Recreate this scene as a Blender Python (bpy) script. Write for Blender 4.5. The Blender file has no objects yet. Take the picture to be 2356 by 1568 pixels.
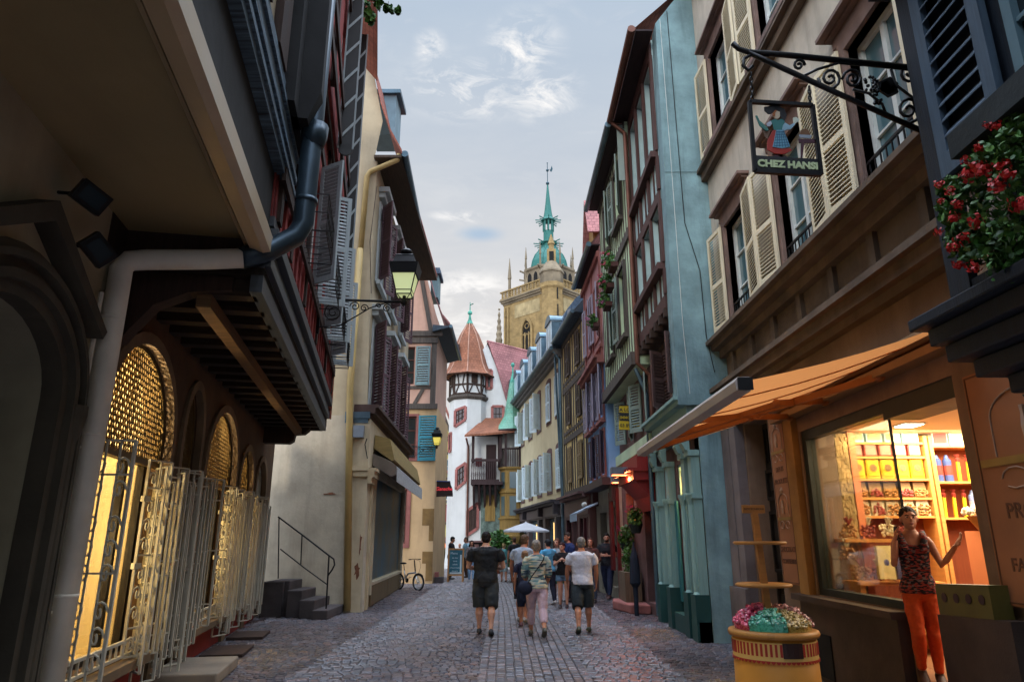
import bpy, bmesh, math, random
from math import radians, sin, cos, pi, hypot, atan2, sqrt
from mathutils import Vector, Matrix
random.seed(7)
SC = bpy.context.scene
COL = SC.collection
# ---------------------------------------------------------------- camera
F, CX, CY, TH, EYE = 1582.0, 1178.0, 784.0, radians(16.1), 1.65
cam_d = bpy.data.cameras.new("camera"); cam = bpy.data.objects.new("camera", cam_d); COL.objects.link(cam)
cam.location = (0, 0, EYE); cam.rotation_euler = (radians(90) + TH, 0, 0)
cam_d.sensor_width = 36; cam_d.lens = 36 * F / 2356; cam_d.clip_start = 0.05; cam_d.clip_end = 2000
SC.camera = cam
# ---------------------------------------------------------------- world: evening sky under thin cloud
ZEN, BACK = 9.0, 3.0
SUN_EL, SUN_AZ = radians(18), radians(205)      # azimuth clockwise from +Y (behind, left of the camera)
W = bpy.data.worlds.new("World"); SC.world = W; W.use_nodes = True
wn, wl = W.node_tree.nodes, W.node_tree.links
wn.clear()
def WN(t, **k):
    n = wn.new(t)
    for a, b in k.items(): setattr(n, a, b)
    return n
w_out = WN('ShaderNodeOutputWorld'); w_bg = WN('ShaderNodeBackground')
sky = WN('ShaderNodeTexSky'); sky.sky_type = 'NISHITA'; sky.sun_disc = False
sky.sun_elevation = SUN_EL; sky.sun_rotation = SUN_AZ
sky.air_density = 1.0; sky.dust_density = 1.5; sky.ozone_density = 2.0
tc = WN('ShaderNodeTexCoord')
def wnoise(scale, det, rough, sx, sy, sz, loc=(0, 0, 0), dist=0):
    mp = WN('ShaderNodeMapping'); mp.inputs['Scale'].default_value = (sx, sy, sz); mp.inputs['Location'].default_value = loc
    nz = WN('ShaderNodeTexNoise'); nz.inputs['Scale'].default_value = scale; nz.inputs['Detail'].default_value = det
    nz.inputs['Roughness'].default_value = rough; nz.inputs['Distortion'].default_value = dist
    wl.new(tc.outputs['Generated'], mp.inputs['Vector']); wl.new(mp.outputs['Vector'], nz.inputs['Vector'])
    return nz.outputs['Fac']
def wramp(sock, stops):
    r = WN('ShaderNodeValToRGB'); e = r.color_ramp.elements
    while len(e) < len(stops): e.new(0.5)
    for i, (p, c) in enumerate(stops): e[i].position = p; e[i].color = c if len(c) == 4 else (*c, 1)
    wl.new(sock, r.inputs['Fac']); return r.outputs['Color']
def wmix(fac, a, b):
    m = WN('ShaderNodeMix', data_type='RGBA')
    (wl.new(fac, m.inputs[0]) if not isinstance(fac, (int, float)) else setattr(m.inputs[0], 'default_value', fac))
    for s, x in ((m.inputs[6], a), (m.inputs[7], b)):
        if isinstance(x, tuple): s.default_value = (*x, 1)
        else: wl.new(x, s)
    return m.outputs[2]
# values below are in the units of the sky texture (background strength 0.1)
g = lambda a: (a, a, a)
cover = wramp(wnoise(2.6, 5, .55, 1, 1, 3.2, (3.1, .4, 1.7), .3), [(.30, g(.86)), (.62, g(1))])
grey = wramp(wnoise(5.0, 6, .6, 1, 1, 4.0, (1.3, 2.2, .2), .5), [(.28, (4.55, 4.5, 4.55)), (.72, (5.3, 5.12, 4.95))])
wisp = wramp(wnoise(7.5, 8, .62, 1, 1, 3.4, (.55, 1.0, 4.3), .9), [(.57, g(0)), (.72, g(.7))])
# two wisps of cloud and low bank: soft masks around directions in the sky
def wdir(u, v):
    a = (u - CX) / F; b = (CY - v) / F
    return Vector((a, cos(TH) - b * sin(TH), sin(TH) + b * cos(TH))).normalized()
def wspot(u, v, rx, rz):
    d = wdir(u, v)
    s = WN('ShaderNodeVectorMath', operation='SUBTRACT'); s.inputs[1].default_value = d; wl.new(tc.outputs['Generated'], s.inputs[0])
    m = WN('ShaderNodeVectorMath', operation='MULTIPLY'); m.inputs[1].default_value = (1 / rx, 1 / rx, 1 / rz); wl.new(s.outputs[0], m.inputs[0])
    l = WN('ShaderNodeVectorMath', operation='LENGTH'); wl.new(m.outputs[0], l.inputs[0])
    r = WN('ShaderNodeMapRange'); r.interpolation_type = 'SMOOTHSTEP'
    r.inputs['From Min'].default_value = 1; r.inputs['From Max'].default_value = 0.1
    wl.new(l.outputs['Value'], r.inputs['Value']); return r.outputs['Result']
def wmath(op, a, b):
    n = WN('ShaderNodeMath', operation=op)
    for i, x in enumerate((a, b)):
        if isinstance(x, (int, float)): n.inputs[i].default_value = x
        else: wl.new(x, n.inputs[i])
    return n.outputs[0]
wisp2 = wramp(wnoise(16, 9, .66, 1, 1, 2.6, (2.0, .3, .9), .6), [(.44, g(0)), (.64, g(1))])
spots = None
for a in ((1070, 205, .115, .05), (1245, 218, .075, .045), (1205, 115, .07, .06), (1075, 660, .10, .035), (1070, 770, .14, .05), (1060, 500, .06, .012), (990, 110, .03, .03)):
    s = wspot(*a); spots = s if spots is None else wmath('MAXIMUM', spots, s)
spots = wmath('MULTIPLY', spots, wisp2)
blue = wspot(1105, 538, .045, .014)
sepz = WN('ShaderNodeSeparateXYZ'); wl.new(tc.outputs['Generated'], sepz.inputs[0])
base = wmix(cover, sky.outputs['Color'], grey)
base = wmix(wramp(sepz.outputs['Z'], [(.30, g(0)), (.72, g(.85))]), base, (2.75, 3.6, 4.65))
base = wmix(wmath('MULTIPLY', wisp, .25), base, (5.6, 5.6, 5.6))
base = wmix(wmath('MULTIPLY', blue, .75), base, (2.5, 3.5, 4.7))
base = wmix(wmath('MULTIPLY', spots, .95), base, (6.8, 6.65, 6.5))
# extra sky gain overhead and behind the camera, added to brighten the street
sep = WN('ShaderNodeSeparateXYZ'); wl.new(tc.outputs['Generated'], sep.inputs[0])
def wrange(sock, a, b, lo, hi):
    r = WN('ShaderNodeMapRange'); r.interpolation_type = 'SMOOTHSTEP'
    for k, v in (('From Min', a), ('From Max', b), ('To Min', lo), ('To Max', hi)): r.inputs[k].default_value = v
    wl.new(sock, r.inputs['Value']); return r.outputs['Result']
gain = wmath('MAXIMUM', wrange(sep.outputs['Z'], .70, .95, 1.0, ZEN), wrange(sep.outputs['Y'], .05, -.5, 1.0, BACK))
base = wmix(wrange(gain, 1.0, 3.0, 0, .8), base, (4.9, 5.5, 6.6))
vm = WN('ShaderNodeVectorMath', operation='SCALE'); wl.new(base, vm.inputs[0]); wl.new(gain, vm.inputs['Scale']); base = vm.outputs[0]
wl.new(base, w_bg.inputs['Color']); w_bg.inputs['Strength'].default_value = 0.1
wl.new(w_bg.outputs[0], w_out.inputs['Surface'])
# ---------------------------------------------------------------- sun, veiled by cloud
sd = bpy.data.lights.new("sun", 'SUN'); so = bpy.data.objects.new("sun", sd); COL.objects.link(so)
sd.energy = 0.7; sd.angle = radians(14); sd.color = (1.0, 0.9, 0.76)
_d = Vector((sin(SUN_AZ) * cos(SUN_EL), cos(SUN_AZ) * cos(SUN_EL), sin(SUN_EL)))
so.rotation_euler = _d.to_track_quat('Z', 'Y').to_euler()
SC.view_settings.view_transform = 'Standard'; SC.view_settings.look = 'None'
SC.view_settings.exposure = 0.62; SC.view_settings.gamma = 1.0; SC.view_settings.use_curve_mapping = False
SC.render.engine = 'CYCLES'
SC.cycles.max_bounces = 6; SC.cycles.diffuse_bounces = 4; SC.cycles.glossy_bounces = 3; SC.cycles.transparent_max_bounces = 12
SC.cycles.sample_clamp_indirect = 4.0; SC.cycles.use_denoising = True

# ---------------------------------------------------------------- pixel -> point on a known plane
def ray(u, v):
    a = (u - CX) / F; b = (CY - v) / F
    return Vector((a, cos(TH) - b * sin(TH), sin(TH) + b * cos(TH)))
def at_x(u, v, X): r = ray(u, v); return Vector((0, 0, EYE)) + r * (X / r.x)
def at_y(u, v, Y): r = ray(u, v); return Vector((0, 0, EYE)) + r * (Y / r.y)
def at_z(u, v, Z): r = ray(u, v); return Vector((0, 0, EYE)) + r * ((Z - EYE) / r.z)

# ---------------------------------------------------------------- materials
def lin(c): return c / 12.92 if c <= .04045 else ((c + .055) / 1.055) ** 2.4
def hexc(h):
    h = h.lstrip('#'); return tuple(lin(int(h[i:i + 2], 16) / 255) for i in (0, 2, 4))
MATS = {}
def mat(name, col, rough=.85, var=.18, scale=1.6, bump=.25, bscale=30, kind='plaster', metal=0, col2=None, spec=.3, stain=0):
    """Procedural material; UVs are metres on each face, object coordinates are metres in the thing."""
    if name in MATS: return MATS[name]
    m = bpy.data.materials.new(name); m.use_nodes = True; MATS[name] = m
    N, L = m.node_tree.nodes, m.node_tree.links
    b = N['Principled BSDF']; b.inputs['Roughness'].default_value = rough; b.inputs['Metallic'].default_value = metal
    b.inputs['Specular IOR Level'].default_value = spec
    c = hexc(col) if isinstance(col, str) else col
    c2 = (hexc(col2) if isinstance(col2, str) else col2) if col2 else tuple(x * (1 - var * 1.6) for x in c)
    t = N.new('ShaderNodeTexCoord')
    def noise(sc, det, src='Object', mscale=None, rough_=.55):
        n = N.new('ShaderNodeTexNoise'); n.inputs['Scale'].default_value = sc; n.inputs['Detail'].default_value = det; n.inputs['Roughness'].default_value = rough_
        if mscale:
            mp = N.new('ShaderNodeMapping'); mp.inputs['Scale'].default_value = mscale
            L.new(t.outputs[src], mp.inputs['Vector']); L.new(mp.outputs['Vector'], n.inputs['Vector'])
        else: L.new(t.outputs[src], n.inputs['Vector'])
        return n.outputs['Fac']
    def ramp(s, p0, p1, a, bb):
        r = N.new('ShaderNodeValToRGB'); e = r.color_ramp.elements
        e[0].position = p0; e[0].color = (*a, 1); e[1].position = p1; e[1].color = (*bb, 1); L.new(s, r.inputs['Fac']); return r.outputs['Color']
    def mixc(f, a, bb, mode='MIX'):
        x = N.new('ShaderNodeMix'); x.data_type = 'RGBA'; x.blend_type = mode
        if isinstance(f, (int, float)): x.inputs[0].default_value = f
        else: L.new(f, x.inputs[0])
        for s, v in ((x.inputs[6], a), (x.inputs[7], bb)):
            if isinstance(v, tuple): s.default_value = (*v, 1)
            else: L.new(v, s)
        return x.outputs[2]
    def bumpn(h, st, dist, prev=None):
        bn = N.new('ShaderNodeBump'); bn.inputs['Strength'].default_value = st; bn.inputs['Distance'].default_value = dist
        L.new(h, bn.inputs['Height'])
        if prev: L.new(prev, bn.inputs['Normal'])
        return bn.outputs['Normal']
    hi = tuple(min(1, x * (1 + var * .5)) for x in c)
    if kind == 'wood':
        f = noise(scale, 6, 'UV', (14, .9, 1), .6); colr = ramp(f, .3, .72, c2, hi)
        f2 = noise(bscale * .25, 5, 'UV', (9, .5, 1), .65); nrm = bumpn(f2, bump, .01)
    elif kind == 'woodh':                                   # grain along the horizontal
        f = noise(scale, 6, 'UV', (.9, 14, 1), .6); colr = ramp(f, .3, .72, c2, hi)
        f2 = noise(bscale * .25, 5, 'UV', (.5, 9, 1), .65); nrm = bumpn(f2, bump, .01)
    elif kind in ('tile', 'slate', 'blocks'):
        br = N.new('ShaderNodeTexBrick')
        mp = N.new('ShaderNodeMapping'); L.new(t.outputs['UV'], mp.inputs['Vector'])
        d = N.new('ShaderNodeTexNoise'); d.inputs['Scale'].default_value = 2.5; L.new(mp.outputs['Vector'], d.inputs['Vector'])
        ad = N.new('ShaderNodeMixRGB'); ad.blend_type = 'LINEAR_LIGHT'; ad.inputs[0].default_value = .02 if kind != 'blocks' else .01
        L.new(mp.outputs['Vector'], ad.inputs[1]); L.new(d.outputs['Color'], ad.inputs[2]); L.new(ad.outputs[0], br.inputs['Vector'])
        if kind == 'blocks': w, h, ms = .62, .33, .012
        else: w, h, ms = scale * .17, scale * .15, .012 * scale
        br.inputs['Scale'].default_value = 1; br.inputs['Brick Width'].default_value = w; br.inputs['Row Height'].default_value = h
        br.inputs['Mortar Size'].default_value = ms; br.inputs['Mortar Smooth'].default_value = .4; br.inputs['Bias'].default_value = -.1
        br.inputs['Color1'].default_value = (*hi, 1); br.inputs['Color2'].default_value = (*c2, 1)
        br.inputs['Mortar'].default_value = (*(x * (.45 if kind != 'blocks' else .75) for x in c2), 1)
        f = noise(.9, 5); colr = mixc(.55, br.outputs['Color'], ramp(f, .3, .7, tuple(x * .55 for x in c), tuple(min(1, x * 1.3) for x in c)), 'MIX')
        inv = N.new('ShaderNodeMath'); inv.operation = 'SUBTRACT'; inv.inputs[0].default_value = 1; L.new(br.outputs['Fac'], inv.inputs[1])
        nrm = bumpn(inv.outputs[0], .8 if kind != 'blocks' else .35, .03 * (scale if kind != 'blocks' else .5))
        nrm = bumpn(noise(bscale, 4), bump, .01, nrm)
    elif kind == 'fabric':
        f = noise(scale * 6, 4); colr = ramp(f, .3, .7, c2, hi); nrm = bumpn(noise(bscale * 8, 2), bump, .003)
    else:
        f = noise(scale, 7, rough_=.6); colr = ramp(f, .32, .68, c2, hi)
        nrm = bumpn(noise(bscale, 5, rough_=.65), bump, .012)
        nrm = bumpn(noise(scale * 1.2, 3), bump * .6, .08, nrm)
    if stain:
        sf = noise(1.1, 6, 'UV', (3.2, .35, 1), .65)
        colr = mixc(ramp(sf, .50, .75, (0, 0, 0), (stain, stain, stain)), colr, tuple(x * .38 for x in c))
        sf2 = noise(.55, 7, 'Object', None, .7)
        colr = mixc(ramp(sf2, .54, .60, (0, 0, 0), (stain * .6,) * 3), colr, tuple(x * .62 for x in c))
    L.new(colr, b.inputs['Base Color']); L.new(nrm, b.inputs['Normal'])
    rr = N.new('ShaderNodeMapRange'); rr.inputs['To Min'].default_value = max(.05, rough - .12); rr.inputs['To Max'].default_value = min(1, rough + .12)
    L.new(f, rr.inputs['Value']); L.new(rr.outputs[0], b.inputs['Roughness'])
    return m
def plain(name, col, rough=.6, metal=0, spec=.4): return mat(name, col, rough, .12, 4, .08, 60, 'plaster', metal, None, spec)
def emit(name, col, st):
    if name in MATS: return MATS[name]
    m = bpy.data.materials.new(name); m.use_nodes = True; MATS[name] = m
    b = m.node_tree.nodes['Principled BSDF']; c = hexc(col)
    b.inputs['Base Color'].default_value = (*c, 1); b.inputs['Emission Color'].default_value = (*c, 1); b.inputs['Emission Strength'].default_value = st
    return m
def glass_clear(name, tint='ffffff', refl=.5):
    if name in MATS: return MATS[name]
    m = bpy.data.materials.new(name); m.use_nodes = True; MATS[name] = m
    N, L = m.node_tree.nodes, m.node_tree.links; N.remove(N['Principled BSDF'])
    o = N['Material Output']; tr = N.new('ShaderNodeBsdfTransparent'); tr.inputs[0].default_value = (*hexc(tint), 1)
    gl = N.new('ShaderNodeBsdfGlossy'); gl.inputs['Roughness'].default_value = .03; fr = N.new('ShaderNodeFresnel'); fr.inputs[0].default_value = 1.45
    mu = N.new('ShaderNodeMath'); mu.operation = 'MULTIPLY'; mu.inputs[1].default_value = refl; L.new(fr.outputs[0], mu.inputs[0])
    mx = N.new('ShaderNodeMixShader'); L.new(mu.outputs[0], mx.inputs[0]); L.new(tr.outputs[0], mx.inputs[1]); L.new(gl.outputs[0], mx.inputs[2]); L.new(mx.outputs[0], o.inputs['Surface'])
    return m
def pane_mat(name, col='1a2226', rough=.06):                 # window glass before a dark room
    if name in MATS: return MATS[name]
    m = bpy.data.materials.new(name); m.use_nodes = True; MATS[name] = m
    N, L = m.node_tree.nodes, m.node_tree.links
    b = N['Principled BSDF']; b.inputs['Base Color'].default_value = (*hexc(col), 1); b.inputs['Roughness'].default_value = rough; b.inputs['Specular IOR Level'].default_value = .8
    t = N.new('ShaderNodeTexCoord'); n = N.new('ShaderNodeTexNoise'); n.inputs['Scale'].default_value = 1.5; L.new(t.outputs['Object'], n.inputs['Vector'])
    bn = N.new('ShaderNodeBump'); bn.inputs['Strength'].default_value = .15; bn.inputs['Distance'].default_value = .02; L.new(n.outputs['Fac'], bn.inputs['Height']); L.new(bn.outputs['Normal'], b.inputs['Normal'])
    return m

# ---------------------------------------------------------------- mesh builder
Z = Vector((0, 0, 1))
class MB:
    def __init__(s): s.v = []; s.f = []; s.mi = []; s.m = 0
    def face(s, pts):
        i = len(s.v); s.v += [Vector(p) for p in pts]; s.f.append(list(range(i, i + len(pts)))); s.mi.append(s.m)
    def hexa(s, c):                                          # 8 corners: bottom ring 0-3, top ring 4-7
        i = len(s.v); s.v += [Vector(p) for p in c]
        for q in ((3, 2, 1, 0), (4, 5, 6, 7), (0, 1, 5, 4), (1, 2, 6, 5), (2, 3, 7, 6), (3, 0, 4, 7)):
            s.f.append([i + k for k in q]); s.mi.append(s.m)
    def obox(s, o, a, b, c):
        o, a, b, c = map(Vector, (o, a, b, c)); s.hexa([o, o + a, o + a + b, o + b, o + c, o + a + c, o + a + b + c, o + b + c])
    def box(s, x0, x1, y0, y1, z0, z1): s.obox((x0, y0, z0), (x1 - x0, 0, 0), (0, y1 - y0, 0), (0, 0, z1 - z0))
    def beam(s, p, q, w, d, up=None):                         # rectangular bar p->q, w along side, d along up
        p, q = Vector(p), Vector(q); e = (q - p).normalized(); up = Vector(up) if up is not None else (Z if abs(e.z) < .95 else Vector((0, 1, 0)))
        sd_ = e.cross(up).normalized(); up = sd_.cross(e)
        s.obox(p - sd_ * w / 2 - up * d / 2, q - p, sd_ * w, up * d)
    def prism(s, pts, ext):
        pts = [Vector(p) for p in pts]; ext = Vector(ext); i = len(s.v); n = len(pts); s.v += pts + [p + ext for p in pts]
        s.f.append([i + k for k in range(n)][::-1]); s.f.append([i + n + k for k in range(n)]); s.mi += [s.m, s.m]
        for k in range(n): s.f.append([i + k, i + (k + 1) % n, i + n + (k + 1) % n, i + n + k]); s.mi.append(s.m)
    def rings(s, rs, cap=True, closed=False):
        i = len(s.v); n = len(rs[0])
        for r in rs: s.v += [Vector(p) for p in r]
        m = len(rs)
        for a in range(m if closed else m - 1):
            b = (a + 1) % m
            for k in range(n): s.f.append([i + a * n + k, i + a * n + (k + 1) % n, i + b * n + (k + 1) % n, i + b * n + k]); s.mi.append(s.m)
        if cap and not closed:
            s.f.append([i + k for k in range(n)][::-1]); s.f.append([i + (m - 1) * n + k for k in range(n)]); s.mi += [s.m, s.m]
    def tube(s, path, r, seg=8, cap=True, closed=False):
        P = [Vector(p) for p in path]; n = len(P); rs = []; up = None
        for k in range(n):
            if closed: e = P[(k + 1) % n] - P[k - 1]
            else: e = (P[min(k + 1, n - 1)] - P[max(k - 1, 0)])
            e.normalize()
            if up is None: up = Z if abs(e.z) < .9 else Vector((1, 0, 0))
            a = e.cross(up)
            if a.length < 1e-4: a = e.orthogonal()
            a.normalize(); b = a.cross(e); up = b
            rr = r[k] if isinstance(r, (list, tuple)) else r
            rs.append([P[k] + a * cos(2 * pi * j / seg) * rr + b * sin(2 * pi * j / seg) * rr for j in range(seg)])
        s.rings(rs, cap, closed)
    def lathe(s, prof, c=(0, 0, 0), seg=16, axis=None, cap=True):
        c = Vector(c); ax = Vector(axis).normalized() if axis else Z; a = ax.orthogonal().normalized(); b = ax.cross(a)
        s.rings([[c + ax * h + (a * cos(2 * pi * j / seg) + b * sin(2 * pi * j / seg)) * max(r, 1e-4) for j in range(seg)] for r, h in prof], cap)
    def ball(s, c, rx, ry=None, rz=None, seg=10, rg=7, rot=None):
        ry = rx if ry is None else ry; rz = rx if rz is None else rz; c = Vector(c)
        rs = []
        for a in range(rg + 1):
            t = -pi / 2 + pi * a / rg; r = max(cos(t), 1e-3)
            ring = [Vector((cos(2 * pi * j / seg) * r * rx, sin(2 * pi * j / seg) * r * ry, sin(t) * rz)) for j in range(seg)]
            if rot is not None: ring = [rot @ p for p in ring]
            rs.append([c + p for p in ring])
        s.rings(rs, True)
    def add(s, o):
        i = len(s.v); s.v += o.v; s.f += [[k + i for k in f] for f in o.f]; s.mi += o.mi
        return s
OFF = {}
WHOLE = {'foliage', 'flowers', 'sweets', 'biscuits', 'chalk', 'bow', 'stem', 'flower_head', 'window', 'street_wall', 'wall', 'gable_wall', 'roof'}
def pieces(mb):
    """Sort the builder's loose islands into pieces that stand well apart from each other."""
    par = list(range(len(mb.v)))
    def root(i):
        while par[i] != i: par[i] = par[par[i]]; i = par[i]
        return i
    for f in mb.f:
        r = root(f[0])
        for k in f[1:]: par[root(k)] = r
    isl = {}
    for i, f in enumerate(mb.f): isl.setdefault(root(f[0]), []).append(i)
    if not 2 <= len(isl) <= 70: return None
    bb = []
    for fs in isl.values():
        P = [mb.v[k] for i in fs for k in mb.f[i]]; lo = [min(p[a] for p in P) for a in range(3)]; hi = [max(p[a] for p in P) for a in range(3)]; bb.append((lo, hi, max(h - l for l, h in zip(lo, hi)), fs))
    g = list(range(len(bb)))
    def top(i):
        while g[i] != i: i = g[i]
        return i
    for i in range(len(bb)):
        for j in range(i):
            d = sqrt(sum(max(0, bb[i][0][a] - bb[j][1][a], bb[j][0][a] - bb[i][1][a]) ** 2 for a in range(3)))
            if d <= max(.02, .5 * max(bb[i][2], bb[j][2])): g[top(i)] = top(j)
    out = {}
    for i in range(len(bb)): out.setdefault(top(i), []).extend(bb[i][3])
    return list(out.values()) if 2 <= len(out) <= 40 else None
def obj(name, mb, mats, parent=None, smooth=False, bevel=0):
    if parent and name not in WHOLE:
        ps = pieces(mb)
        if ps:
            r = []
            for fs in ps:
                m = MB(); ids = {}
                for i in fs:
                    q = []
                    for k in mb.f[i]:
                        if k not in ids: ids[k] = len(m.v); m.v.append(mb.v[k])
                        q.append(ids[k])
                    m.f.append(q); m.mi.append(mb.mi[i])
                r.append(obj1(name, m, mats, parent, smooth, bevel))
            return r[0]
    return obj1(name, mb, mats, parent, smooth, bevel)
def obj1(name, mb, mats, parent=None, smooth=False, bevel=0):
    me = bpy.data.meshes.new(name); off = OFF.get(parent.name, Vector()) if parent else Vector()
    me.from_pydata([tuple(p - off) for p in mb.v], [], mb.f)
    if not isinstance(mats, (list, tuple)): mats = [mats]
    for m in mats: me.materials.append(m)
    if len(mats) > 1: me.polygons.foreach_set('material_index', mb.mi)
    me.update()
    uv = me.uv_layers.new(name='UVMap'); vs = me.vertices; data = uv.data
    for p in me.polygons:
        n = p.normal
        if abs(n.z) < .97: u = Z.cross(n).normalized()
        else: u = Vector((1, 0, 0))
        w = n.cross(u)
        for li, vi in zip(p.loop_indices, p.vertices):
            co = vs[vi].co + off; data[li].uv = (co.dot(u), co.dot(w))
    if smooth: me.polygons.foreach_set('use_smooth', [True] * len(me.polygons))
    bm = bmesh.new(); bm.from_mesh(me); bmesh.ops.recalc_face_normals(bm, faces=bm.faces); bm.to_mesh(me); bm.free()
    o = bpy.data.objects.new(name, me); COL.objects.link(o)
    if parent: o.parent = parent; OFF[o.name] = off
    if bevel:
        bv = o.modifiers.new('bevel', 'BEVEL'); bv.width = bevel; bv.segments = 2; bv.limit_method = 'ANGLE'; bv.angle_limit = radians(40)
    return o
def tag(o, label, cat, group=None, kind=None):
    o['label'] = label; o['category'] = cat
    if group: o['group'] = group
    if kind: o['kind'] = kind
    return o
def thing(name, label, cat, loc=(0, 0, 0), rz=0, group=None, world=True):
    """Empty at the thing's base. world=True: its parts are given in world coordinates."""
    o = bpy.data.objects.new(name, None); COL.objects.link(o); o.location = loc; o.rotation_euler = (0, 0, rz); o.empty_display_size = .2
    OFF[o.name] = Vector(loc) if world else Vector()
    return tag(o, label, cat, group)
def dup(o, parent=None):
    c = o.copy(); COL.objects.link(c); c.parent = parent; OFF[c.name] = OFF.get(o.name, Vector())
    for ch in list(o.children): dup(ch, c)
    return c
def struct(name, mb, m): o = obj(name, mb, m); o['kind'] = 'structure'; return o

# ---------------------------------------------------------------- facades: s along the wall, z up, n out of the wall
class Fac:
    def __init__(s, p0, p1, toward=(0, 0)):
        s.p = Vector((p0[0], p0[1], 0)); d = Vector((p1[0] - p0[0], p1[1] - p0[1], 0)); s.len = d.length; s.e = d.normalized()
        s.n = Vector((s.e.y, -s.e.x, 0))
        if s.n.dot(Vector((toward[0], toward[1], 0)) - s.p) < 0: s.n = -s.n
    def pt(s, a, z, n=0): return s.p + s.e * a + Z * z + s.n * n
    def box(s, mb, s0, s1, z0, z1, n0, n1): mb.obox(s.pt(s0, z0, n0), s.e * (s1 - s0), s.n * (n1 - n0), Z * (z1 - z0))
    def bar(s, mb, a, b, w, d, n): mb.beam(s.pt(a[0], a[1], n), s.pt(b[0], b[1], n), w, d, s.n)     # w in the wall plane, d out of it
    def rect(s, mb, s0, s1, z0, z1, w, n0, n1):              # picture-frame of bars around an opening
        s.box(mb, s0 - w, s0, z0 - w, z1 + w, n0, n1); s.box(mb, s1, s1 + w, z0 - w, z1 + w, n0, n1)
        s.box(mb, s0, s1, z1, z1 + w, n0, n1); s.box(mb, s0, s1, z0 - w, z0, n0, n1)
    def wall(s, mb, s0, s1, z0, z1, holes=(), depth=.25, n=0, back=.4, skip=None):
        S = sorted({s0, s1, *[min(max(h[k], s0), s1) for h in holes for k in (0, 1)]}); ZZ = sorted({z0, z1, *[min(max(h[k], z0), z1) for h in holes for k in (2, 3)]})
        for a in range(len(S) - 1):
            for b in range(len(ZZ) - 1):
                cs, cz = (S[a] + S[a + 1]) / 2, (ZZ[b] + ZZ[b + 1]) / 2
                if any(h[0] < cs < h[1] and h[2] < cz < h[3] for h in holes): continue
                mb.face([s.pt(S[a], ZZ[b], n), s.pt(S[a + 1], ZZ[b], n), s.pt(S[a + 1], ZZ[b + 1], n), s.pt(S[a], ZZ[b + 1], n)])
        for h in holes:
            a, b, c, d = h[:4]
            for q in (((a, c), (b, c)), ((b, c), (b, d)), ((b, d), (a, d)), ((a, d), (a, c))):
                if skip is not None and q[0][0] == q[1][0] == skip: continue
                mb.face([s.pt(*q[0], n), s.pt(*q[1], n), s.pt(*q[1], n - depth), s.pt(*q[0], n - depth)])
        if back:
            m = n - back
            mb.face([s.pt(s0, z0, m), s.pt(s1, z0, m), s.pt(s1, z1, m), s.pt(s0, z1, m)])
            for q in (((s0, z0), (s0, z1)), ((s1, z0), (s1, z1)), ((s0, z1), (s1, z1)), ((s0, z0), (s1, z0))):
                mb.face([s.pt(*q[0], n), s.pt(*q[1], n), s.pt(*q[1], m), s.pt(*q[0], m)])
def window(fc, s0, s1, z0, z1, fm, pm, parent, n=-.16, nx=2, nz=3, w=.06, bar=.028):
    f = MB(); fc.rect(f, s0 + w, s1 - w, z0 + w, z1 - w, w, n - .05, n + .02)
    for k in range(1, nx):
        a = s0 + (s1 - s0) * k / nx; fc.box(f, a - (w if nx == 2 else bar) / 2, a + (w if nx == 2 else bar) / 2, z0 + w, z1 - w, n - .045, n + .012)
    for k in range(1, nz):
        a = z0 + (z1 - z0) * k / nz; fc.box(f, s0 + w, s1 - w, a - bar / 2, a + bar / 2, n - .043, n + .006)
    o = obj('window', f, fm, parent)
    p = MB(); fc.box(p, s0 + .02, s1 - .02, z0 + .02, z1 - .02, n - .034, n - .026); obj('pane', p, pm, o)
    return o
def shutter(fc, sh, z0, z1, wd, ang, m, parent, n=.04, side=1, rails=(.5,), pitch=.062, st=.07, th=.035, solid=False):
    """Louvred leaf hinged at s=sh, opening away from the window in direction side; ang 0 = flat against the wall, 180 = closed."""
    a = radians(ang); dirv = fc.e * (side * cos(a)) + fc.n * sin(a); nv = (fc.n * cos(a) - fc.e * (side * sin(a)))
    o0 = fc.pt(sh, z0, n); h = z1 - z0; mb = MB()
    def bx(a0, a1, b0, b1, c0, c1): mb.obox(o0 + dirv * a0 + Z * b0 + nv * c0, dirv * (a1 - a0), nv * (c1 - c0), Z * (b1 - b0))
    bx(0, st, 0, h, 0, th); bx(wd - st, wd, 0, h, 0, th); bx(st, wd - st, 0, st * 1.3, 0, th); bx(st, wd - st, h - st, h, 0, th)
    cuts = [st * 1.3] + [h * r for r in rails] + [h - st]
    for r in rails: bx(st, wd - st, h * r - st / 2, h * r + st / 2, 0, th)
    for i in range(len(cuts) - 1):
        lo, hi = cuts[i] + (st / 2 if i else 0), cuts[i + 1] - (st / 2 if i < len(cuts) - 2 else 0)
        if solid: bx(st, wd - st, lo, hi, .008, th - .008); continue
        k = max(1, int((hi - lo) / pitch)); p = (hi - lo) / k
        for j in range(k):
            zz = lo + j * p
            mb.hexa([o0 + dirv * x + Z * (zz + dz) + nv * c for dz, cs in ((0, (th * 1.0, .004)), (.012, (th * 1.0, .004))) for x, c, dz in
                     ((st, th * 1.0, dz), (wd - st, th * 1.0, dz), (wd - st, .004, dz + p * .55), (st, .004, dz + p * .55))])
    return obj('shutter', mb, m, parent)
def gutter(mb, p, q, r=.08, seg=8): mb.tube([p, q], r, seg)
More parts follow.
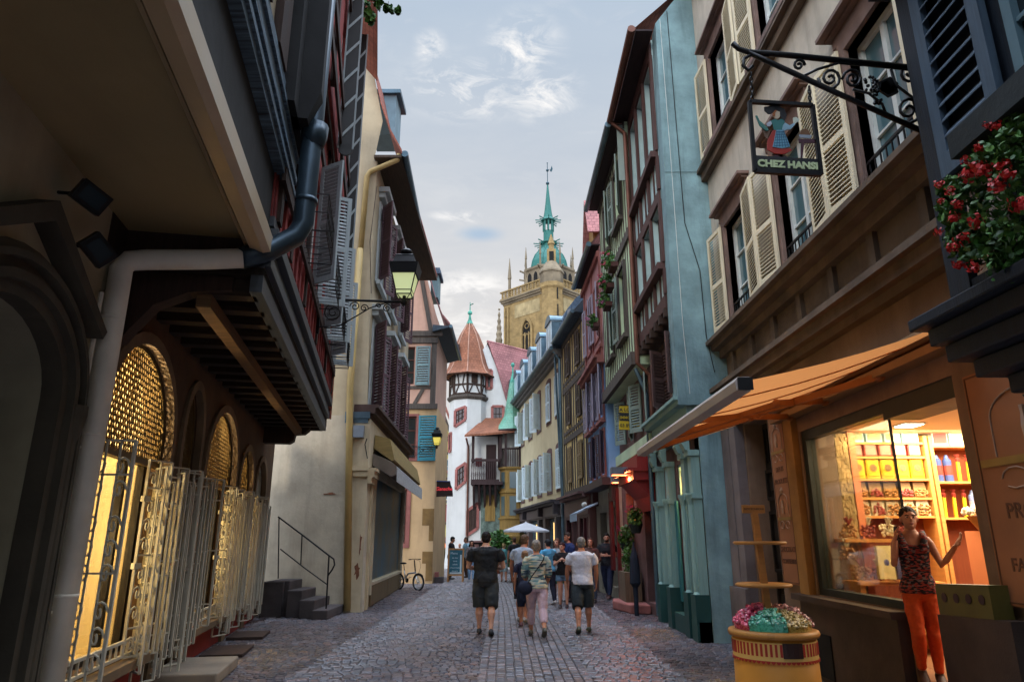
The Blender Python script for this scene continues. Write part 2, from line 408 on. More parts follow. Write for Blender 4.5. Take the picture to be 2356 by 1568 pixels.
# ================================================================ shared materials
M_dark = plain('dark_void', '0c0b0a', .95)
M_pane = pane_mat('window_glass'); M_pane2 = pane_mat('window_glass_sky', '4f6c74', .1)  # blue pane colour stands in for the reflected sky
M_iron = plain('wrought_iron', '0e0f12', .45, .3)
M_zinc = mat('zinc', '5d7480', .42, .25, 2, .1, 40, 'plaster', .7)
M_copper = mat('aged_copper_pipe', '6e4a3e', .5, .25, 2, .1, 40, 'plaster', .5)
M_whitew = mat('white_paint', 'cdd3d0', .55, .12, 3, .15, 40)
M_tile = mat('clay_tiles', '9a5a48', .85, .3, 1, .3, 40, 'tile', col2='6d4038')
M_tilep = mat('plum_clay_tiles', '9c6a68', .85, .3, 1.25, .3, 40, 'tile', col2='774c50')
M_slate = mat('blue_slate', '46586a', .6, .25, 1.2, .2, 40, 'tile')
M_timber = mat('dark_oak', '3a2a22', .8, .35, 1.4, .5, 40, 'wood')
M_timberg = mat('weathered_oak', '57504a', .85, .35, 1.4, .6, 40, 'wood')
M_pink = mat('pink_sandstone', '96605a', .88, .25, 2, .35, 35)
M_plum = mat('plum_sandstone', '6c5250', .88, .28, 2.2, .4, 35, stain=.35)
M_brownst = mat('brown_sandstone', '695a4c', .85, .3, 1.6, .35, 35, stain=.5)

# ================================================================ cream stone house with the sweet shop
R1 = thing('stone_house', 'cream stone house with louvred cream shutters above a lit sweet shop', 'house', (3.9, 8, 0))
f1 = Fac((3.9, 0), (3.9, 1)); M_cream = mat('cream_render', 'bfb6a6', .9, .2, 1.1, .4, 26, stain=.55)
M_shop = mat('shop_front_stone', '7c6654', .8, .25, 1.3, .3, 35, stain=.4)
wy = [(10.42, 11.46), (8.02, 9.03), (5.74, 6.74)]; rows = [(5.3, 7.12), (8.9, 10.75)]
allw = wy + [(3.3, 4.3)]
holes = [(a, b, c, d) for a, b in allw for c, d in rows]
mb = MB(); f1.wall(mb, -14, 12.3, 5.0, 13.2, holes, .34); obj('wall', mb, M_cream, R1)
# ground floor: door, window bay and shop entrance cut through the front
gh = [(10.45, 11.5, 0.02, 3.5), (7.2, 9.3, .98, 3.05), (5.95, 7.2, .35, 3.05)]
mb = MB(); f1.wall(mb, -14, 12.3, 0, 4.12, gh, .45, back=0, skip=7.2); obj('shop_front', mb, M_shop, R1)
mb = MB(); f1.box(mb, -1.5, 12.3, 4.12, 5.0, -.45, -.06)
for k in range(14):                                           # panelled frieze between the cornices
    s = -1.0 + k * .98; f1.box(mb, s, s + .14, 4.32, 4.86, -.06, .0)
f1.box(mb, -1.5, 12.3, 4.122, 4.32, -.06, .06); f1.box(mb, -1.5, 12.3, 4.86, 4.998, -.06, .06)
obj('frieze', mb, M_brownst, R1)
mb = MB()
for z0, z1, n in ((4.2, 4.28, .3), (4.06, 4.2, .22), (3.96, 4.06, .12)): f1.box(mb, -1.5, 12.35, z0, z1, .003, n)
for z0, z1, n in ((5.1, 5.17, .3), (5.0, 5.1, .2)): f1.box(mb, -1.5, 12.35, z0, z1, .003, n)
for z0, z1, n in ((8.66, 8.73, .2), (8.5, 8.66, .12)): f1.box(mb, -1.5, 12.35, z0, z1, .003, n)
obj('cornice', mb, M_brownst, R1)
M_sh = mat('cream_shutter_paint', 'd6ccb0', .6, .12, 3, .15, 40, 'wood')
for r, (z0, z1) in enumerate(rows):
    for i, (a, b) in enumerate(allw):
        st = MB(); f1.rect(st, a, b, z0, z1, .15, -.3, .05); f1.box(st, a - .3, b + .3, z0 - .2, z0 - .08, .052, .2)
        for q, (za, zb, nn) in enumerate(((z1 + .151, z1 + .28, .05), (z1 + .28, z1 + .32, .12), (z1 + .32, z1 + .37, .2))): f1.box(st, a - .22 - .05 * q, b + .22 + .05 * q, za, zb, .003, nn)
        so_ = obj('window_surround', st, mat('brown_plum_stone', '7a645c', .88, .28, 2.2, .4, 35, stain=.35), R1)
        window(f1, a, b, z0, z1, M_whitew, M_pane2, R1, -.13, 2, 3, .075)
        rl = MB(); f1.box(rl, a + .01, b - .01, z0 + .3, z0 + .33, -.03, .0); f1.box(rl, a + .01, b - .01, z0 + .02, z0 + .05, -.03, 0)
        for k in range(9): f1.box(rl, a + .05 + k * (b - a - .1) / 8 - .008, a + .05 + k * (b - a - .1) / 8 + .008, z0 + .05, z0 + .3, -.02, -.006)
        obj('window_guard', rl, M_iron, R1)
        wd = .62 if r == 0 else .6
        shutter(f1, b + .08, z0 - .02, z1 + .04, wd, 6 if r == 0 else 4, M_sh, R1, .07, 1, (.46,), .055)
        shutter(f1, a - .08, z0 - .02, z1 + .04, wd, 7, M_sh, R1, .07, -1, (.46,), .055)
# plinth, pilasters, dark carved door
M_plinth = mat('granite_plinth', '4a3e38', .85, .25, 2, .3, 50)
mb = MB(); f1.box(mb, 7.25, 9.62, .0, .9, .004, .12); f1.box(mb, 4.0, 5.9, 0, 1.05, .004, .1); f1.box(mb, 7.2, 9.7, .9, .97, .004, .2); obj('plinth', mb, M_plinth, R1)
mb = MB(); f1.box(mb, 8.8, 9.35, .06, .55, .122, .135); obj('cellar_grate', mb, M_dark, R1)
M_greyst = mat('grey_sandstone', '6f6666', .88, .22, 1.8, .3, 35, stain=.3)
mb = MB()
for a, b in ((11.55, 11.85), (11.9, 12.3)): f1.box(mb, a, b, 0, 3.75, .004, .16); f1.box(mb, a - .03, b + .03, 0, .9, .162, .22)
f1.box(mb, 10.36, 12.3, 3.52, 3.8, .004, .13)
obj('pilaster', mb, M_greyst, R1)
dm = MB(); f1.box(dm, 10.45, 11.5, .02, 3.5, -.42, -.3)
for k in range(2):
    s0 = 10.5 + k * .5
    for z0, z1 in ((.2, 1.0), (1.15, 2.1), (2.25, 2.75)): f1.rect(dm, s0 + .09, s0 + .39, z0 + .06, z1 - .06, .05, -.299, -.25); f1.box(dm, s0 + .15, s0 + .33, z0 + .16, z1 - .16, -.299, -.27)
for k in range(7): f1.bar(dm, (10.55 + k * .14, 2.85), (10.55 + k * .14, 3.4), .03, .03, -.28)
dr = obj('door', dm, mat('black_oak_door', '1b1612', .55, .3, 2, .3, 30, 'wood'), R1)
mb = MB(); mb.ball(f1.pt(10.98, 1.15, -.23), .035); obj('handle', mb, plain('brass', '8a6a2c', .35, .9), dr)
# window frame of the shop and the recess of the entrance
M_frame = plain('dark_green_frame', '1c2420', .5)
mb = MB(); f1.box(mb, 9.18, 9.3, .98, 3.05, -.14, -.02); f1.box(mb, 7.2, 9.18, .98, 1.06, -.14, -.02); f1.box(mb, 7.2, 9.18, 2.93, 3.05, -.14, -.02); f1.box(mb, 7.2, 7.212, 1.06, 2.93, -.095, -.07); f1.box(mb, 5.95, 7.2, 2.86, 3.05, -.4, -.02); wf = obj('window', mb, M_frame, R1)
M_clear = glass_clear('shop_glass', 'f6f2e6', .55)
mb = MB(); f1.box(mb, 7.22, 9.18, 1.06, 2.93, -.086, -.078); obj('pane', mb, M_clear, wf)
mb = MB(); mb.box(4.0, 4.85, 5.98, 5.995, .45, 2.75); gd = obj('glass_door', mb, M_clear, R1)
mb = MB(); mb.box(3.97, 4.0, 5.96, 6.01, .4, 2.78); mb.box(4.85, 4.88, 5.96, 6.01, .4, 2.78); obj('door_frame', mb, plain('brass_edge', '6f5a2a', .4, .7), gd)
# room of the shop: floor, walls, ceiling
M_in = mat('shop_interior_paint', 'c98d5c', .7, .08, 1.5, .08, 30); M_inw = mat('shop_ceiling', 'd9c4a2', .7, .05, 1.5, .05, 30)
M_rough = mat('rough_stone_wall', 'b59a6a', .95, .3, 3, 1.0, 14)
mb = MB(); mb.box(4.41, 9.0, 3.5, 10.1, .1, .35); mb.box(3.94, 4.405, 7.14, 9.2, .1, .35); obj('floor', mb, mat('shop_floor_wood', '7a4d2c', .5, .2, 2, .1, 30, 'woodh'), R1)
mb = MB(); mb.box(4.36, 9.0, 3.5, 10.1, 3.06, 3.14); obj('ceiling', mb, M_inw, R1)
mb = MB(); mb.box(8.9, 9.0, 3.5, 10.0, .35, 3.05); mb.box(4.41, 8.9, 9.95, 10.05, .35, 3.05); mb.box(4.36, 8.9, 3.4, 3.5, .35, 3.05); obj('inner_wall', mb, M_in, R1)
mb = MB()
rnd = random.Random(3)
for k in range(40):                                          # rough pier of dressed stone inside the window
    for j in range(8):
        z = .98 + k * .0513; x = 4.36 + j * .021; d = rnd.uniform(0, .022)
        mb.box(x, x + .0207, 9.32 - d, 9.45, z, z + .051)
obj('stone_pier', mb, M_rough, R1)
mb = MB(); mb.box(4.54, 4.63, 9.3, 9.45, .36, 3.05); obj('inner_pilaster', mb, mat('salmon_paint', 'c87a52', .6, .06, 2, .05, 30), R1)
# ceiling lamps of the shop (lit)
M_lamp = emit('lamp_lens', 'fff0cf', 9)
for i, (x, y, r) in enumerate(((5.05, 8.7, .12), (5.5, 8.0, .12), (5.35, 7.2, .12), (5.9, 8.7, .07), (6.2, 7.6, .12), (5.9, 6.3, .12), (6.8, 6.9, .12), (6.6, 8.6, .07), (4.7, 8.1, .06))):
    t = thing('ceiling_lamp', ['square white ceiling lamp nearest the shop window glass', 'square ceiling lamp behind the middle of the shop glass', 'square ceiling lamp over the shop doorway', 'small round spotlight before the left shelves', 'square ceiling lamp deep in the shop centre', 'square ceiling lamp seen above the glass door', 'square ceiling lamp farthest inside the shop', 'small round spotlight before the right shelves', 'small round spotlight beside the rough stone pier'][i], 'lamp', (x, y, 3.06), 0, 'lit lamps in the sweet shop ceiling')
    mb = MB(); mb.box(x - r - .02, x + r + .02, y - r - .02, y + r + .02, 3.045, 3.058); obj('rim', mb, M_whitew, t)
    mb = MB(); mb.box(x - r, x + r, y - r, y + r, 3.036, 3.0445); obj('lens', mb, M_lamp, t)
def area(name, loc, sx, sy, power, col, rot=(0, 0, 0)):
    d = bpy.data.lights.new(name, 'AREA'); d.shape = 'RECTANGLE'; d.size = sx; d.size_y = sy; d.energy = power; d.color = col
    o = bpy.data.objects.new(name, d); COL.objects.link(o); o.location = loc; o.rotation_euler = rot; return o
def point(name, loc, power, col, r=.06):
    d = bpy.data.lights.new(name, 'POINT'); d.energy = power; d.color = col; d.shadow_soft_size = r
    o = bpy.data.objects.new(name, d); COL.objects.link(o); o.location = loc; return o
area('shop_ceiling_light', (5.9, 7.6, 3.03), 1.8, 3.4, 150, (1, .85, .64))
area('shop_window_light', (4.75, 8.2, 3.03), .5, 1.6, 38, (1, .82, .56))
# steps to the entrance, orange mat
st = thing('door_step', 'worn orange-topped stone step under the feet of the woman on the phone', 'step', (3.9, 6.6, 0))
mb = MB(); mb.box(3.5, 4.34, 6.0, 7.15, 0, .17); mb.box(3.78, 4.34, 6.02, 7.13, .17, .34); obj('stone', mb, M_plinth, st, bevel=.01)
mb = MB(); mb.box(3.8, 4.3, 6.1, 7.05, .342, .356); obj('doormat', mb, mat('orange_mat', 'a5502a', .95, .2, 5, .4, 60, 'fabric'), st)
# sign panels (brown boards with faded lettering and ornament)
def text_mesh(txt, size, ext=.004, align='CENTER', bold=0, shear=0):
    c = bpy.data.curves.new('t', 'FONT'); c.body = txt; c.size = size; c.extrude = ext; c.align_x = align; c.align_y = 'CENTER'; c.offset = bold; c.shear = shear; c.resolution_u = 3
    o = bpy.data.objects.new('t', c); COL.objects.link(o); dg = bpy.context.evaluated_depsgraph_get()
    me = bpy.data.meshes.new_from_object(o.evaluated_get(dg)); r = ([v.co.copy() for v in me.vertices], [list(p.vertices) for p in me.polygons])
    bpy.data.objects.remove(o); bpy.data.curves.remove(c); bpy.data.meshes.remove(me); return r
def add_text(mb, txt, size, org, ex, ey, ext=.004, align='CENTER', bold=0, shear=0):
    vs, fs = text_mesh(txt, size, ext, align, bold, shear); org, ex, ey = Vector(org), Vector(ex), Vector(ey); en = ex.cross(ey)
    i = len(mb.v); mb.v += [org + ex * v.x + ey * v.y + en * v.z for v in vs]; mb.f += [[k + i for k in f] for f in fs]; mb.mi += [mb.m] * len(fs)
M_board = mat('brown_sign_board', '8f6142', .7, .12, 2, .1, 40); M_boarde = mat('sign_gilt', '8a7038', .6, .2, 3, .1, 40)
M_let = plain('faded_brown_lettering', '5a3a26', .8); M_orn = plain('faded_silver_ornament', 'a08a78', .7)
def sign_board(label, s0, s1, z0, z1, lines, orn_z):
    t = thing('sign_board', label, 'sign', (3.9, (s0 + s1) / 2, z0))
    mb = MB(); f1.box(mb, s0, s1, z0, z1, .005, .05); obj('board', mb, M_board, t)
    mb = MB(); f1.rect(mb, s0 + .03, s1 - .03, z0 + .03, z1 - .03, .012, .0505, .056); obj('border', mb, M_let, t)
    c = (s0 + s1) / 2; w = (s1 - s0); mb = MB()
    for oz, sc in orn_z:                                     # gothic frame ornament: two arches, scrolls and a finial
        for sg in (-1, 1):
            mb.tube([f1.pt(c + sg * w * (.30 * cos(t_)), oz + sc * (.3 + .42 * sin(t_)), .056) for t_ in [k * pi / 2 / 8 for k in range(9)]], .008 * sc + .003, 5)
            mb.tube([f1.pt(c + sg * w * .3, oz + sc * (-.28 + .58 * k / 4), .056) for k in range(5)], .006, 5)
            mb.tube([f1.pt(c + sg * w * (.17 + .12 * cos(t_)), oz + sc * (-.62 + .16 * sin(t_)), .056) for t_ in [k * .6 for k in range(10)]], .006, 5)
        mb.tube([f1.pt(c, oz + sc * z, .056) for z in (.72, .85, 1.0)], [.02, .03, .008], 5)
        mb.tube([f1.pt(c, oz + sc * z, .056) for z in (-.15, .1, .3, .42)], [.022, .03, .018, .022], 5)
    obj('ornament', mb, M_orn, t)
    mb = MB()
    for oz, sc in orn_z: f1.box(mb, s0 + .05, s1 - .05, oz - .42 * sc, oz - .3 * sc, .052, .062)
    obj('ribbon', mb, M_boarde, t)
    mb = MB()
    for txt, z, sz in lines: add_text(mb, txt, sz, f1.pt(c, z, .052), -f1.e, Z, .003, bold=.002)
    obj('lettering', mb, M_let, t); return t
sign_board('narrow brown board lettered chocolats confiseries beside the dark carved door', 9.72, 10.3, 1.06, 3.4,
           [('DEPUIS', 2.62, .09), ('PRODUITS', 2.45, .1), ('CHOCOLATS', 1.52, .092), ('CONFISERIES', 1.36, .082)], [(2.98, .32), (2.05, .32)])
sign_board('wide brown board lettered produits at the right edge beside the glass door', 4.5, 5.74, 1.16, 2.98,
           [('EN', 2.86, .1), ('PRODUITS', 1.86, .165), ('DE NOTRE', 1.66, .1), ('FABRICATION', 1.46, .14)], [(2.42, .5)])
mb = MB(); f1.box(mb, 9.36, 9.64, .97, 3.5, .004, .09); obj('stone_pilaster', mb, mat('warm_sandstone', '9a7440', .85, .25, 1.5, .3, 30), R1)
# roof of the stone house
mb = MB(); f1.box(mb, -1.5, 12.3, 13.2, 13.4, -.4, .35); mb.m = 1
mb.face([f1.pt(-14, 13.4, .4), f1.pt(12.3, 13.4, .4), f1.pt(12.3, 17.5, -5), f1.pt(-14, 17.5, -5)]); obj('roof', mb, [M_brownst, M_tile], R1)
mb = MB(); mb.box(4.31, 9.3, 12.2, 12.29, 0, 13.3); mb.box(4.36, 4.4, 9.46, 12.2, 0, 3.6); mb.box(4.36, 4.4, -1.5, 3.4, 0, 3.6); obj('side_wall', mb, M_cream, R1)

# ================================================================ dark timber house at the right edge (oriel over the shop corner)
R0 = thing('timber_oriel_house', 'blue-black timber house corner jutting out with louvred shutter and carved ledge', 'house', (3.4, 2, 0))
f0 = Fac((2.9, 0), (2.9, 1)); M_blk = mat('blue_black_timber', '1c2632', .6, .35, 1.5, .35, 35, 'wood'); M_bshut = mat('slate_blue_shutter', '4d6072', .55, .2, 2.5, .2, 40, 'wood')
M_opk = mat('cream_pink_panel', 'b9a79c', .85, .12, 2, .2, 30)
mb = MB(); mb.box(2.9, 3.895, -1.5, 4.2, 3.05, 6.6); obj('wall', mb, M_blk, R0)
mb = MB()
for z0, z1, x in ((2.98, 3.06, 2.66), (2.86, 2.975, 2.74), (2.74, 2.855, 2.8), (2.62, 2.735, 2.9), (2.5, 2.615, 3.02)): mb.box(x, 3.85, -1.5, 4.2 + (2.9 - x) * .9, z0, z1)
obj('ledge', mb, M_blk, R0, bevel=.012)
mb = MB()
for y in (3.9, 2.6):                                         # carved bracket below
    mb.prism([(3.88, y, 1.75), (3.88, y, 2.5), (3.1, y, 2.5), (3.22, y, 2.34), (3.4, y, 2.25), (3.5, y, 2.08), (3.7, y, 1.98), (3.78, y, 1.82)], (0, .22, 0))
obj('bracket', mb, M_blk, R0, bevel=.01)
mb = MB(); mb.box(2.78, 2.9, -1.5, 4.24, 6.3, 6.6); mb.box(2.68, 2.9, -1.5, 4.3, 6.05, 6.3 - .003) if False else None
for z0, z1, x in ((5.62, 5.8, 2.74), (5.8, 5.98, 2.64), (5.98, 6.2, 2.5)): mb.box(x, 2.897, -1.5, 4.2 + (2.9 - x), z0, z1)
obj('cornice', mb, M_blk, R0)
mb = MB()
for y in (4.1, 2.15): mb.box(2.84, 2.897, y - .1, y + .1, 3.06, 5.62)
mb.box(2.85, 2.897, -1.5, 4.0, 3.06, 3.2); mb.box(2.85, 2.897, -1.5, 4.0, 3.78, 3.9)
obj('post', mb, M_blk, R0)
# painted panel infills with a plum line
mb = MB(); ml = MB()
for pts in ([(3.95, 3.76), (3.98, 3.22), (3.52, 3.22), (3.74, 3.76)], [(3.28, 3.76), (3.18, 3.24), (3.04, 3.24), (2.98, 3.36), (2.92, 3.76)]):
    mb.prism([(2.885, y, z) for y, z in pts], (.01, 0, 0)); c = sum((Vector((0, y, z)) for y, z in pts), Vector()) / len(pts)
    q = [Vector((2.883, c.y + (y - c.y) * .72, c.z + (z - c.z) * .82)) for y, z in pts]; ml.tube(q, .006, 4, False, True)
ml.lathe([(.05, 0), (.05, .006)], (2.884, 3.06, 3.36), 12, (-1, 0, 0))
obj('painted_panel', mb, M_opk, R0); obj('painted_line', ml, plain('plum_line', '4a1f2c', .8), R0)
shutter(f0, 4.06 - .62, 3.92, 5.6, .6, 0, M_bshut, R0, .03, 1, (), .105, .1, .05)
window(f0, 2.3, 3.32, 3.95, 5.55, mat('blue_grey_frame', '5f7c88', .55, .1, 3, .1, 40), M_pane, R0, .03, 2, 3, .07)

# ================================================================ teal house: fire wall, timber front, carved shop front
R2 = thing('teal_house', 'pale teal house with tall blank side wall and brown timber window bays', 'house', (3.4, 14, 0))
f2 = Fac((3.05, 12.3), (3.05, 15.6)); f2b = Fac((3.36, 12.4), (3.36, 15.6))
M_teal = mat('teal_render', '7f9ea4', .92, .25, 1.3, .7, 18, stain=.8); M_tealw = mat('pale_teal_panel', 'a9c4c6', .85, .12, 2, .2, 30)
M_brown = mat('brown_window_wood', '4e3430', .7, .3, 2, .3, 30, 'wood')
mb = MB(); mb.hexa([(3.02, 12.306, 4.0), (4.6, 12.306, 4.0), (4.6, 12.7, 4.0), (3.02, 12.7, 4.0), (3.08, 12.306, 12.3), (4.6, 12.306, 14.4), (4.6, 12.7, 14.4), (3.08, 12.7, 12.3)])
mb.box(3.36, 4.6, 12.35, 12.7, 0, 4.0); obj('side_wall', mb, M_teal, R2)
mb = MB(); mb.prism([(3.5, 12.296, 4.02), (3.88, 12.296, 4.02), (3.88, 12.296, 4.5), (3.7, 12.296, 4.3)], (0, -.14, 0)); obj('corbel', mb, mat('dark_teal_stone', '3f5a5e', .8, .2, 2, .3, 30), R2)
mb = MB(); mb.tube([(3.34, 12.285, 12.6), (3.36, 12.285, 9.6), (3.38, 12.285, 7.6), (3.6, 12.285, 6.6), (3.62, 12.285, 5.3), (3.72, 12.285, 4.6)], .008, 5); obj('cable', mb, M_iron, R2); mb = MB(); mb.tube([(3.18, 12.295, 12.4), (3.2, 12.295, 9.0), (3.2, 12.295, 5.5), (3.24, 12.295, 4.2)], .006, 5); obj('pale_cable', mb, M_whitew, R2); mb = MB(); mb.box(3.06, 3.88, 12.292, 12.304, 8.72, 8.76); obj('seam', mb, M_teal, R2)
bays = [12.72 + .96 * k for k in range(4)]
mb = MB(); hol = [(bays[k] - 12.3 + .09, bays[k + 1] - 12.3 - .03, z0, z1) for k in range(3) for z0, z1 in ((6.95, 8.3), (9.45, 11.75))]
f2.wall(mb, .4, 3.3, 6.0, 12.2, hol, .3); obj('wall', mb, M_tealw, R2)
mb = MB()
for z0, z1, n in ((6.0, 6.28, .05), (8.32, 8.55, .05), (11.78, 12.1, .05)): f2.box(mb, .4, 3.34, z0, z1, .003, n)
for z in (6.9, 9.4): f2.box(mb, .4, 3.34, z - .09, z + .05, .003, .16)
for b in bays:
    for z0, z1 in ((6.281, 6.81), (6.951, 8.319), (8.551, 9.309), (9.451, 11.779)): f2.box(mb, b - 12.3 - .06, b - 12.3 + .07, z0, z1, .003, .06)
for k in range(3):
    for z0, z1 in ((6.281, 6.81), (8.551, 9.309)): f2.box(mb, bays[k] - 12.3 + .45, bays[k] - 12.3 + .51, z0, z1, .003, .03)
obj('timber_frame', mb, M_brown, R2)
for k in range(3):
    for z0, z1 in ((6.95, 8.3), (9.45, 11.75)): window(f2, bays[k] - 12.3 + .09, bays[k + 1] - 12.3 - .03, z0, z1, M_brown, pane_mat('brown_dark_glass', '231614', .4), R2, -.14, 2, 3, .06)
mb = MB()
for k in range(7): f2.box(mb, .42 + k * .47, .56 + k * .47, 5.82, 5.997, -.7, .08)
f2.box(mb, .4, 3.34, 5.7, 5.82, -.33, -.3); obj('jetty_beam', mb, M_timber, R2)
mb = MB(); lh = [(.5, 1.5, 4.3, 5.5), (1.95, 2.95, 4.3, 5.5)]; f2b.wall(mb, .0, 3.2, 0, 5.82, lh + [(.55, 1.75, .35, 3.1), (2.1, 2.95, .35, 3.1)], .25, back=0); obj('lower_wall', mb, M_plum, R2)
M_bsh = mat('brown_shutter', '5a4542', .65, .2, 3, .2, 40, 'wood')
for a, b, c, d in lh:
    window(f2b, a, b, c, d, M_brown, M_pane, R2, -.12, 2, 2, .06)
    shutter(f2b, b + .02, c, d, .48, 12, M_bsh, R2, .03, 1, (.5,)); shutter(f2b, a - .02, c, d, .48, 55, M_bsh, R2, .03, -1, (.5,))
# carved teal shop front
M_tsf = mat('teal_shopfront_paint', '7fa09c', .55, .12, 2, .15, 30, 'wood'); M_tdk = mat('dark_teal_base', '1f4644', .55, .15, 2, .15, 30)
f2s = Fac((3.2, 12.4), (3.2, 17.6)); mb = MB()
f2s.box(mb, 0, 3.2, 3.5, 4.02, -.15, .02); f2s.box(mb, -.04, 3.25, 4.02, 4.1, -.15, .18); f2s.box(mb, -.06, 3.27, 4.1, 4.16, -.15, .26)
for a in (.02, .55, 1.95, 2.95):
    f2s.box(mb, a, a + .24, .75, 3.1, -.15, .0); f2s.box(mb, a - .03, a + .27, 3.1, 3.2, -.15, .05); f2s.box(mb, a - .03, a + .27, 2.35, 2.42, -.15, .03)
    mb.prism([f2s.pt(a + .02, 3.2, .0), f2s.pt(a + .02, 3.2, .08), f2s.pt(a + .02, 3.32, .14), f2s.pt(a + .02, 3.42, .12), f2s.pt(a + .02, 3.5, .22), f2s.pt(a + .02, 3.5, 0)], f2s.e * .2)
    mb.lathe([(.075, 0), (.05, .04), (.06, .2), (.055, 1.5), (.08, 1.6), (.1, 1.66), (.1, 1.7)], f2s.pt(a + .12, .75, .02), 10)
obj('shop_front', mb, M_tsf, R2)
mb = MB(); f2s.box(mb, -.02, 1.9 - .1, 0, .32, -.15, .06); 
for a in (.02, .55, 1.95, 2.95): f2s.box(mb, a - .04, a + .28, .0, .75, -.15, .1)
obj('shop_base', mb, M_tdk, R2)
wf2 = MB(); f2b.rect(wf2, .8, 1.7, .4, 3.05, .06, -.1, -.02); w_ = obj('window', wf2, M_tsf, R2); p = MB(); f2b.box(p, .8, 1.7, .4, 3.05, -.066, -.058); obj('pane', p, M_clear, w_)
mb = MB(); mb.box(3.62, 4.4, 12.71, 12.75, .34, 3.1); mb.box(3.62, 4.4, 12.75, 14.3, .3, .34); mb.box(4.4, 4.44, 12.75, 14.3, .3, 3.1); mb.box(3.62, 4.4, 14.3, 14.34, .3, 3.1); mb.box(3.62, 4.4, 12.75, 14.3, 3.1, 3.14)
obj('lit_shop_room', mb, mat('ochre_interior', 'c09038', .8, .1, 2, .1, 30), R2)
point('teal_shop_lamp', (3.95, 13.7, 2.7), 130, (1, .72, .35), .1)
mb = MB()
for k in range(40):
    mb.tube([f2b.pt(.84 + k * .021, 2.52 + rnd.uniform(-.06, .12), -.05 - .003 * (k % 3)), f2b.pt(.84 + k * .021 + rnd.uniform(-.05, .05), 2.98, -.05)], .007, 4)
obj('transom_grille', mb, plain('gilt_iron', 'a88c4a', .4, .6), R2)
mb = MB(); f2b.box(mb, 1.74, 1.98, .5, 2.4, .02, .06); obj('folding_leaf', mb, mat('blue_green_door_leaf', '2c6a70', .55, .15, 2, .2, 30, 'wood'), R2)
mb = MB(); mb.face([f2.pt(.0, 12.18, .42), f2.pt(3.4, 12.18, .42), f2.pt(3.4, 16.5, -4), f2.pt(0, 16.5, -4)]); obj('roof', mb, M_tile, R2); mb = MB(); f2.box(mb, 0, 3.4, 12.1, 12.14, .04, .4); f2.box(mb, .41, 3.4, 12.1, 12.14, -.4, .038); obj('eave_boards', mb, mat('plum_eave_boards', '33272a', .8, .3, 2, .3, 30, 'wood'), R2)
mb = MB(); mb.tube([f2.pt(-.05, 12.12, .5), f2.pt(3.4, 12.12, .5)], .085, 10); obj('gutter', mb, M_copper, R2)
mb = MB(); mb.tube([f2.pt(3.3, 12.1, .5), f2.pt(3.25, 11.7, .14), f2.pt(3.25, 5.6, .12), f2.pt(3.25, 5.3, -.15), f2.pt(3.25, 4.2, -.15)], .055, 8); obj('downpipe', mb, M_copper, R2)

# ================================================================ green half-timbered house
R3 = thing('green_half_timbered_house', 'pale green house with close dark studs, jettied floors and red-lit terrace', 'house', (3.2, 18, 0))
f3 = Fac((2.92, 15.62), (2.85, 20.5)); f3b = Fac((3.25, 15.62), (3.2, 20.5)); L3_ = f3.len
M_green = mat('pale_green_render', 'bcd2b0', .92, .14, 1.3, .3, 26, stain=.25); M_gsh = mat('sage_shutter', '7f9088', .6, .15, 3, .15, 40, 'wood')
g3 = [(.9, 1.8, 6.7, 8.5), (2.9, 3.8, 6.7, 8.5), (.9, 1.8, 9.9, 11.4), (2.9, 3.8, 9.9, 11.4)]
mb = MB(); f3.wall(mb, 0, L3_, 5.6, 12.1, g3, .2); obj('wall', mb, M_green, R3)
mb = MB()
for z0, z1, n in ((5.6, 5.9, .12), (8.85, 9.1, .06), (11.9, 12.1, .05)): f3.box(mb, 0, L3_, z0, z1, .003, n)
for k in range(16):
    s = .08 + k * (L3_ - .2) / 15
    for z0, z1 in ((5.901, 6.55), (8.601, 8.849), (9.101, 9.75)): f3.box(mb, s - .025, s + .025, z0, z1, .003, .02)
    if not any(a - .12 < s < b + .12 for a, b, *_ in g3):
        for z0, z1 in ((6.551, 8.6), (9.751, 11.899)): f3.box(mb, s - .025, s + .025, z0, z1, .003, .02)
for a, b, c, d in g3: f3.rect(mb, a, b, c, d, .09, .003, .06); f3.box(mb, a - .15, b + .15, c - .2, c - .1, .003, .14)
obj('timber_frame', mb, M_timberg, R3)
for a, b, c, d in g3:
    window(f3, a, b, c, d, M_timberg, M_pane, R3, -.1, 2, 3)
    if a < 2: shutter(f3, b + .05, c, d, .46, 7, M_gsh, R3, .07, 1)
    if a > 2 or c > 9: shutter(f3, a - .05, c, d, .46, 16, M_gsh, R3, .07, -1)
g3b = [(.35, 1.15, 4.2, 5.4), (2.6, 3.5, 4.2, 5.4)]
mb = MB(); f3b.wall(mb, 0, L3_, 0, 5.75, g3b + [(.7, 1.7, .25, 2.9), (3.0, 4.2, .25, 2.9)], .25); obj('lower_wall', mb, M_plum, R3)
for a, b, c, d in g3b:
    window(f3b, a, b, c, d, M_gsh, M_pane, R3, -.1, 2, 2); shutter(f3b, b + .03, c, d, .45, 30, M_gsh, R3, .03, 1); shutter(f3b, a - .03, c, d, .45, 20, M_gsh, R3, .03, -1)
mb = MB(); f3b.box(mb, .7, 1.7, .25, 2.9, -.24, -.2); f3b.box(mb, 3.0, 4.2, .25, 2.9, -.24, -.2); obj('door', mb, mat('red_brown_door', '42201c', .6, .2, 2, .2, 30, 'wood'), R3)
mb = MB(); f3b.box(mb, .2, 2.3, 2.95, 3.15, .003, .5); f3b.box(mb, .15, 2.35, 3.15, 3.22, .003, .62); f3b.box(mb, .2, 2.3, 3.22, 3.52, .003, .4)
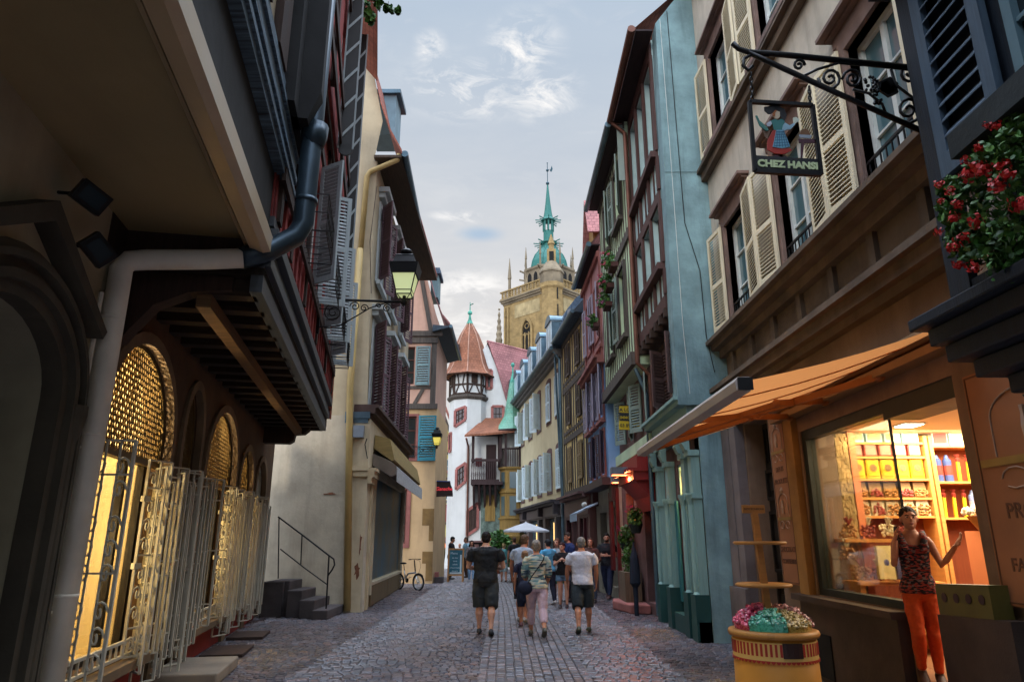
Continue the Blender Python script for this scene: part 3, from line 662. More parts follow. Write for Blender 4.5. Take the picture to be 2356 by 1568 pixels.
mb.prism([f3b.pt(.3, 2.3, .003), f3b.pt(.3, 2.95, .003), f3b.pt(.3, 2.95, .45), f3b.pt(.3, 2.6, .12)], f3b.e * 1.9); obj('shop_hood', mb, mat('red_hood_paint', '8a2420', .55, .15, 2, .15, 30, 'wood'), R3)
mb = MB(); f3b.box(mb, 0, L3_, 3.7, 3.98, .003, .14); obj('string_course', mb, M_green, R3)
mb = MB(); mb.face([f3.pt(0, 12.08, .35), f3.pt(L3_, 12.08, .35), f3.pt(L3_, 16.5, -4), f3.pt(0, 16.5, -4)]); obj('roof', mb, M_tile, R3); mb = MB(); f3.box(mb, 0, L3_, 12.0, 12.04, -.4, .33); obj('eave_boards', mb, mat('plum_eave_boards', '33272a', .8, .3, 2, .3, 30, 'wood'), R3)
mb = MB(); mb.tube([f3.pt(0.02, 12.03, .42), f3.pt(L3_, 12.03, .42)], .085, 10); obj('gutter', mb, M_zinc, R3)
mb = MB(); mb.tube([f3.pt(.05, 5.5, .03), f3.pt(.05, 4.9, -.2), f3.pt(.05, 0.1, -.2)], .05, 8); obj('downpipe', mb, M_zinc, R3)
mb = MB(); mb.box(2.72, 2.98, 15.63, 15.66, 10.4, 12.0); obj('vent_cover', mb, mat('grey_green_board', '8a9a94', .7, .1, 2, .1, 30), R3)

# ================================================================ pink and blue house
R4 = thing('pink_and_blue_house', 'narrow house, pink above and sky blue below, with grey shutters and flower boxes', 'house', (3.1, 22.5, 0))
f4 = Fac((2.82, 20.5), (2.68, 24.5)); f4b = Fac((2.86, 20.5), (2.71, 24.5)); f4g = Fac((3.12, 20.5), (2.92, 24.5)); L4_ = f4.len
M_rose = mat('rose_render', 'b88c90', .92, .14, 1.3, .3, 26, stain=.25); M_blue = mat('sky_blue_render', '86aedb', .92, .12, 1.3, .3, 26, stain=.2)
M_lsh = mat('lilac_shutter', '9a94a4', .6, .15, 3, .15, 40, 'wood'); M_dsh = mat('plum_shutter', '4a3c46', .6, .2, 3, .15, 40, 'wood')
g4 = [(.55, 1.3, 7.9, 9.6), (2.3, 3.05, 7.9, 9.6)]; g4b = [(.4, 1.15, 5.3, 6.85), (1.7, 2.45, 5.3, 6.85), (3.0, 3.7, 5.3, 6.85), (.5, 1.2, 3.55, 4.85), (2.2, 2.9, 3.55, 4.85)]
mb = MB(); f4.wall(mb, 0, L4_, 7.0, 10.9, g4, .2); obj('wall', mb, M_rose, R4)
mb = MB(); f4b.wall(mb, 0, L4_, 3.4, 7.0, g4b, .2); obj('blue_wall', mb, M_blue, R4)
mb = MB(); f4.box(mb, 0, L4_, 6.9, 7.05, -.3, .2); f4.box(mb, 0, L4_, 7.05, 7.14, -.3, .3); f4.box(mb, 0, L4_, 7.4, 7.5, .003, .1); f4.box(mb, 0, L4_, 10.4, 10.6, .003, .1)
for k in range(9): s = .1 + k * (L4_ - .2) / 8; (f4.box(mb, s - .05, s + .05, 7.14, 7.398, .003, .05))
for k in (0, 3.5, 7.0, L4_ * 2): f4.box(mb, k / 2 + .0, k / 2 + .1, 7.5, 10.4, .003, .05) if k / 2 + .1 < L4_ else None
obj('cornice', mb, M_pink, R4)
for a, b, c, d in g4:
    s_ = MB(); f4.rect(s_, a, b, c, d, .1, .003, .05); obj('window_surround', s_, M_pink, R4)
    window(f4, a, b, c, d, M_whitew, M_pane, R4, -.1, 2, 2); shutter(f4, b + .04, c, d, .4, 6, M_lsh, R4, .06, 1); shutter(f4, a - .04, c, d, .4, 12, M_lsh, R4, .06, -1)
for i, (a, b, c, d) in enumerate(g4b):
    s_ = MB(); f4b.rect(s_, a, b, c, d, .1, .003, .05); f4b.box(s_, a - .14, b + .14, c - .2, c - .1, .003, .16); obj('window_surround', s_, M_pink, R4)
    sm = M_lsh if i < 3 else M_dsh
    window(f4b, a, b, c, d, M_whitew, M_pane, R4, -.1, 2, 2); shutter(f4b, b + .03, c, d, .36, 8, sm, R4, .06, 1); shutter(f4b, a - .03, c, d, .36, 24, sm, R4, .06, -1)
mb = MB(); f4g.wall(mb, 0, L4_, 0, 3.4, [(.3, 1.7, .3, 2.6), (2.1, 3.3, .1, 2.5)], .3); obj('shop_front', mb, mat('cream_shop_render', '9c9a8c', .85, .15, 2, .2, 30), R4)
mb = MB(); f4g.box(mb, .3, 1.7, .3, 2.6, -.28, -.22); f4g.box(mb, 2.1, 3.3, .1, 2.5, -.28, -.22); obj('shop_window', mb, M_pane, R4)
mb = MB(); f4b.box(mb, .0, L4_, 3.2, 3.42, -.3, .22); f4g.box(mb, .1, .5, 2.75, 3.198, .003, .2); f4g.box(mb, 3.5, 3.9, 2.75, 3.198, .003, .2); obj('shop_cornice', mb, mat('dark_plum_paint', '3c2c30', .6, .2, 2, .15, 30), R4)
mb = MB(); f4g.box(mb, .0, .12, 0, 3.1, .003, .1)
for k in range(3): f4g.box(mb, .3 + k * .14, .36 + k * .14, .8, 3.0, .12, .2)
obj('red_pilaster', mb, mat('ox_red_paint', '5e1c1c', .6, .2, 2, .15, 30), R4)
mb = MB()
mb.face([f4.pt(-.02, 10.85, .28), f4.pt(L4_ + .05, 10.85, .28), f4.pt(L4_ + .05, 14.5, -2.6), f4.pt(-.02, 14.5, -2.6)]); obj('roof', mb, M_tilep, R4); mb = MB(); f4.box(mb, -.02, L4_ + .05, 10.78, 10.82, -.3, .26); obj('eave_boards', mb, mat('plum_eave_boards', '33272a', .8, .3, 2, .3, 30, 'wood'), R4)
mb = MB(); mb.tube([f4.pt(-.02, 10.82, .34), f4.pt(L4_ + .05, 10.82, .34)], .09, 10); obj('gutter', mb, M_zinc, R4)
# tall dormer on its roof
mb = MB(); c0 = f4.pt(3.75, 0, -.35); dz0 = 11.2
for sx in (0,): mb.box(c0.x - .02, c0.x + 2.2, c0.y - .8, c0.y + .6, 11.3, 13.0)
mb.m = 1; mb.prism([(c0.x - .25, c0.y - 1.15, 12.5), (c0.x - .25, c0.y - .1, 14.3), (c0.x - .25, c0.y + .95, 12.5), (c0.x - .25, c0.y + .85, 12.5), (c0.x - .25, c0.y - .1, 14.1), (c0.x - .25, c0.y - 1.05, 12.5)], (2.6, 0, 0))
mb.m = 0; mb.prism([(c0.x - .02, c0.y - .85, 13.0), (c0.x - .02, c0.y + .6, 13.0), (c0.x - .02, c0.y - .1, 14.0)], (.1, 0, 0))
obj('dormer', mb, [mat('ochre_gable', '9a7a48', .9, .15, 2, .2, 30), M_tilep], R4)

# ================================================================ ochre half-timbered house
R5 = thing('ochre_half_timbered_house', 'ochre half-timbered house with brown louvred shutters beside the pale yellow house', 'house', (2.9, 27, 0))
f5 = Fac((2.68, 24.52), (2.2, 28.98)); L5_ = f5.len
M_ochre = mat('ochre_render', 'cbb47c', .92, .14, 1.3, .3, 26, stain=.2); M_osh = mat('brown_grey_shutter', '4f443c', .65, .2, 3, .2, 40, 'wood'); M_osh2 = mat('tan_shutter', '8a7654', .65, .2, 3, .2, 40, 'wood')
g5 = [(a, a + .75, z, z + 1.35) for a in (.75, 2.75) for z in (8.1, 6.1)] + [(a, a + .75, 3.8, 5.2) for a in (.75, 2.75)]
mb = MB(); f5.wall(mb, 0, L5_, 3.3, 9.9, g5, .2); obj('wall', mb, M_ochre, R5)
mb = MB()
for z in (3.4, 5.55, 7.65, 9.7): f5.box(mb, 0, L5_, z - .1, z + .12, .003, .04)
for z in (5.86, 7.95): f5.box(mb, 0, L5_, z - .06, z + .06, .003, .03)
for k in range(11):
    s = .06 + k * (L5_ - .14) / 10
    for z0, z1 in ((3.521, 5.45), (5.671, 7.55), (7.771, 9.6)):
        if any(a - .08 < s < b + .08 for a, b, *_ in g5): f5.box(mb, s - .05, s + .05, z0, z0 + .32, .0032, .035)
        else: f5.box(mb, s - .05, s + .05, z0, z1, .0032, .035)
obj('timber_frame', mb, M_timberg, R5)
for i, (a, b, c, d) in enumerate(g5):
    window(f5, a, b, c, d, M_osh, M_pane, R5, -.1, 2, 2)
    sm = M_osh if i < 4 else M_osh2
    shutter(f5, a + .005, c, d, .37, 3, sm, R5, .045, 1, (.5,) if i < 4 else (.62,)); shutter(f5, b - .005, c, d, .37, 3, sm, R5, .045, -1, (.5,) if i < 4 else (.62,))
mb = MB(); f5.wall(mb, 0, L5_, 0, 3.1, [(.4, 1.6, .4, 2.4), (2.2, 3.0, .05, 2.4), (3.3, 4.2, .4, 2.4)], .3); f5.box(mb, 0, L5_, 2.5, 3.0, .003, .06); obj('shop_front', mb, mat('mauve_shop_wood', '6d5350', .65, .2, 2, .2, 30, 'wood'), R5)
mb = MB(); f5.box(mb, -.05, L5_, 3.1, 3.2, -.3, .25); f5.box(mb, -.05, L5_, 3.2, 3.28, -.3, .4); obj('shop_cornice', mb, M_plum, R5)
mb = MB(); f5.box(mb, .4, 1.6, .4, 2.4, -.28, -.22); f5.box(mb, 3.3, 4.2, .4, 2.4, -.28, -.22); f5.box(mb, 2.2, 3.0, .05, 2.4, -.28, -.22); obj('shop_window', mb, M_pane, R5)
mb = MB()
for s in (.35, .95, 1.65, 2.1, 3.1, 4.25): f5.box(mb, s - .05, s + .05, .05, 2.42, -.2, .02)
obj('shop_frame', mb, mat('ox_blood_wood', '55222a', .6, .2, 2, .15, 30, 'wood'), R5)
mb = MB(); mb.face([f5.pt(-.02, 9.95, .35), f5.pt(L5_, 9.95, .35), f5.pt(L5_, 13.8, -3), f5.pt(-.02, 13.8, -3)]); mb.face([f5.pt(-.02, 9.86, .33), f5.pt(L5_, 9.86, .33), f5.pt(L5_, 9.86, -.3), f5.pt(-.02, 9.86, -.3)]); obj('roof', mb, M_slate, R5)
mb = MB(); mb.tube([f5.pt(0, 9.9, .42), f5.pt(L5_, 9.9, .42)], .09, 8); obj('gutter', mb, M_zinc, R5)
mb = MB(); mb.box(3.3, 5.2, 25.0, 28.6, 12.0, 12.8); mb.tube([(2.62, 28.4, 10.6), (2.62, 28.4, 11.25)], .22, 10); obj('chimney', mb, mat('tin_chimney', '7a8088', .5, .2, 2, .2, 30), R5)

# ================================================================ pale yellow house with white shutters
R6 = thing('pale_yellow_house', 'long pale yellow house with white shutters and six dormers on a slate roof', 'house', (1.5, 37, 0))
f6 = Fac((2.2, 29.0), (-.05, 45.2)); L6_ = f6.len
M_pale = mat('pale_yellow_render', 'c8bc98', .92, .08, 1.2, .2, 24, stain=.12); M_wsh = mat('white_shutter_paint', 'c9dadf', .6, .08, 3, .12, 40, 'wood')
c6 = [.75 + .35, 3.25, 5.9, 8.6, 11.3, 14.2]; g6 = [(c - .48, c + .48, z0, z1) for c in c6 for z0, z1 in ((3.75, 5.45), (6.95, 8.75))]
mb = MB(); f6.wall(mb, 0, L6_, 3.3, 9.5, g6, .22); obj('wall', mb, M_pale, R6)
openw = {0: (1, 1), 1: (0, 0), 2: (0, 1), 3: (0, 0), 4: (0, 0), 5: (0, 0)}
for i, c in enumerate(c6):
    for r, (z0, z1) in enumerate(((3.75, 5.45), (6.95, 8.75))):
        a, b = c - .48, c + .48
        s_ = MB(); f6.rect(s_, a, b, z0, z1, .12, -.2, .03)
        arc = [f6.pt(c + .6 * cos(t_), z1 + .12 + .16 * sin(t_), .003) for t_ in [pi * k / 10 for k in range(11)]]; s_.prism(arc, f6.n * .03)
        obj('window_surround', s_, M_plum, R6)
        window(f6, a, b, z0, z1, M_whitew, M_pane, R6, -.14, 2, 3)
        cl = (i == 0) or (i == 1 and r == 1)
        if cl: shutter(f6, a, z0, z1, .47, 4, M_wsh, R6, .05, 1); shutter(f6, b, z0, z1, .47, 4, M_wsh, R6, .05, -1)
        else: shutter(f6, b, z0, z1, .47, 40 if (i + r) % 2 else 25, M_wsh, R6, .05, 1); shutter(f6, a, z0, z1, .47, 55, M_wsh, R6, .05, -1)
mb = MB(); sh6 = [(.6, 2.0, .5, 2.6), (2.4, 4.6, .5, 2.6), (5.2, 6.3, .05, 2.6), (6.8, 9.4, .5, 2.6), (10.2, 13, .5, 2.6)]
f6.wall(mb, 0, L6_, 0, 3.1, sh6, .3); f6.box(mb, 1.2, L6_, 2.66, 3.08, .003, .08); obj('shop_front', mb, mat('grey_mauve_shop_wood', '6a605e', .65, .2, 2, .2, 30, 'wood'), R6)
mb = MB(); f6.box(mb, 1.0, L6_ + .2, 3.1, 3.2, -.3, .3); f6.box(mb, 1.0, L6_ + .2, 3.2, 3.3, -.3, .45)
for s in (1.2, 4.9, 9.8, 14.6): f6.box(mb, s - .12, s + .12, 2.7, 3.1, .08, .3)
obj('shop_cornice', mb, mat('slate_purple_cornice', '3d383c', .7, .2, 2, .2, 30), R6)
mb = MB()
for a, b, c, d in sh6: f6.box(mb, a, b, c, d, -.28, -.22)
obj('shop_window', mb, M_pane2, R6)
mb = MB()
for s in (2.2, 3.4, 4.8, 6.5, 8.0): f6.box(mb, s - .04, s + .04, .9, 2.4, -.2, -.16)
obj('lit_strip', mb, emit('warm_strip', 'ffcf80', 1.2), R6)
mb = MB(); f6.box(mb, 0, L6_ + .15, 9.3, 9.42, -.2, .2); f6.box(mb, 0, L6_ + .15, 9.42, 9.54, -.2, .34); f6.box(mb, 0, L6_ + .15, 9.54, 9.66, -.2, .48); obj('cornice', mb, mat('grey_cornice', '6b6a68', .75, .15, 2, .2, 30), R6)
mb = MB()
pr = [(.5, 9.66), (.1, 10.6), (-.25, 11.5), (-.7, 12.1), (-3, 13.4)]
for (n0, z0), (n1, z1) in zip(pr, pr[1:]): mb.face([f6.pt(0, z0, n0), f6.pt(L6_ + .15, z0, n0), f6.pt(L6_ + .15, z1, n1), f6.pt(0, z1, n1)])
mb.prism([f6.pt(0, z, n) for n, z in pr] + [f6.pt(0, 9.66, -3)], f6.e * .02); mb.prism([f6.pt(L6_ + .13, z, n) for n, z in pr] + [f6.pt(L6_ + .13, 9.66, -3)], f6.e * .02)
obj('roof', mb, M_slate, R6)
M_dorm = mat('pale_blue_dormer', 'cadde3', .6, .1, 2, .12, 30)
for k in range(6):
    c = 1.2 + k * 2.65; dm = MB(); f6.box(dm, c - .62, c + .62, 9.72, 11.15, -.6, .36)
    arc = [f6.pt(c + .7 * cos(t_), 11.15 + .36 * sin(t_), -.8) for t_ in [pi * q / 10 for q in range(11)]]; dm.m = 1; dm.prism(arc, f6.n * 1.22); f6.box(dm, c - .635, c - .621, 9.76, 11.1, -.6, .34); f6.box(dm, c + .621, c + .635, 9.76, 11.1, -.6, .34)
    do = obj('dormer', dm, [M_dorm, M_zinc], R6)
    pn = MB()
    for sg in (-1, 1): f6.box(pn, c + sg * .27 - .19, c + sg * .27 + .19, 9.95, 11.0, .362, .37)
    obj('pane', pn, pane_mat('curtained_glass', '8fb0bc', .2), do)
mb = MB(); mb.tube([f6.pt(-.02, 9.68, .5), f6.pt(L6_ + .1, 9.68, .5)], .09, 8); obj('gutter', mb, M_zinc, R6)
mb = MB(); mb.tube([f6.pt(.08, 9.65, .45), f6.pt(.1, 9.2, .12), f6.pt(.1, 3.4, .1), f6.pt(.1, .1, .1)], .07, 8); mb.tube([f6.pt(.3, 9.9, .3), f6.pt(.3, 3.6, .08)], .05, 8); obj('downpipe', mb, M_zinc, R6)
mb = MB(); mb.face([f6.pt(L6_, 0, 0), f6.pt(L6_, 9.5, 0), f6.pt(L6_, 9.5, -4), f6.pt(L6_, 0, -4)]); obj('end_wall', mb, M_pale, R6)
# ================================================================ left: stone portal house and jettied arcade house
fL = Fac((-3.45, 4.5), (-5.35, 14.5), (0, 10))
def arch_wall(fc, mb, s0, s1, z0, z1, arches, depth, n=0, seg=14):
    cur = s0
    for a, b, zb, zs, rise in sorted(arches):
        if a > cur: mb.face([fc.pt(cur, z0, n), fc.pt(a, z0, n), fc.pt(a, z1, n), fc.pt(cur, z1, n)])
        if zb > z0: mb.face([fc.pt(a, z0, n), fc.pt(b, z0, n), fc.pt(b, zb, n), fc.pt(a, zb, n)]); mb.face([fc.pt(a, zb, n), fc.pt(b, zb, n), fc.pt(b, zb, n - depth), fc.pt(a, zb, n - depth)])
        c, r = (a + b) / 2, (b - a) / 2; cv = [(c - r * cos(pi * k / seg), zs + rise * sin(pi * k / seg)) for k in range(seg + 1)]
        for p, q in zip(cv, cv[1:]):
            mb.face([fc.pt(*p, n), fc.pt(*q, n), fc.pt(q[0], z1, n), fc.pt(p[0], z1, n)])
            mb.face([fc.pt(*p, n), fc.pt(*q, n), fc.pt(*q, n - depth), fc.pt(*p, n - depth)])
        for s in (a, b): mb.face([fc.pt(s, zb, n), fc.pt(s, zs, n), fc.pt(s, zs, n - depth), fc.pt(s, zb, n - depth)])
        cur = b
    if cur < s1: mb.face([fc.pt(cur, z0, n), fc.pt(s1, z0, n), fc.pt(s1, z1, n), fc.pt(cur, z1, n)])
def arch_band(fc, mb, a, b, zb, zs, rise, r0, r1, n0, n1, seg=16):
    c, r = (a + b) / 2, (b - a) / 2
    def cv(o): return [(a - o, zb)] + [(c - (r + o) * cos(pi * k / seg), zs + (rise + o) * sin(pi * k / seg)) for k in range(seg + 1)] + [(b + o, zb)]
    I, O = cv(r0), cv(r1)
    for k in range(len(I) - 1):
        mb.hexa([fc.pt(*I[k], n0), fc.pt(*I[k + 1], n0), fc.pt(*O[k + 1], n0), fc.pt(*O[k], n0), fc.pt(*I[k], n1), fc.pt(*I[k + 1], n1), fc.pt(*O[k + 1], n1), fc.pt(*O[k], n1)])
# ---- stone portal house
L0 = thing('portal_house', 'shaded plaster house with moulded stone portal at the left edge', 'house', (-3.3, 3, 0))
M_lplas = mat('grey_green_plaster', '9a957e', .92, .14, 1.2, .25, 24, stain=.2); M_portal = mat('grey_portal_stone', '48443a', .88, .25, 1.8, .3, 30, stain=.3)
mb = MB(); arch_wall(fL, mb, -18, 1.55, 0, 4.56, [(-.75, .85, 0, 2.72, .55)], .5); obj('wall', mb, M_lplas, L0)
mb = MB()
for r0, r1, n in ((-.008, .09, .05), (.09, .16, .11), (.16, .24, .05), (.24, .29, .13), (.29, .35, .08)): arch_band(fL, mb, -.75, .85, 0 if r1 < .3 else 2.3, 2.72, .55, r0, r1, -.1, n)
for sg in (-1, 1): mb.prism([fL.pt(0, 4.02, .003), fL.pt(0, 3.86, .003), fL.pt(.05 + sg * 1.1, 3.3, .003), fL.pt(.05 + sg * 1.16, 3.38, .003)], fL.n * .16)
for sg in (-1, 1): mb.lathe([(.1, 0), (.1, .35), (.075, .42), (.07, 2.4), (.1, 2.5), (.12, 2.62), (.12, 2.7)], fL.pt(.05 + sg * 1.02, 0, .05), 12)
obj('portal_moulding', mb, M_portal, L0)
mb = MB(); fL.box(mb, -.75, .85, 0, 2.72, -.48, -.4); mb.prism([fL.pt(.05 + .79 * cos(t), 2.73 + .53 * sin(t), -.48) for t in [pi * k / 12 for k in range(13)]], fL.n * .07)
for k in range(-2, 3): fL.box(mb, k * .28 - .05, k * .28 + .15, .15, 2.6, -.4, -.37)
obj('door', mb, mat('dark_teal_door', '1d2b2c', .6, .25, 2, .25, 30, 'wood'), L0)
mb = MB(); fL.box(mb, -18, 1.70, 4.56, 4.64, 0, 1.12); obj('soffit', mb, mat('olive_soffit_plaster', '94835f', .9, .1, .8, .15, 24, stain=.15), L0)
mb = MB()
prof = [(1.1, 4.56), (1.1, 4.48), (1.15, 4.44), (1.15, 4.47), (1.18, 4.40), (1.3, 4.38), (1.36, 4.42), (1.36, 4.60), (1.3, 4.66), (1.1, 4.66)]
mb.rings([[fL.pt(s, z, n) for n, z in prof] for s in (-18, 1.72)]); obj('fascia', mb, mat('tan_gloss_paint', 'b09c7c', .32, .08, 2, .08, 30, spec=.6), L0)
mb = MB(); fL.box(mb, -18, 2.2, 4.68, 5.35, 1.0, 1.3); obj('upper_beam', mb, plain('recess_shade', '12110f', .8), L0)  # near-black strip paints in the shade of the recess under the jetty
M_weath = mat('weathered_blue_board', '60788a', .6, .45, 1.6, 1.0, 40, 'woodh', col2='0c0f12')
mb = MB(); fL.box(mb, -18, 2.5, 5.36, 6.15, 1.0, 1.4)
for z in (5.44, 5.62, 5.9): fL.box(mb, -18, 2.5, z, z + .06, 1.4, 1.43)
obj('weathered_board', mb, M_weath, L0)
mb = MB(); fL.box(mb, -18, 2.2, 6.16, 9.5, .9, 1.34); obj('upper_wall', mb, mat('tan_infill', '8d8068', .9, .15, 1.5, .25, 26), L0)
mb = MB()
for k in range(10): fL.box(mb, -6.9 + k * .95, -6.45 + k * .95, 6.16, 9.5, 1.343, 1.42)
fL.box(mb, -18, 2.2, 7.6, 7.85, 1.421, 1.46); obj('upper_post', mb, M_timber, L0)
mb = MB(); mb.prism([fL.pt(1.82, z, n) for n, z in ((0, 4.19), (1.0, 4.19), (1.0, 4.05), (.6, 4.0), (.3, 3.85), (.12, 3.6), (0, 3.4))], fL.e * .2); fL.box(mb, 1.705, 1.745, 4.29, 5.1, -.3, 1.1); fL.box(mb, 1.3, 1.745, 4.21, 4.70, -.4, .008); obj('bracket', mb, M_timber, L0)  # the two boxes are fillers added to stop light leaking past the soffit
for i, (s, z, lb) in enumerate(((.28, 4.2, 'black box floodlight under the soffit, the higher of two'), (.56, 3.88, 'black box floodlight tilted down beside the stone hood, the lower of two'))):
    t = thing('floodlight', lb, 'floodlight', fL.pt(s, z, 0)); c = fL.pt(s, z, .24)
    up = (Z * .8 - fL.e * .1 + fL.n * .55).normalized() if i == 0 else (Z * .6 + fL.n * .75).normalized(); fw = (-fL.e * .75 + fL.n * .6 - Z * .35).normalized(); sdv = fw.cross(up).normalized(); up = sdv.cross(fw)
    m1 = MB(); m1.obox(c - sdv * .12 - up * .09 - fw * .06, sdv * .24, up * .18, fw * .1)
    for k in range(5): m1.obox(c - sdv * (.1 - k * .045) - up * .08 - fw * .1, sdv * .012, up * .16, fw * .04)
    obj('housing', m1, M_iron, t, bevel=.006); m2 = MB(); m2.obox(c - sdv * .085 - up * .06 + fw * .042, sdv * .17, up * .12, fw * .004); obj('lens', m2, pane_mat('floodlight_lens', '22323a', .2), t)
    m3 = MB(); m3.tube([fL.pt(s, z + .02, 0), fL.pt(s, z + .02, .14), c], .014, 6); obj('bracket', m3, M_iron, t)
# ---- arcade house
L1 = thing('jettied_arcade_house', 'jettied timber house with lit arched shop windows behind white iron grilles', 'house', (-4.4, 9.5, 0))
M_arc = mat('dark_brown_stone', '54402e', .9, .25, 1.6, .35, 30, stain=.4); M_red = mat('red_plinth_paint', '7a2a24', .8, .2, 1.8, .2, 30, stain=.3)  # arcade stone is a dark brown, plinth red
arcs = [(1.78, 4.0, .46, 2.75, .95), (4.5, 5.4, .08, 2.95, .7), (5.86, 8.1, .46, 2.72, .95), (8.5, 9.9, .46, 2.6, .72), (10.3, 11.6, .46, 2.6, .7)]
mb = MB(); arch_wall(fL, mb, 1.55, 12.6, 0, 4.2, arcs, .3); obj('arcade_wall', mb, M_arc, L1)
mb = MB()
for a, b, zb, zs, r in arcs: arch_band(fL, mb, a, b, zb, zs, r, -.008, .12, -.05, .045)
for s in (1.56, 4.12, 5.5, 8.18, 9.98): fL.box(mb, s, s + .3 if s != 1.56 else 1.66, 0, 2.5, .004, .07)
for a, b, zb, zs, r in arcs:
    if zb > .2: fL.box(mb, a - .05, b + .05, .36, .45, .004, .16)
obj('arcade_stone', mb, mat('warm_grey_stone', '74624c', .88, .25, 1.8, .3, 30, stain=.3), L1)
mb = MB()
for a, b, zb, zs, r in arcs:
    if zb > .2: fL.box(mb, a - .02, b + .02, 0.01, .36, .004, .03)
obj('red_plinth', mb, M_red, L1)
M_niche = mat('lit_display_wall', 'dccca4', .85, .1, 1.2, .1, 24); M_wgr = mat('grey_white_grille_paint', 'b2b0a2', .5, .15, 3, .12, 40)
M_olat = mat('bronze_lattice', '6e5a34', .55, .25, 3, .15, 40, 'plaster', .3)
for i, (a, b, zb, zs, r) in enumerate(arcs):
    top = zs + r; nb = MB()
    if i != 1:
        fL.box(nb, a - .05, b + .05, zb - .04, top + .1, -1.2, -1.16); fL.box(nb, a - .09, a - .05, zb - .04, top + .1, -1.2, -.31); fL.box(nb, b + .05, b + .09, zb - .04, top + .1, -1.2, -.31)
        fL.box(nb, a - .09, b + .09, zb - .08, zb - .04, -1.2, -.31); fL.box(nb, a - .09, b + .09, top + .1, top + .14, -1.2, -.31)
        obj('display_niche', nb, M_niche if i < 4 else M_dark, L1)
    else:
        fL.box(nb, a, b, zb, top, -.3, -.22); obj('door', nb, mat('dark_brown_door', '2a211a', .6, .2, 2, .2, 30, 'wood'), L1)
    # frame and pane
    if i != 1:
        wf_ = MB(); c = (a + b) / 2; fL.rect(wf_, a + .06, b - .06, zb + .06, 2.5, .06, -.3, -.22); fL.box(wf_, c + .42, c + .5, zb + .12, 2.5, -.3, -.22)
        w_ = obj('window', wf_, plain('dark_window_frame', '1c1712', .6), L1); p_ = MB(); fL.box(p_, a + .06, b - .06, zb + .06, 2.5, -.262, -.256); obj('pane', p_, M_clear, w_)
    # lattice in the head of the arch
    lt = MB(); c, rr = (a + b) / 2, (b - a) / 2
    def inside(s, z): return a + .02 < s < b - .02 and 2.52 < z and (z <= zs or ((s - c) / rr) ** 2 + ((z - zs) / r) ** 2 < .97)
    stp = .068 if i < 3 else .08
    for dg in (1, -1):
        k0 = -60
        for k in range(k0, 60):
            run = None; pts = []
            for j in range(90):
                z = 2.5 + j * .02; s = c + k * stp + dg * (z - 2.5) * .55
                if inside(s, z): pts.append((s, z))
            if len(pts) > 2:
                n_ = -.1 if dg > 0 else -.092; q = pts[::3] + ([pts[-1]] if len(pts) % 3 != 1 else [])
                fL.bar(lt, pts[0], pts[-1], .02, .008, n_)
    for k in range(int((b - a) / .11)):
        s = a + .06 + k * .11; h = zs + r * sqrt(max(0, 1 - ((s - c) / rr) ** 2)) - .03
        if h > 2.55: fL.bar(lt, (s, 2.52), (s, h), .014, .012, -.105)
    arch_band(fL, lt, a, b, 2.5, zs, r, -.045, -.005, -.12, -.07); fL.box(lt, a, b, 2.46, 2.53, -.12, -.07)
    obj('lattice', lt, M_olat if i < 4 else M_wgr, L1)
    # sill railing and folded gate leaves standing out from the wall
    if i != 1:
        rl = MB(); fL.box(rl, a, b, .62, .65, .02, .05); fL.box(rl, a, b, .48, .51, .02, .05)
        for k in range(int((b - a) / .16) + 1): fL.box(rl, a + k * .16, a + k * .16 + .02, .511, .619, .025, .045)
        obj('sill_rail', rl, M_wgr, L1)
def gate_leaf(sh, ang, wd, z0, z1, scroll, bars=4):
    a = radians(ang); d = fL.e * cos(a) + fL.n * sin(a); o0 = fL.pt(sh, 0, .04); mb = MB()
    P = lambda x, z: o0 + d * x + Z * z
    for x in (0, wd): mb.beam(P(x, z0), P(x, z1), .027, .024)
    for z in (z0, z0 + .28, (z0 + z1) / 2, z1 - .3, z1): mb.beam(P(0, z), P(wd, z), .02, .018)
    for k in range(1, bars): mb.beam(P(wd * k / bars, z0), P(wd * k / bars, z1), .015, .015)
    if scroll:
        w4 = wd / 4
        z = z0 + .12; k = 0
        while z < z1 - .15:
            for sg in (-1, 1):
                c = wd / 2 + sg * w4; R = w4 * .8
                pts = [P(c + R * (1 - t * .07) * cos(t * .7 + (0 if sg > 0 else pi)) * (1 - t / 16), z + R * 1.25 * sin(t * .7) * (1 - t / 16)) for t in range(12)]
                mb.tube(pts, .011, 5)
            z += .2 if k % 3 else .3; k += 1
    for z in (z0 + .9, z0 + 1.6): mb.beam(P(-.03, z), P(.06, z), .05, .06)
    return obj('gate_leaf', mb, M_wgr, L1)
for i, (a, b, zb, zs, r) in enumerate(arcs):
    lo = .5 if i != 1 else .1
    gate_leaf(a - .14 * (i == 0), 96 if i == 0 else 84, .36 if i == 0 else .26, lo - .25 * (i == 0), 2.5, i == 0, 3)
for r0, r1 in ((3.25, 5.75), (7.15, 8.7), (9.3, 11.4)):         # folded leaves stand in a zigzag row along the wall
    k = 0; s = r0
    while s < r1:
        gate_leaf(s if k % 2 == 0 else s + .27, 30 if k % 2 == 0 else 146, .32, .48 - .16 * (k % 3), 2.5 - .07 * (k % 4), k in (0, 1, 5), 2); s += .34 if k % 2 else 0.03; k += 1
for i, (x, p, cc) in enumerate(((2.9, 150, 0), (7.0, 110, 0), (9.2, 65, 0))):
    q = fL.pt(x, 3.2, -.75); point('arcade_lamp', q, p, (1, .78, .46), .08)
    q = fL.pt(x, 1.6, -.8); point('arcade_lamp_low', q, p * .35, (1, .78, .46), .08)
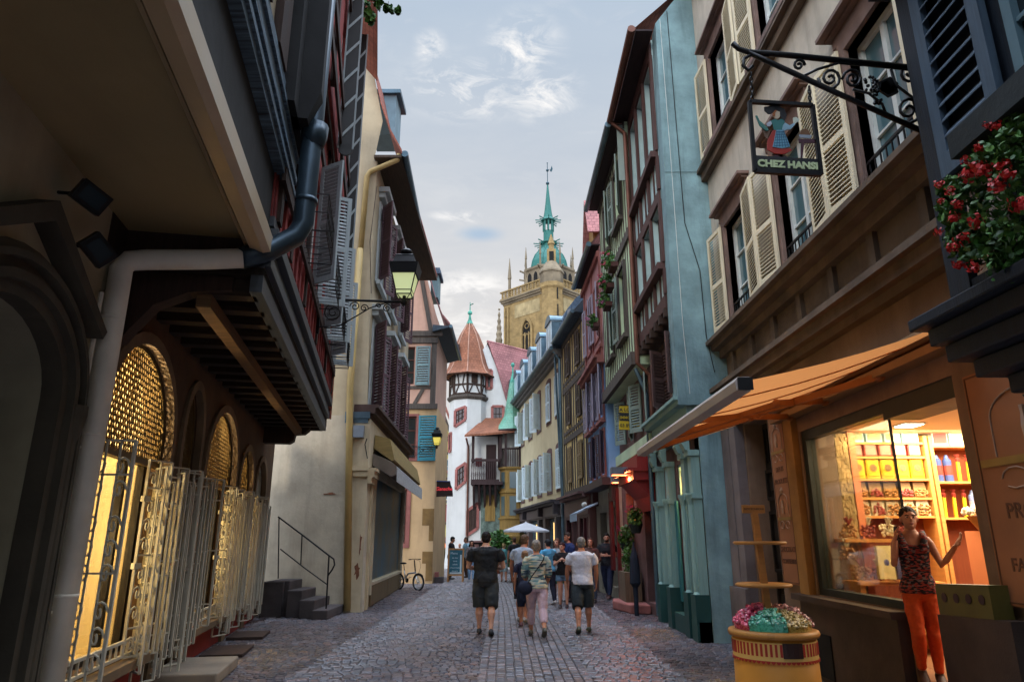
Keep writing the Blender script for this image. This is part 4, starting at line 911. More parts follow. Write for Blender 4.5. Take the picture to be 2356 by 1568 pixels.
# white bits of display inside the first window
pl_ = thing('display_pillar', 'pale display pedestal with a small object inside the nearest lit arched window', 'pedestal', fL.pt(2.15, .42, -.75)); mb = MB()
fL.box(mb, 1.98, 2.3, .424, 1.15, -.95, -.6); obj('block', mb, mat('white_plinth', 'd8cfb8', .7, .06, 2, .1, 30), pl_); mb = MB(); mb.lathe([(.05, 0), (.09, .05), (.1, .14), (.05, .22), (.07, .27)], fL.pt(2.14, 1.15, -.78), 12); obj('vase', mb, mat('dark_red_vase', '6a2a22', .4, .2, 3, .1, 30), pl_)
# jetty: soffit, joists, beams
mb = MB(); fL.box(mb, 1.75, 11.0, 4.2, 4.28, 0, 1.3); obj('jetty_boards', mb, mat('dark_boards', '2b231c', .9, .3, 2, .4, 30, 'wood'), L1)  # dark brown boards on the underside of the jetty
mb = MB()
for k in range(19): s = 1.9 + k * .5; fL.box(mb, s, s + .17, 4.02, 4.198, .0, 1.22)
obj('joist', mb, mat('dark_joist_oak', '33281f', .9, .35, 2, .4, 30, 'woodh'), L1)  # joists in dark brown oak
mb = MB(); fL.box(mb, 1.9, 10.9, 3.88, 4.018, .66, .8)
pass
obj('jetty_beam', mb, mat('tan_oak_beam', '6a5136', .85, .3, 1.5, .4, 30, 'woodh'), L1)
mb = MB()
for z0, z1, n in ((4.02, 4.3, 1.3), (4.3, 4.42, 1.36), (4.45, 4.55, 1.33), (4.58, 4.72, 1.4), (4.75, 4.86, 1.35)): fL.box(mb, 1.75, 11.02, z0, z1, 1.18, n)
obj('jetty_moulding', mb, mat('blue_black_moulding', '2c343c', .5, .3, 2, .2, 30, 'woodh', spec=.6), L1)
mb = MB(); mb.prism([fL.pt(10.8, z, n) for n, z in ((.0, 3.7), (.55, 3.7), (.64, 3.76), (.66, 3.9), (.86, 3.92), (.95, 4.0), (1.0, 4.1), (1.3, 4.12), (1.3, 4.3), (0, 4.3))], fL.e * .3); obj('console', mb, M_timber, L1)
# red first floor
M_redw = mat('red_infill', '8e3d38', .85, .35, 2.6, .5, 20, col2='5a201f', stain=.3)
w1 = [(3.2, 4.1, 5.5, 7.3), (5.2, 6.1, 5.5, 7.3), (7.4, 8.3, 5.5, 7.3), (9.5, 10.3, 5.5, 7.3)]
fJ = Fac(tuple(fL.pt(0, 0, 1.32))[:2], tuple(fL.pt(1, 0, 1.32))[:2], (0, 10))
mb = MB(); fJ.wall(mb, 1.75, 11.0, 4.86, 8.6, w1, .15, 0, .3)
for k in range(46):                                           # rough vertical laths show as ripples in the painted infill
    s = 1.8 + k * .2; fJ.box(mb, s, s + .1, 4.87, 5.4, .003, .02 + .02 * (k % 2))
obj('red_wall', mb, M_redw, L1)
mb = MB()
for s in (1.9, 2.9, 4.6, 6.6, 8.8, 10.85): fJ.box(mb, s, s + .16, 4.87, 8.55, .003, .06)
for z in (5.28, 7.45, 8.4): fJ.box(mb, 1.75, 11.0, z, z + .16, .061, .1)
obj('timber_frame', mb, M_timber, L1)
M_grsh = mat('grey_white_shutter', '98a2a4', .55, .15, 3, .15, 40, 'wood')
for i, (a, b, c, d) in enumerate(w1):
    window(fJ, a, b, c, d, M_whitew, M_pane, L1, -.1, 2, 3)
    if i: shutter(fJ, a, c - .1, d + .1, .46, 48, M_grsh, L1, .06, -1); shutter(fJ, b, c - .1, d + .1, .46, 74, M_grsh, L1, .06, 1)
    rk = MB()
    for z in (5.35, 5.6, 5.85):
        rk.tube([fJ.pt(a - .1, z, .05), fJ.pt(a - .1, z, .42), fJ.pt(b + .1, z, .42), fJ.pt(b + .1, z, .05)], .008, 5)
    for k in range(7): s = a - .1 + k * (b - a + .2) / 6; rk.tube([fJ.pt(s, 5.34, .05), fJ.pt(s, 5.34, .42), fJ.pt(s, 5.86, .42)], .006, 4)
    obj('window_rack', rk, M_iron, L1)
# second floor, further out, and shutters with white diagonal stripes
fK = Fac(tuple(fL.pt(0, 0, 1.46))[:2], tuple(fL.pt(1, 0, 1.46))[:2], (0, 10))
w2 = [(3.2, 4.1, 9.6, 11.3), (6.0, 6.9, 9.6, 11.3), (8.9, 9.8, 9.6, 11.3)]
mb = MB(); fK.wall(mb, 2.6, 11.0, 8.6, 13.6, w2, .15, 0, .5); obj('upper_wall', mb, M_redw, L1)
mb = MB()
for s in (2.7, 4.6, 7.4, 10.84): fK.box(mb, s, s + .15, 8.6, 13.5, .003, .06)
for z in (8.6, 9.3, 11.5, 13.3): fK.box(mb, 2.6, 11.0, z, z + .2, .061, .1)
obj('upper_timber_frame', mb, M_timber, L1)
for i, (a, b, c, d) in enumerate(w2):
    window(fK, a, b, c, d, M_whitew, M_pane, L1, -.1, 2, 3)
def striped(s, n0, wd, z0, z1):
    o0 = fL.pt(s, 0, n0); mb = MB(); e = fL.n; P = lambda x, z, k=0: o0 + e * x + Z * z - fL.e * k
    mb.obox(P(0, z0), e * wd, fL.e * .04, Z * (z1 - z0)); mb.lathe([(wd / 2, 0), (wd / 2, .04)], P(wd / 2, z0), 12, fL.e); mb.m = 1
    for x in (0, wd): mb.beam(P(x, z0, .006), P(x, z1, .006), .03, .012)
    z = z0 + .2
    while z < z1 - .4: mb.beam(P(.0, z, .008), P(wd, z + .35, .008), .045, .01, -fL.e); z += .6
    obj('striped_shutter', mb, [plain('black_shutter_paint', '10100f', .5), M_grsh], L1)
striped(9.3, 1.5, .22, 7.0, 13.4); striped(6.4, 1.5, .26, 8.5, 13.2)
mb = MB(); fL.box(mb, 10.98, 11.06, 4.3, 13.6, .2, 1.4); mb.face([fL.pt(2.5, 13.5, 1.95), fL.pt(11.2, 13.5, 1.95), fL.pt(11.2, 18.5, -2.5), fL.pt(2.5, 18.5, -2.5)]); obj('roof', mb, M_tile, L1)
mb = MB(); fL.box(mb, 1.3, 3.0, 5.95, 9.5, 1.2, 1.5); mb.prism([fL.pt(1.6, 5.95, 1.3), fL.pt(1.6, 5.95, 1.6), fL.pt(1.6, 6.3, 1.72), fL.pt(1.6, 9.5, 1.72), fL.pt(1.6, 9.5, 1.3)], fL.e * .25); obj('dark_underside', mb, plain('underside_shade', '08090b', .8), L1)  # near-black block added for the shaded underside of a higher jetty
M_pipe = mat('galvanised_pipe', '34434e', .35, .18, 2, .1, 30, 'plaster', .5); M_pipew = mat('cream_pipe_paint', 'd2d0c4', .5, .12, 2, .1, 30)
mb = MB(); mb.tube([fL.pt(1.88, 9.5, 1.66), fL.pt(1.88, 4.86, 1.62), fL.pt(1.87, 4.7, 1.55), fL.pt(1.74, 4.45, 1.3), fL.pt(1.58, 4.3, 1.1)], .11, 12); mb.lathe([(.11, 0), (.14, .12), (.15, .26)], fL.pt(1.88, 5.78, 1.65), 12); mb.lathe([(.12, 0), (.12, .05)], fL.pt(1.88, 5.1, 1.63), 12)
obj('downpipe', mb, M_pipe, L1, True)
mb = MB(); mb.tube([fL.pt(1.6, 4.31, 1.12), fL.pt(1.55, 4.25, .8), fL.pt(1.48, 4.18, .3), fL.pt(1.44, 4.14, .16), fL.pt(1.42, 4.05, .11), fL.pt(1.42, 0, .1)], .098, 14)
for z in (3.55, 2.5, 1.2, .5): mb.lathe([(.104, 0), (.104, .03)], fL.pt(1.42, z, .1), 14)
obj('downpipe', mb, M_pipew, L1, True)
mb = MB(); mb.tube([fL.pt(1.24, 3.75, .05), fL.pt(1.24, 0, .05)], .02, 6)
for z in (3.4, 2.4, 1.1): mb.beam(fL.pt(1.26, z, .05), fL.pt(1.38, z, .06), .02, .02)
obj('cable_pipe', mb, M_pipew, L1)

# ================================================================ beige house with stepped shop awning
L2 = thing('beige_house', 'tall beige house with peeling gable wall, plum shutters and shuttered blue shop front', 'house', (-4.5, 20, 0))
M_beige = mat('beige_render', 'b6a88c', .93, .13, 1.0, .3, 24, stain=.35); M_peel = mat('peeling_white_render', 'b8ad98', .93, .16, 1.4, .4, 20, stain=.4)
YG = 17.4
mb = MB(); mb.face([(-8, YG, 4.7), (-3.7, YG, 4.7), (-3.95, YG, 11.9), (-3.75, YG, 13.3), (-4.2, YG, 15.4), (-5.6, YG, 19.5), (-8, YG, 19.5)]); mb.box(-8, -4.0, YG + .01, YG + .4, 0, 13)
obj('gable_wall', mb, M_beige, L2)
mb = MB(); mb.prism([(-8, YG, 0), (-3.56, YG, 0), (-3.68, YG, 4.7), (-8, YG, 4.7)], (0, .3, 0)); obj('lower_gable_wall', mb, M_peel, L2)
# patches of lost render: raised ragged flakes
pk = MB(); rp = random.Random(11)
for cx, cz, w, h in ((-4.02, 2.62, .07, .17), (-4.5, 2.74, .17, .035), (-3.68, 1.6, .035, .3), (-3.72, .95, .08, .2), (-3.98, 4.25, .07, .13)):
    pts = [(cx + w * cos(t) * rp.uniform(.35, 1.15), YG - .012, cz + h * sin(t) * rp.uniform(.35, 1.15)) for t in [2 * pi * k / 15 for k in range(15)]]; pk.prism(pts, (0, .01, 0))
obj('bare_patch', pk, mat('bare_brick_patch', '7a4f3a', .95, .3, 6, .6, 30), L2)
f2u = Fac((-3.84, YG), (-4.16, 26.6)); f2l = Fac((-3.6, YG), (-4.02, 26.4)); LB = f2u.len
wb = [(c - .45, c + .45, z0, z1) for c in (1.35, 3.9, 6.5) for z0, z1 in ((5.15, 7.4), (8.8, 11.0))]
mb = MB(); f2u.wall(mb, 0, LB, 4.6, 12.0, wb, .25); obj('street_wall', mb, M_beige, L2)
M_plsh = mat('plum_louvre_shutter', '5c444a', .6, .2, 3, .2, 40, 'wood'); M_lst = mat('pale_stone_trim', 'a9b0b0', .85, .12, 2, .2, 30)
for a, b, c, d in wb:
    s_ = MB(); f2u.rect(s_, a, b, c, d, .14, -.2, .05); f2u.box(s_, a - .35, b + .35, d + .35, d + .5, .003, .3); f2u.box(s_, a - .28, b + .28, d + .2, d + .35, .003, .18); f2u.box(s_, a - .25, b + .25, c - .26, c - .14, .051, .16); obj('window_surround', s_, M_lst, L2)
    window(f2u, a, b, c, d, M_whitew, M_pane, L2, -.15, 2, 3)
    shutter(f2u, b + .02, c - .1, d, .56, 24, M_plsh, L2, .08, 1, pitch=.085); shutter(f2u, a - .02, c - .1, d, .56, 38, M_plsh, L2, .08, -1, pitch=.085)
mb = MB()
for z0, z1, n in ((4.55, 4.75, .2), (4.75, 4.9, .34), (4.9, 4.98, .42)): f2u.box(mb, -.02, LB, z0, z1, -.2, n)
obj('cornice', mb, mat('dark_brown_cornice', '4e3c36', .85, .25, 2, .3, 30), L2); 
mb = MB(); mb.box(-4.25, -3.62, YG - .06, YG, 4.62, 4.78); mb.box(-4.25, -3.66, YG - .03, YG, 4.5, 4.62); obj('flashing', mb, M_zinc, L2)
# shop front: pilaster, wooden cornice, folded awning, blue shutters
mb = MB(); f2l.wall(mb, 0, 9.0, 0, 4.6, [(1.3, 8.4, .6, 3.3)], .25); obj('shop_wall', mb, M_beige, L2)
mb = MB(); mb.rings([[f2l.pt(s, z, n) for n, z in ((.02, 3.95), (.5, 3.62), (.56, 3.66), (.5, 3.9), (.42, 4.2), (.02, 4.3))] for s in (.7, 9.1)]); obj('wood_cornice', mb, mat('ochre_wood_cornice', '8a7648', .75, .2, 2, .25, 30, 'woodh'), L2)
mb = MB(); mb.rings([[f2l.pt(s, z, n) for n, z in ((.02, 3.5), (.5, 3.22), (.62, 3.26), (.62, 3.5), (.5, 3.6), (.02, 3.8))] for s in (.6, 9.0)]); mb.m = 1
mb.rings([[f2l.pt(s, z, n) for n, z in ((.625, 3.1), (.64, 3.1), (.64, 3.48), (.625, 3.48))] for s in (.8, 9.0)]); obj('awning', mb, [mat('grey_brown_awning', '6c6258', .85, .25, 2, .2, 30), mat('faded_white_canvas', 'b5b7b6', .8, .25, 3, .2, 30, 'fabric')], L2)
mb = MB(); f2l.box(mb, 1.3, 8.4, .6, 3.3, -.2, -.1)
for k in range(42): f2l.box(mb, 1.32 + k * .169, 1.40 + k * .169, .62, 3.28, -.1, -.075)
obj('roller_shutter', mb, mat('blue_grey_metal_shutter', '4a7084', .38, .3, .8, .1, 20, 'plaster', .5, col2='76684c'), L2)  # tan second tone paints a yellow reflection onto the blue metal
mb = MB(); f2l.box(mb, 1.15, 1.3, .3, 3.35, -.15, .06); f2l.box(mb, 8.4, 8.52, .3, 3.35, -.15, .06); f2l.box(mb, 1.3, 8.4, .52, .6, -.15, .06); obj('shop_frame', mb, mat('cream_frame_paint', 'b5aa90', .6, .12, 2, .2, 30), L2)
mb = MB(); f2l.box(mb, 1.3, 4.6, 0.02, .52, .003, .05); f2l.box(mb, 4.66, 8.4, .02, .52, .003, .05); obj('stall_riser', mb, mat('tan_board', '6e5c40', .85, .3, 1.5, .3, 30, 'wood'), L2)
mb = MB()
for z0, z1, n in ((3.15, 3.3, .16), (3.3, 3.38, .2), (3.0, 3.15, .1)): f2l.box(mb, .02, .9, z0, z1, .003, n); 
mb.box(-3.98, -3.585, YG - .1, YG - .003, 3.3, 3.42); mb.box(-3.95, -3.588, YG - .07, YG - .003, 3.16, 3.3); f2l.box(mb, .55, .8, .0, 3.0, .003, .06); obj('pilaster_capital', mb, mat('cream_stone_trim', 'b8a888', .9, .15, 2, .25, 30), L2)
M_ypipe = mat('yellow_pipe_paint', 'b59c64', .5, .12, 2, .1, 30)
mb = MB(); mb.tube([(-3.2, YG - .1, 12.15), (-3.24, YG - .1, 11.98), (-4.0, YG - .1, 11.6), (-4.08, YG - .1, 11.45), (-4.12, YG - .1, 9.2)], .075, 10); mb.tube([(-4.13, YG - .1, 9.25), (-4.16, YG - .1, 5.4), (-3.88, YG - .1, .05)], .085, 10); obj('downpipe', mb, M_ypipe, L2, True)
mb = MB(); mb.box(-4.0, -3.74, YG - .14, YG - .003, 4.12, 4.42); obj('junction_box', mb, plain('grey_box', '7a828a', .5), L2)
mb = MB(); mb.tube([(-3.8, YG - .02, 11.2), (-3.9, YG - .02, 9.5), (-3.78, YG - .02, 8.0)], .008, 4); mb.tube([(-3.66, YG - .06, 4.1), (-3.7, YG - .05, 3.95), (-3.62, YG - .05, 3.6)], .012, 4); obj('cable', mb, M_iron, L2)
mb = MB(); pf = [(-3.1, 12.1), (-3.42, 12.7), (-3.78, 13.7), (-4.2, 15.5), (-5.4, 19.2)]
for (xa, za), (xb, zb) in zip(pf, pf[1:]): mb.hexa([(xa, YG - .25, za), (xa, YG + 9.4, za - .0), (xb, YG + 9.4, zb), (xb, YG - .25, zb), (xa - .02, YG - .25, za + .14), (xa - .02, YG + 9.4, za + .14), (xb - .02, YG + 9.4, zb + .14), (xb - .02, YG - .25, zb + .14)])
mb.m = 1
mb.hexa([(-3.12, YG - .2, 12.0), (-3.12, YG + 9.4, 12.0), (-3.9, YG + 9.4, 12.0), (-3.9, YG - .2, 12.0), (-3.12, YG - .2, 12.08), (-3.12, YG + 9.4, 12.08), (-3.9, YG + 9.4, 12.08), (-3.9, YG - .2, 12.08)])
obj('roof', mb, [M_tile, mat('brown_eave_boards', '54463a', .85, .3, 2, .3, 30, 'wood')], L2)
mb = MB(); mb.tube([(-3.03, YG - .2, 12.12), (-3.42, YG + 9.4, 12.12)], .1, 10); obj('gutter', mb, M_zinc, L2)
for y, x, z, h in ((YG + 2.6, -3.95, 14.2, 1.5),):
    mb = MB(); mb.box(x - .6, x + .15, y - .5, y + .5, z, z + h); mb.m = 1; mb.box(x - .7, x + .3, y - .62, y + .62, z + h, z + h + .14); obj('dormer', mb, [mat('blue_grey_dormer', '7a96a0', .7, .15, 2, .2, 30), M_zinc], L2)

# ================================================================ pink timber house with flared roof
L3 = thing('pink_half_timbered_house', 'narrow pink half-timbered house with flared roof and teal shutters', 'house', (-3.8, 30, 0))
M_salmon = mat('salmon_render', 'bf9a88', .93, .1, 1.3, .25, 24, stain=.2); M_sand = mat('sand_render', 'c2a47c', .93, .12, 1.1, .3, 24, stain=.3); M_tealsh = mat('teal_shutter_paint', '2f7c8c', .55, .15, 3, .15, 40, 'wood'); M_gbsh = mat('grey_teal_shutter', '6d878a', .6, .2, 3, .2, 40, 'wood')
f3L = Fac((-5.6, 28.5), (-3.14, 28.5)); X3 = 5.6
wl3 = [(1.05, 1.62, 4.85, 6.6), (.9, 1.45, 7.95, 9.6), (.7, 1.35, 1.5, 3.6)]
mb = MB(); f3L.wall(mb, 0, 2.46, 0, 7.0, [wl3[0], wl3[2]], .2); mb.box(-3.3, -3.14, 28.9, 33.5, 0, 7.0); obj('lower_wall', mb, M_sand, L3)
mb = MB(); f3L.wall(mb, 0, 2.36, 7.0, 10.2, [wl3[1]], .2, .06); mb.prism([(-5.6, 28.45, 10.2), (-3.0, 28.45, 10.2), (-3.35, 28.45, 11.2), (-3.8, 28.45, 12.9), (-5.6, 28.45, 15)], (0, .2, 0)); mb.box(-3.5, -3.26, 28.85, 33.5, 7.0, 10.5); obj('upper_wall', mb, M_salmon, L3)
mb = MB()
f3L.box(mb, 0, 2.48, 6.9, 7.12, .061, .12); f3L.box(mb, 0, 2.36, 7.75, 7.88, .061, .1); f3L.box(mb, 0, 2.42, 9.75, 10.0, .061, .16); f3L.box(mb, 0, 2.6, 10.05, 10.28, .061, .2)
f3L.box(mb, 2.16, 2.38, 7.121, 9.749, .061, .11); f3L.bar(mb, (1.5, 7.1), (1.85, 7.75), .14, .05, .09); f3L.bar(mb, (1.55, 13.0), (2.1, 10.3), .18, .06, .1)
obj('timber_frame', mb, M_timberg, L3)
s_ = MB(); f3L.rect(s_, *wl3[0], .1, -.15, .04); f3L.rect(s_, *wl3[2], .16, -.15, .05); obj('window_surround', s_, M_pink, L3)
for w in wl3: window(f3L, *w, mat('red_brown_frame', '5a3026', .6, .15, 2, .15, 30), M_pane, L3, -.1, 1, 3)
shutter(f3L, 1.72, 4.75, 6.62, .74, 3, M_tealsh, L3, .06, 1, (.5,), .1); shutter(f3L, 1.5, 7.9, 9.6, .62, 3, M_gbsh, L3, .12, 1, (.5,), .1)
mb = MB()
for z0, z1, x0, x1 in ((2.2, 2.85, 2.0, 2.47), (1.6, 2.2, 2.28, 2.47), (.75, 1.2, 2.05, 2.47), (.1, .75, 2.2, 2.47)): f3L.box(mb, x0, x1, z0, z1, .003, .012)
obj('quoin', mb, mat('brown_quoin', '82663e', .9, .25, 2, .4, 30), L3)
mb = MB(); pf = [(-2.62, 10.45), (-2.95, 10.85), (-3.35, 11.8), (-3.75, 13.3), (-4.8, 16.2)]
for (xa, za), (xb, zb) in zip(pf, pf[1:]): mb.hexa([(xa, 28.1, za), (xa, 33.8, za), (xb, 33.8, zb), (xb, 28.1, zb), (xa - .05, 28.1, za + .14), (xa - .05, 33.8, za + .14), (xb - .05, 33.8, zb + .14), (xb - .05, 28.1, zb + .14)])
obj('roof', mb, M_tilep, L3)
mb = MB(); mb.tube([(-2.62, 28.1, 10.42), (-2.62, 33.8, 10.42)], .08, 8); obj('gutter', mb, M_zinc, L3)
mb = MB(); mb.hexa([(-2.64, 28.12, 10.4), (-2.64, 33.8, 10.4), (-3.4, 33.8, 10.2), (-3.4, 28.12, 10.2), (-2.64, 28.12, 10.43), (-2.64, 33.8, 10.43), (-3.4, 33.8, 10.5), (-3.4, 28.12, 10.5)]); obj('eave_boards', mb, mat('blue_grey_boards', '44505a', .85, .25, 2, .3, 30, 'wood'), L3)  # eave boards in blue-grey
mb = MB(); mb.box(-3.7, -3.36, 29.4, 30.4, 12.2, 13.3); mb.m = 1; mb.box(-3.85, -3.25, 29.25, 30.55, 13.3, 13.45); mb.box(-3.8, -3.3, 29.3, 30.5, 13.45, 13.6); obj('dormer', mb, [M_gbsh, M_slate], L3)

# ================================================================ yellow timber house in the background, left of the white one
L4 = thing('yellow_half_timbered_house', 'small yellow half-timbered house far back between pink and white houses', 'house', (-6, 48, 0))
M_yel = mat('lemon_render', 'b9b068', .93, .12, 1.5, .25, 24, stain=.2)
f4L = Fac((-9, 47), (-3.9, 47)); w4 = [(s, s + .5, z, z + 1.0) for s in (3.6, 4.3) for z in (4.2, 5.9)] + [(3.6, 4.1, 2.9, 4.0), (4.3, 4.8, 2.9, 4.0)]
mb = MB(); f4L.wall(mb, 0, 5.1, 0, 8.2, w4[:4], .2); mb.prism([(-9, 47, 8.2), (-3.95, 47, 8.2), (-4.6, 47, 9.4), (-6.2, 47, 14)], (0, .2, 0)); obj('wall', mb, M_yel, L4)
mb = MB()
for z in (2.6, 4.0, 5.5, 7.2, 8.1): f4L.box(mb, 0, 5.1, z, z + .16, .003, .06)
for s in (2.2, 3.3, 4.15, 4.95): f4L.box(mb, s, s + .13, 2.76, 8.1, .003, .05)
f4L.bar(mb, (3.4, 8.3), (4.3, 9.6), .13, .05, .04); f4L.bar(mb, (4.6, 8.3), (3.7, 9.9), .13, .05, .05); f4L.bar(mb, (4.9, 8.3), (2.9, 13.9), .16, .05, .06)
obj('timber_frame', mb, M_timberg, L4)
for i, w in enumerate(w4[:4]): window(f4L, *w, M_whitew, M_pane2, L4, -.06, 2, 2)
mb = MB()
for s in (3.55, 4.25): f4L.box(mb, s, s + .5, 2.8, 3.9, .003, .04)
obj('red_shutter', mb, mat('crimson_shutter', '8c1f2c', .6, .2, 2, .15, 30), L4)
mb = MB(); mb.hexa([(-3.7, 46.6, 8.0), (-3.7, 52, 8.0), (-6.2, 52, 14.2), (-6.2, 46.6, 14.2), (-3.75, 46.6, 8.2), (-3.75, 52, 8.2), (-6.2, 52, 14.4), (-6.2, 46.6, 14.4)]); mb.box(-4.9, -3.6, 46.0, 47, 5.9, 6.05); obj('roof', mb, M_tile, L4)
mb = MB(); arch_band(fL4 if False else f4L, mb, 3.4, 4.75, 0, 1.1, .85, 0, .12, .003, .08); obj('arch_surround', mb, M_pink, L4)
mb = MB(); mb.prism([f4L.pt(4.075 + .67 * cos(t), 1.1 + .84 * sin(t), .004) for t in [pi * k / 10 for k in range(11)]] + [f4L.pt(3.41, .02, .004), f4L.pt(4.74, .02, .004)], f4L.n * .02); obj('arch_opening', mb, M_dark, L4)
mb = MB(); mb.prism([f4L.pt(4.075 + .6 * cos(t), 1.15 + .7 * sin(t), .03) for t in [pi * k / 10 for k in range(11)]], f4L.n * .02); obj('arch_glow', mb, emit('orange_glow', 'd06a20', .55), L4)  # glowing sheet added for the warm light inside the arch
# ================================================================ white house with corner turret, wooden gallery and oriel
PF = thing('white_turret_house', 'white house with red-roofed half-timbered turret, wooden gallery and green oriel spire', 'house', (-1.5, 43, 0))
M_white = mat('white_render', 'c2c4c2', .92, .08, 1.1, .25, 22, stain=.15); M_tilebr = mat('orange_tiles', '84553f', .85, .3, 1.2, .3, 40, 'tile'); M_gall = mat('dark_gallery_oak', '38292a', .8, .35, 1.4, .5, 30, 'wood'); M_verd = mat('verdigris', '4f9a86', .6, .3, 2, .2, 30, col2='2c6658')
def octa(c, r, n=8, ph=0): return [Vector((c[0] + r * cos(ph + 2 * pi * k / n), c[1] + r * sin(ph + 2 * pi * k / n), 0)) for k in range(n)]
def prism_ring(mb, c, prof, n=8, ph=0, cap=True): mb.rings([[p + Z * z for p in octa(c, max(r, .004), n, ph)] for r, z in prof], cap)
TC = (-2.78, 43.2)
mb = MB(); prism_ring(mb, TC, [(1.3, 0), (1.22, .8), (1.2, 10.05)]); obj('turret_wall', mb, M_white, PF)
mb = MB(); prism_ring(mb, TC, [(1.24, 10.05), (1.36, 10.2), (1.36, 10.32), (1.2, 10.34)]); obj('turret_ledge', mb, M_timberg, PF)
mb = MB(); prism_ring(mb, TC, [(1.18, 10.34), (1.18, 12.0)]); obj('turret_infill', mb, M_white, PF)
mb = MB()
oc0 = [p + Z * 0 for p in octa(TC, 1.2)]
for k in range(8):
    a, b = oc0[k], oc0[(k + 1) % 8]; mid = (a + b) / 2 - Vector((*TC, 0)); nn = mid.normalized()
    P = lambda t, z: a + (b - a) * t + Z * z + nn * .01
    mb.beam(P(0, 10.34), P(0, 12.0), .13, .08, nn)
    for z in (10.42, 11.0, 11.9): mb.beam(P(.05, z), P(.95, z), .1, .05, nn)
    mb.beam(P(.12, 10.45), P(.38, 11.0), .07, .045, nn); mb.beam(P(.88, 10.45), P(.62, 11.0), .07, .045, nn)
    if k % 2: mb.beam(P(.2, 11.9), P(.35, 11.05), .07, .045, nn); mb.beam(P(.8, 11.9), P(.65, 11.05), .07, .045, nn)
    else: mb.obox(P(.28, 11.08), (b - a) * .44, Z * .74, nn * .04)
prism_ring(mb, TC, [(1.2, 11.9), (1.7, 11.6), (1.72, 11.655), (1.2, 12.0)]); obj('turret_timber', mb, M_timber, PF)
mb = MB(); prism_ring(mb, TC, [(1.74, 11.66), (1.5, 11.95), (1.28, 12.4), (1.08, 13.1), (.88, 13.8), (.6, 14.5), (.32, 15.0), (.12, 15.35)]); obj('turret_roof', mb, M_tilebr, PF)
rd = MB()
for k in range(8):
    rd.tube([octa(TC, r + .01)[k] + Z * z for r, z in [(1.74, 11.66), (1.5, 11.95), (1.28, 12.4), (1.08, 13.1), (.88, 13.8), (.6, 14.5), (.32, 15.0), (.12, 15.35)]], .04, 5)
obj('roof_ridge', rd, mat('pale_ridge_tiles', 'a07c6a', .9, .2, 3, .2, 30), PF)
mb = MB(); mb.box(-3.75, -3.35, 42.1, 42.5, 12.9, 13.6); obj('roof_hatch', mb, M_timber, PF)
mb = MB(); mb.lathe([(.16, 15.2), (.22, 15.3), (.1, 15.6), (.06, 15.9), (.16, 16.0), (.14, 16.12), (.04, 16.2), (.02, 16.8)], (*TC, 0), 10); mb.beam((TC[0], TC[1], 16.6), (TC[0] + .22, TC[1], 16.7), .14, .02); obj('finial', mb, M_verd, PF)
# main block
Yf = 43.0
mb = MB()
mb.prism([(-2.2, Yf, 0), (1.6, Yf, 0), (1.6, Yf, 6.6), (.75, Yf, 6.9), (.22, Yf, 8.3), (-.4, Yf, 10.2), (-.97, Yf, 12.2), (-1.62, Yf, 13.9), (-2.2, Yf, 13.0)], (0, .4, 0)); obj('gable_wall', mb, M_white, PF)
Yw = 42.0; mb = MB(); mb.box(-2.74, 1.6, Yw, Yf - .01, 0, 7.9); obj('front_wall', mb, M_white, PF)
mb = MB(); vg = [(.82, 6.85), (.27, 8.3), (-.35, 10.2), (-.92, 12.2), (-1.55, 14.05)]
far = [(6.5, 6.85), (5.6, 8.3), (4.4, 10.2), (3.2, 12.2), (2.4, 13.98)]
for (p0_, p1_), (q0_, q1_) in zip(zip(vg, vg[1:]), zip(far, far[1:])):
    mb.face([(p0_[0], Yf - .12, p0_[1]), (q0_[0], Yf + 3.6, q0_[1]), (q1_[0], Yf + 3.6, q1_[1]), (p1_[0], Yf - .12, p1_[1])])
    mb.face([(p0_[0], Yf - .12, p0_[1] - .14), (p0_[0], Yf - .12, p0_[1]), (p1_[0], Yf - .12, p1_[1]), (p1_[0], Yf - .12, p1_[1] - .14)])
mb.face([(-1.58, Yf - .12, 13.98), (2.4, Yf + 3.6, 13.98), (-.5, Yf + 8, 6), (-4, Yf + 3, 6)])
mb.tube([(-1.6, Yf - .1, 14.0), (2.4, Yf + 3.6, 14.0)], .09, 6); obj('roof', mb, M_tilep, PF)
fP = Fac((-2.4, Yf), (1.6, Yf)); fW = Fac((-2.74, Yw), (1.6, Yw)); fT = Fac((octa(TC, 1.2)[5].x, octa(TC, 1.2)[5].y), (octa(TC, 1.2)[6].x, octa(TC, 1.2)[6].y))
def pwin(pts, fc, nm='window'):                               # window with a slanting sill, in pink stone
    s_ = MB(); c = (sum(p[0] for p in pts) / 4, sum(p[1] for p in pts) / 4); o = [(c[0] + (p[0] - c[0]) * 1.0, c[1] + (p[1] - c[1])) for p in pts]
    for k in range(4): fc.bar(s_, o[k], o[(k + 1) % 4], .16, .1, .03)
    w = obj('window', s_, M_pink, PF); p = MB(); p.prism([fc.pt(*q, .005) for q in o], fc.n * .008); obj('pane', p, pane_mat('brown_leaded_glass', '3a2c28', .2), w)
    b = MB()
    for k in (1, 2): fc.bar(b, tuple(o[0][i] + (o[1][i] - o[0][i]) * k / 3 for i in (0, 1)), tuple(o[3][i] + (o[2][i] - o[3][i]) * k / 3 for i in (0, 1)), .05, .04, .03); fc.bar(b, tuple(o[0][i] + (o[3][i] - o[0][i]) * k / 3 for i in (0, 1)), tuple(o[1][i] + (o[2][i] - o[1][i]) * k / 3 for i in (0, 1)), .04, .03, .028)
    obj('glazing_bar', b, M_timber, w)
TL = fT.len
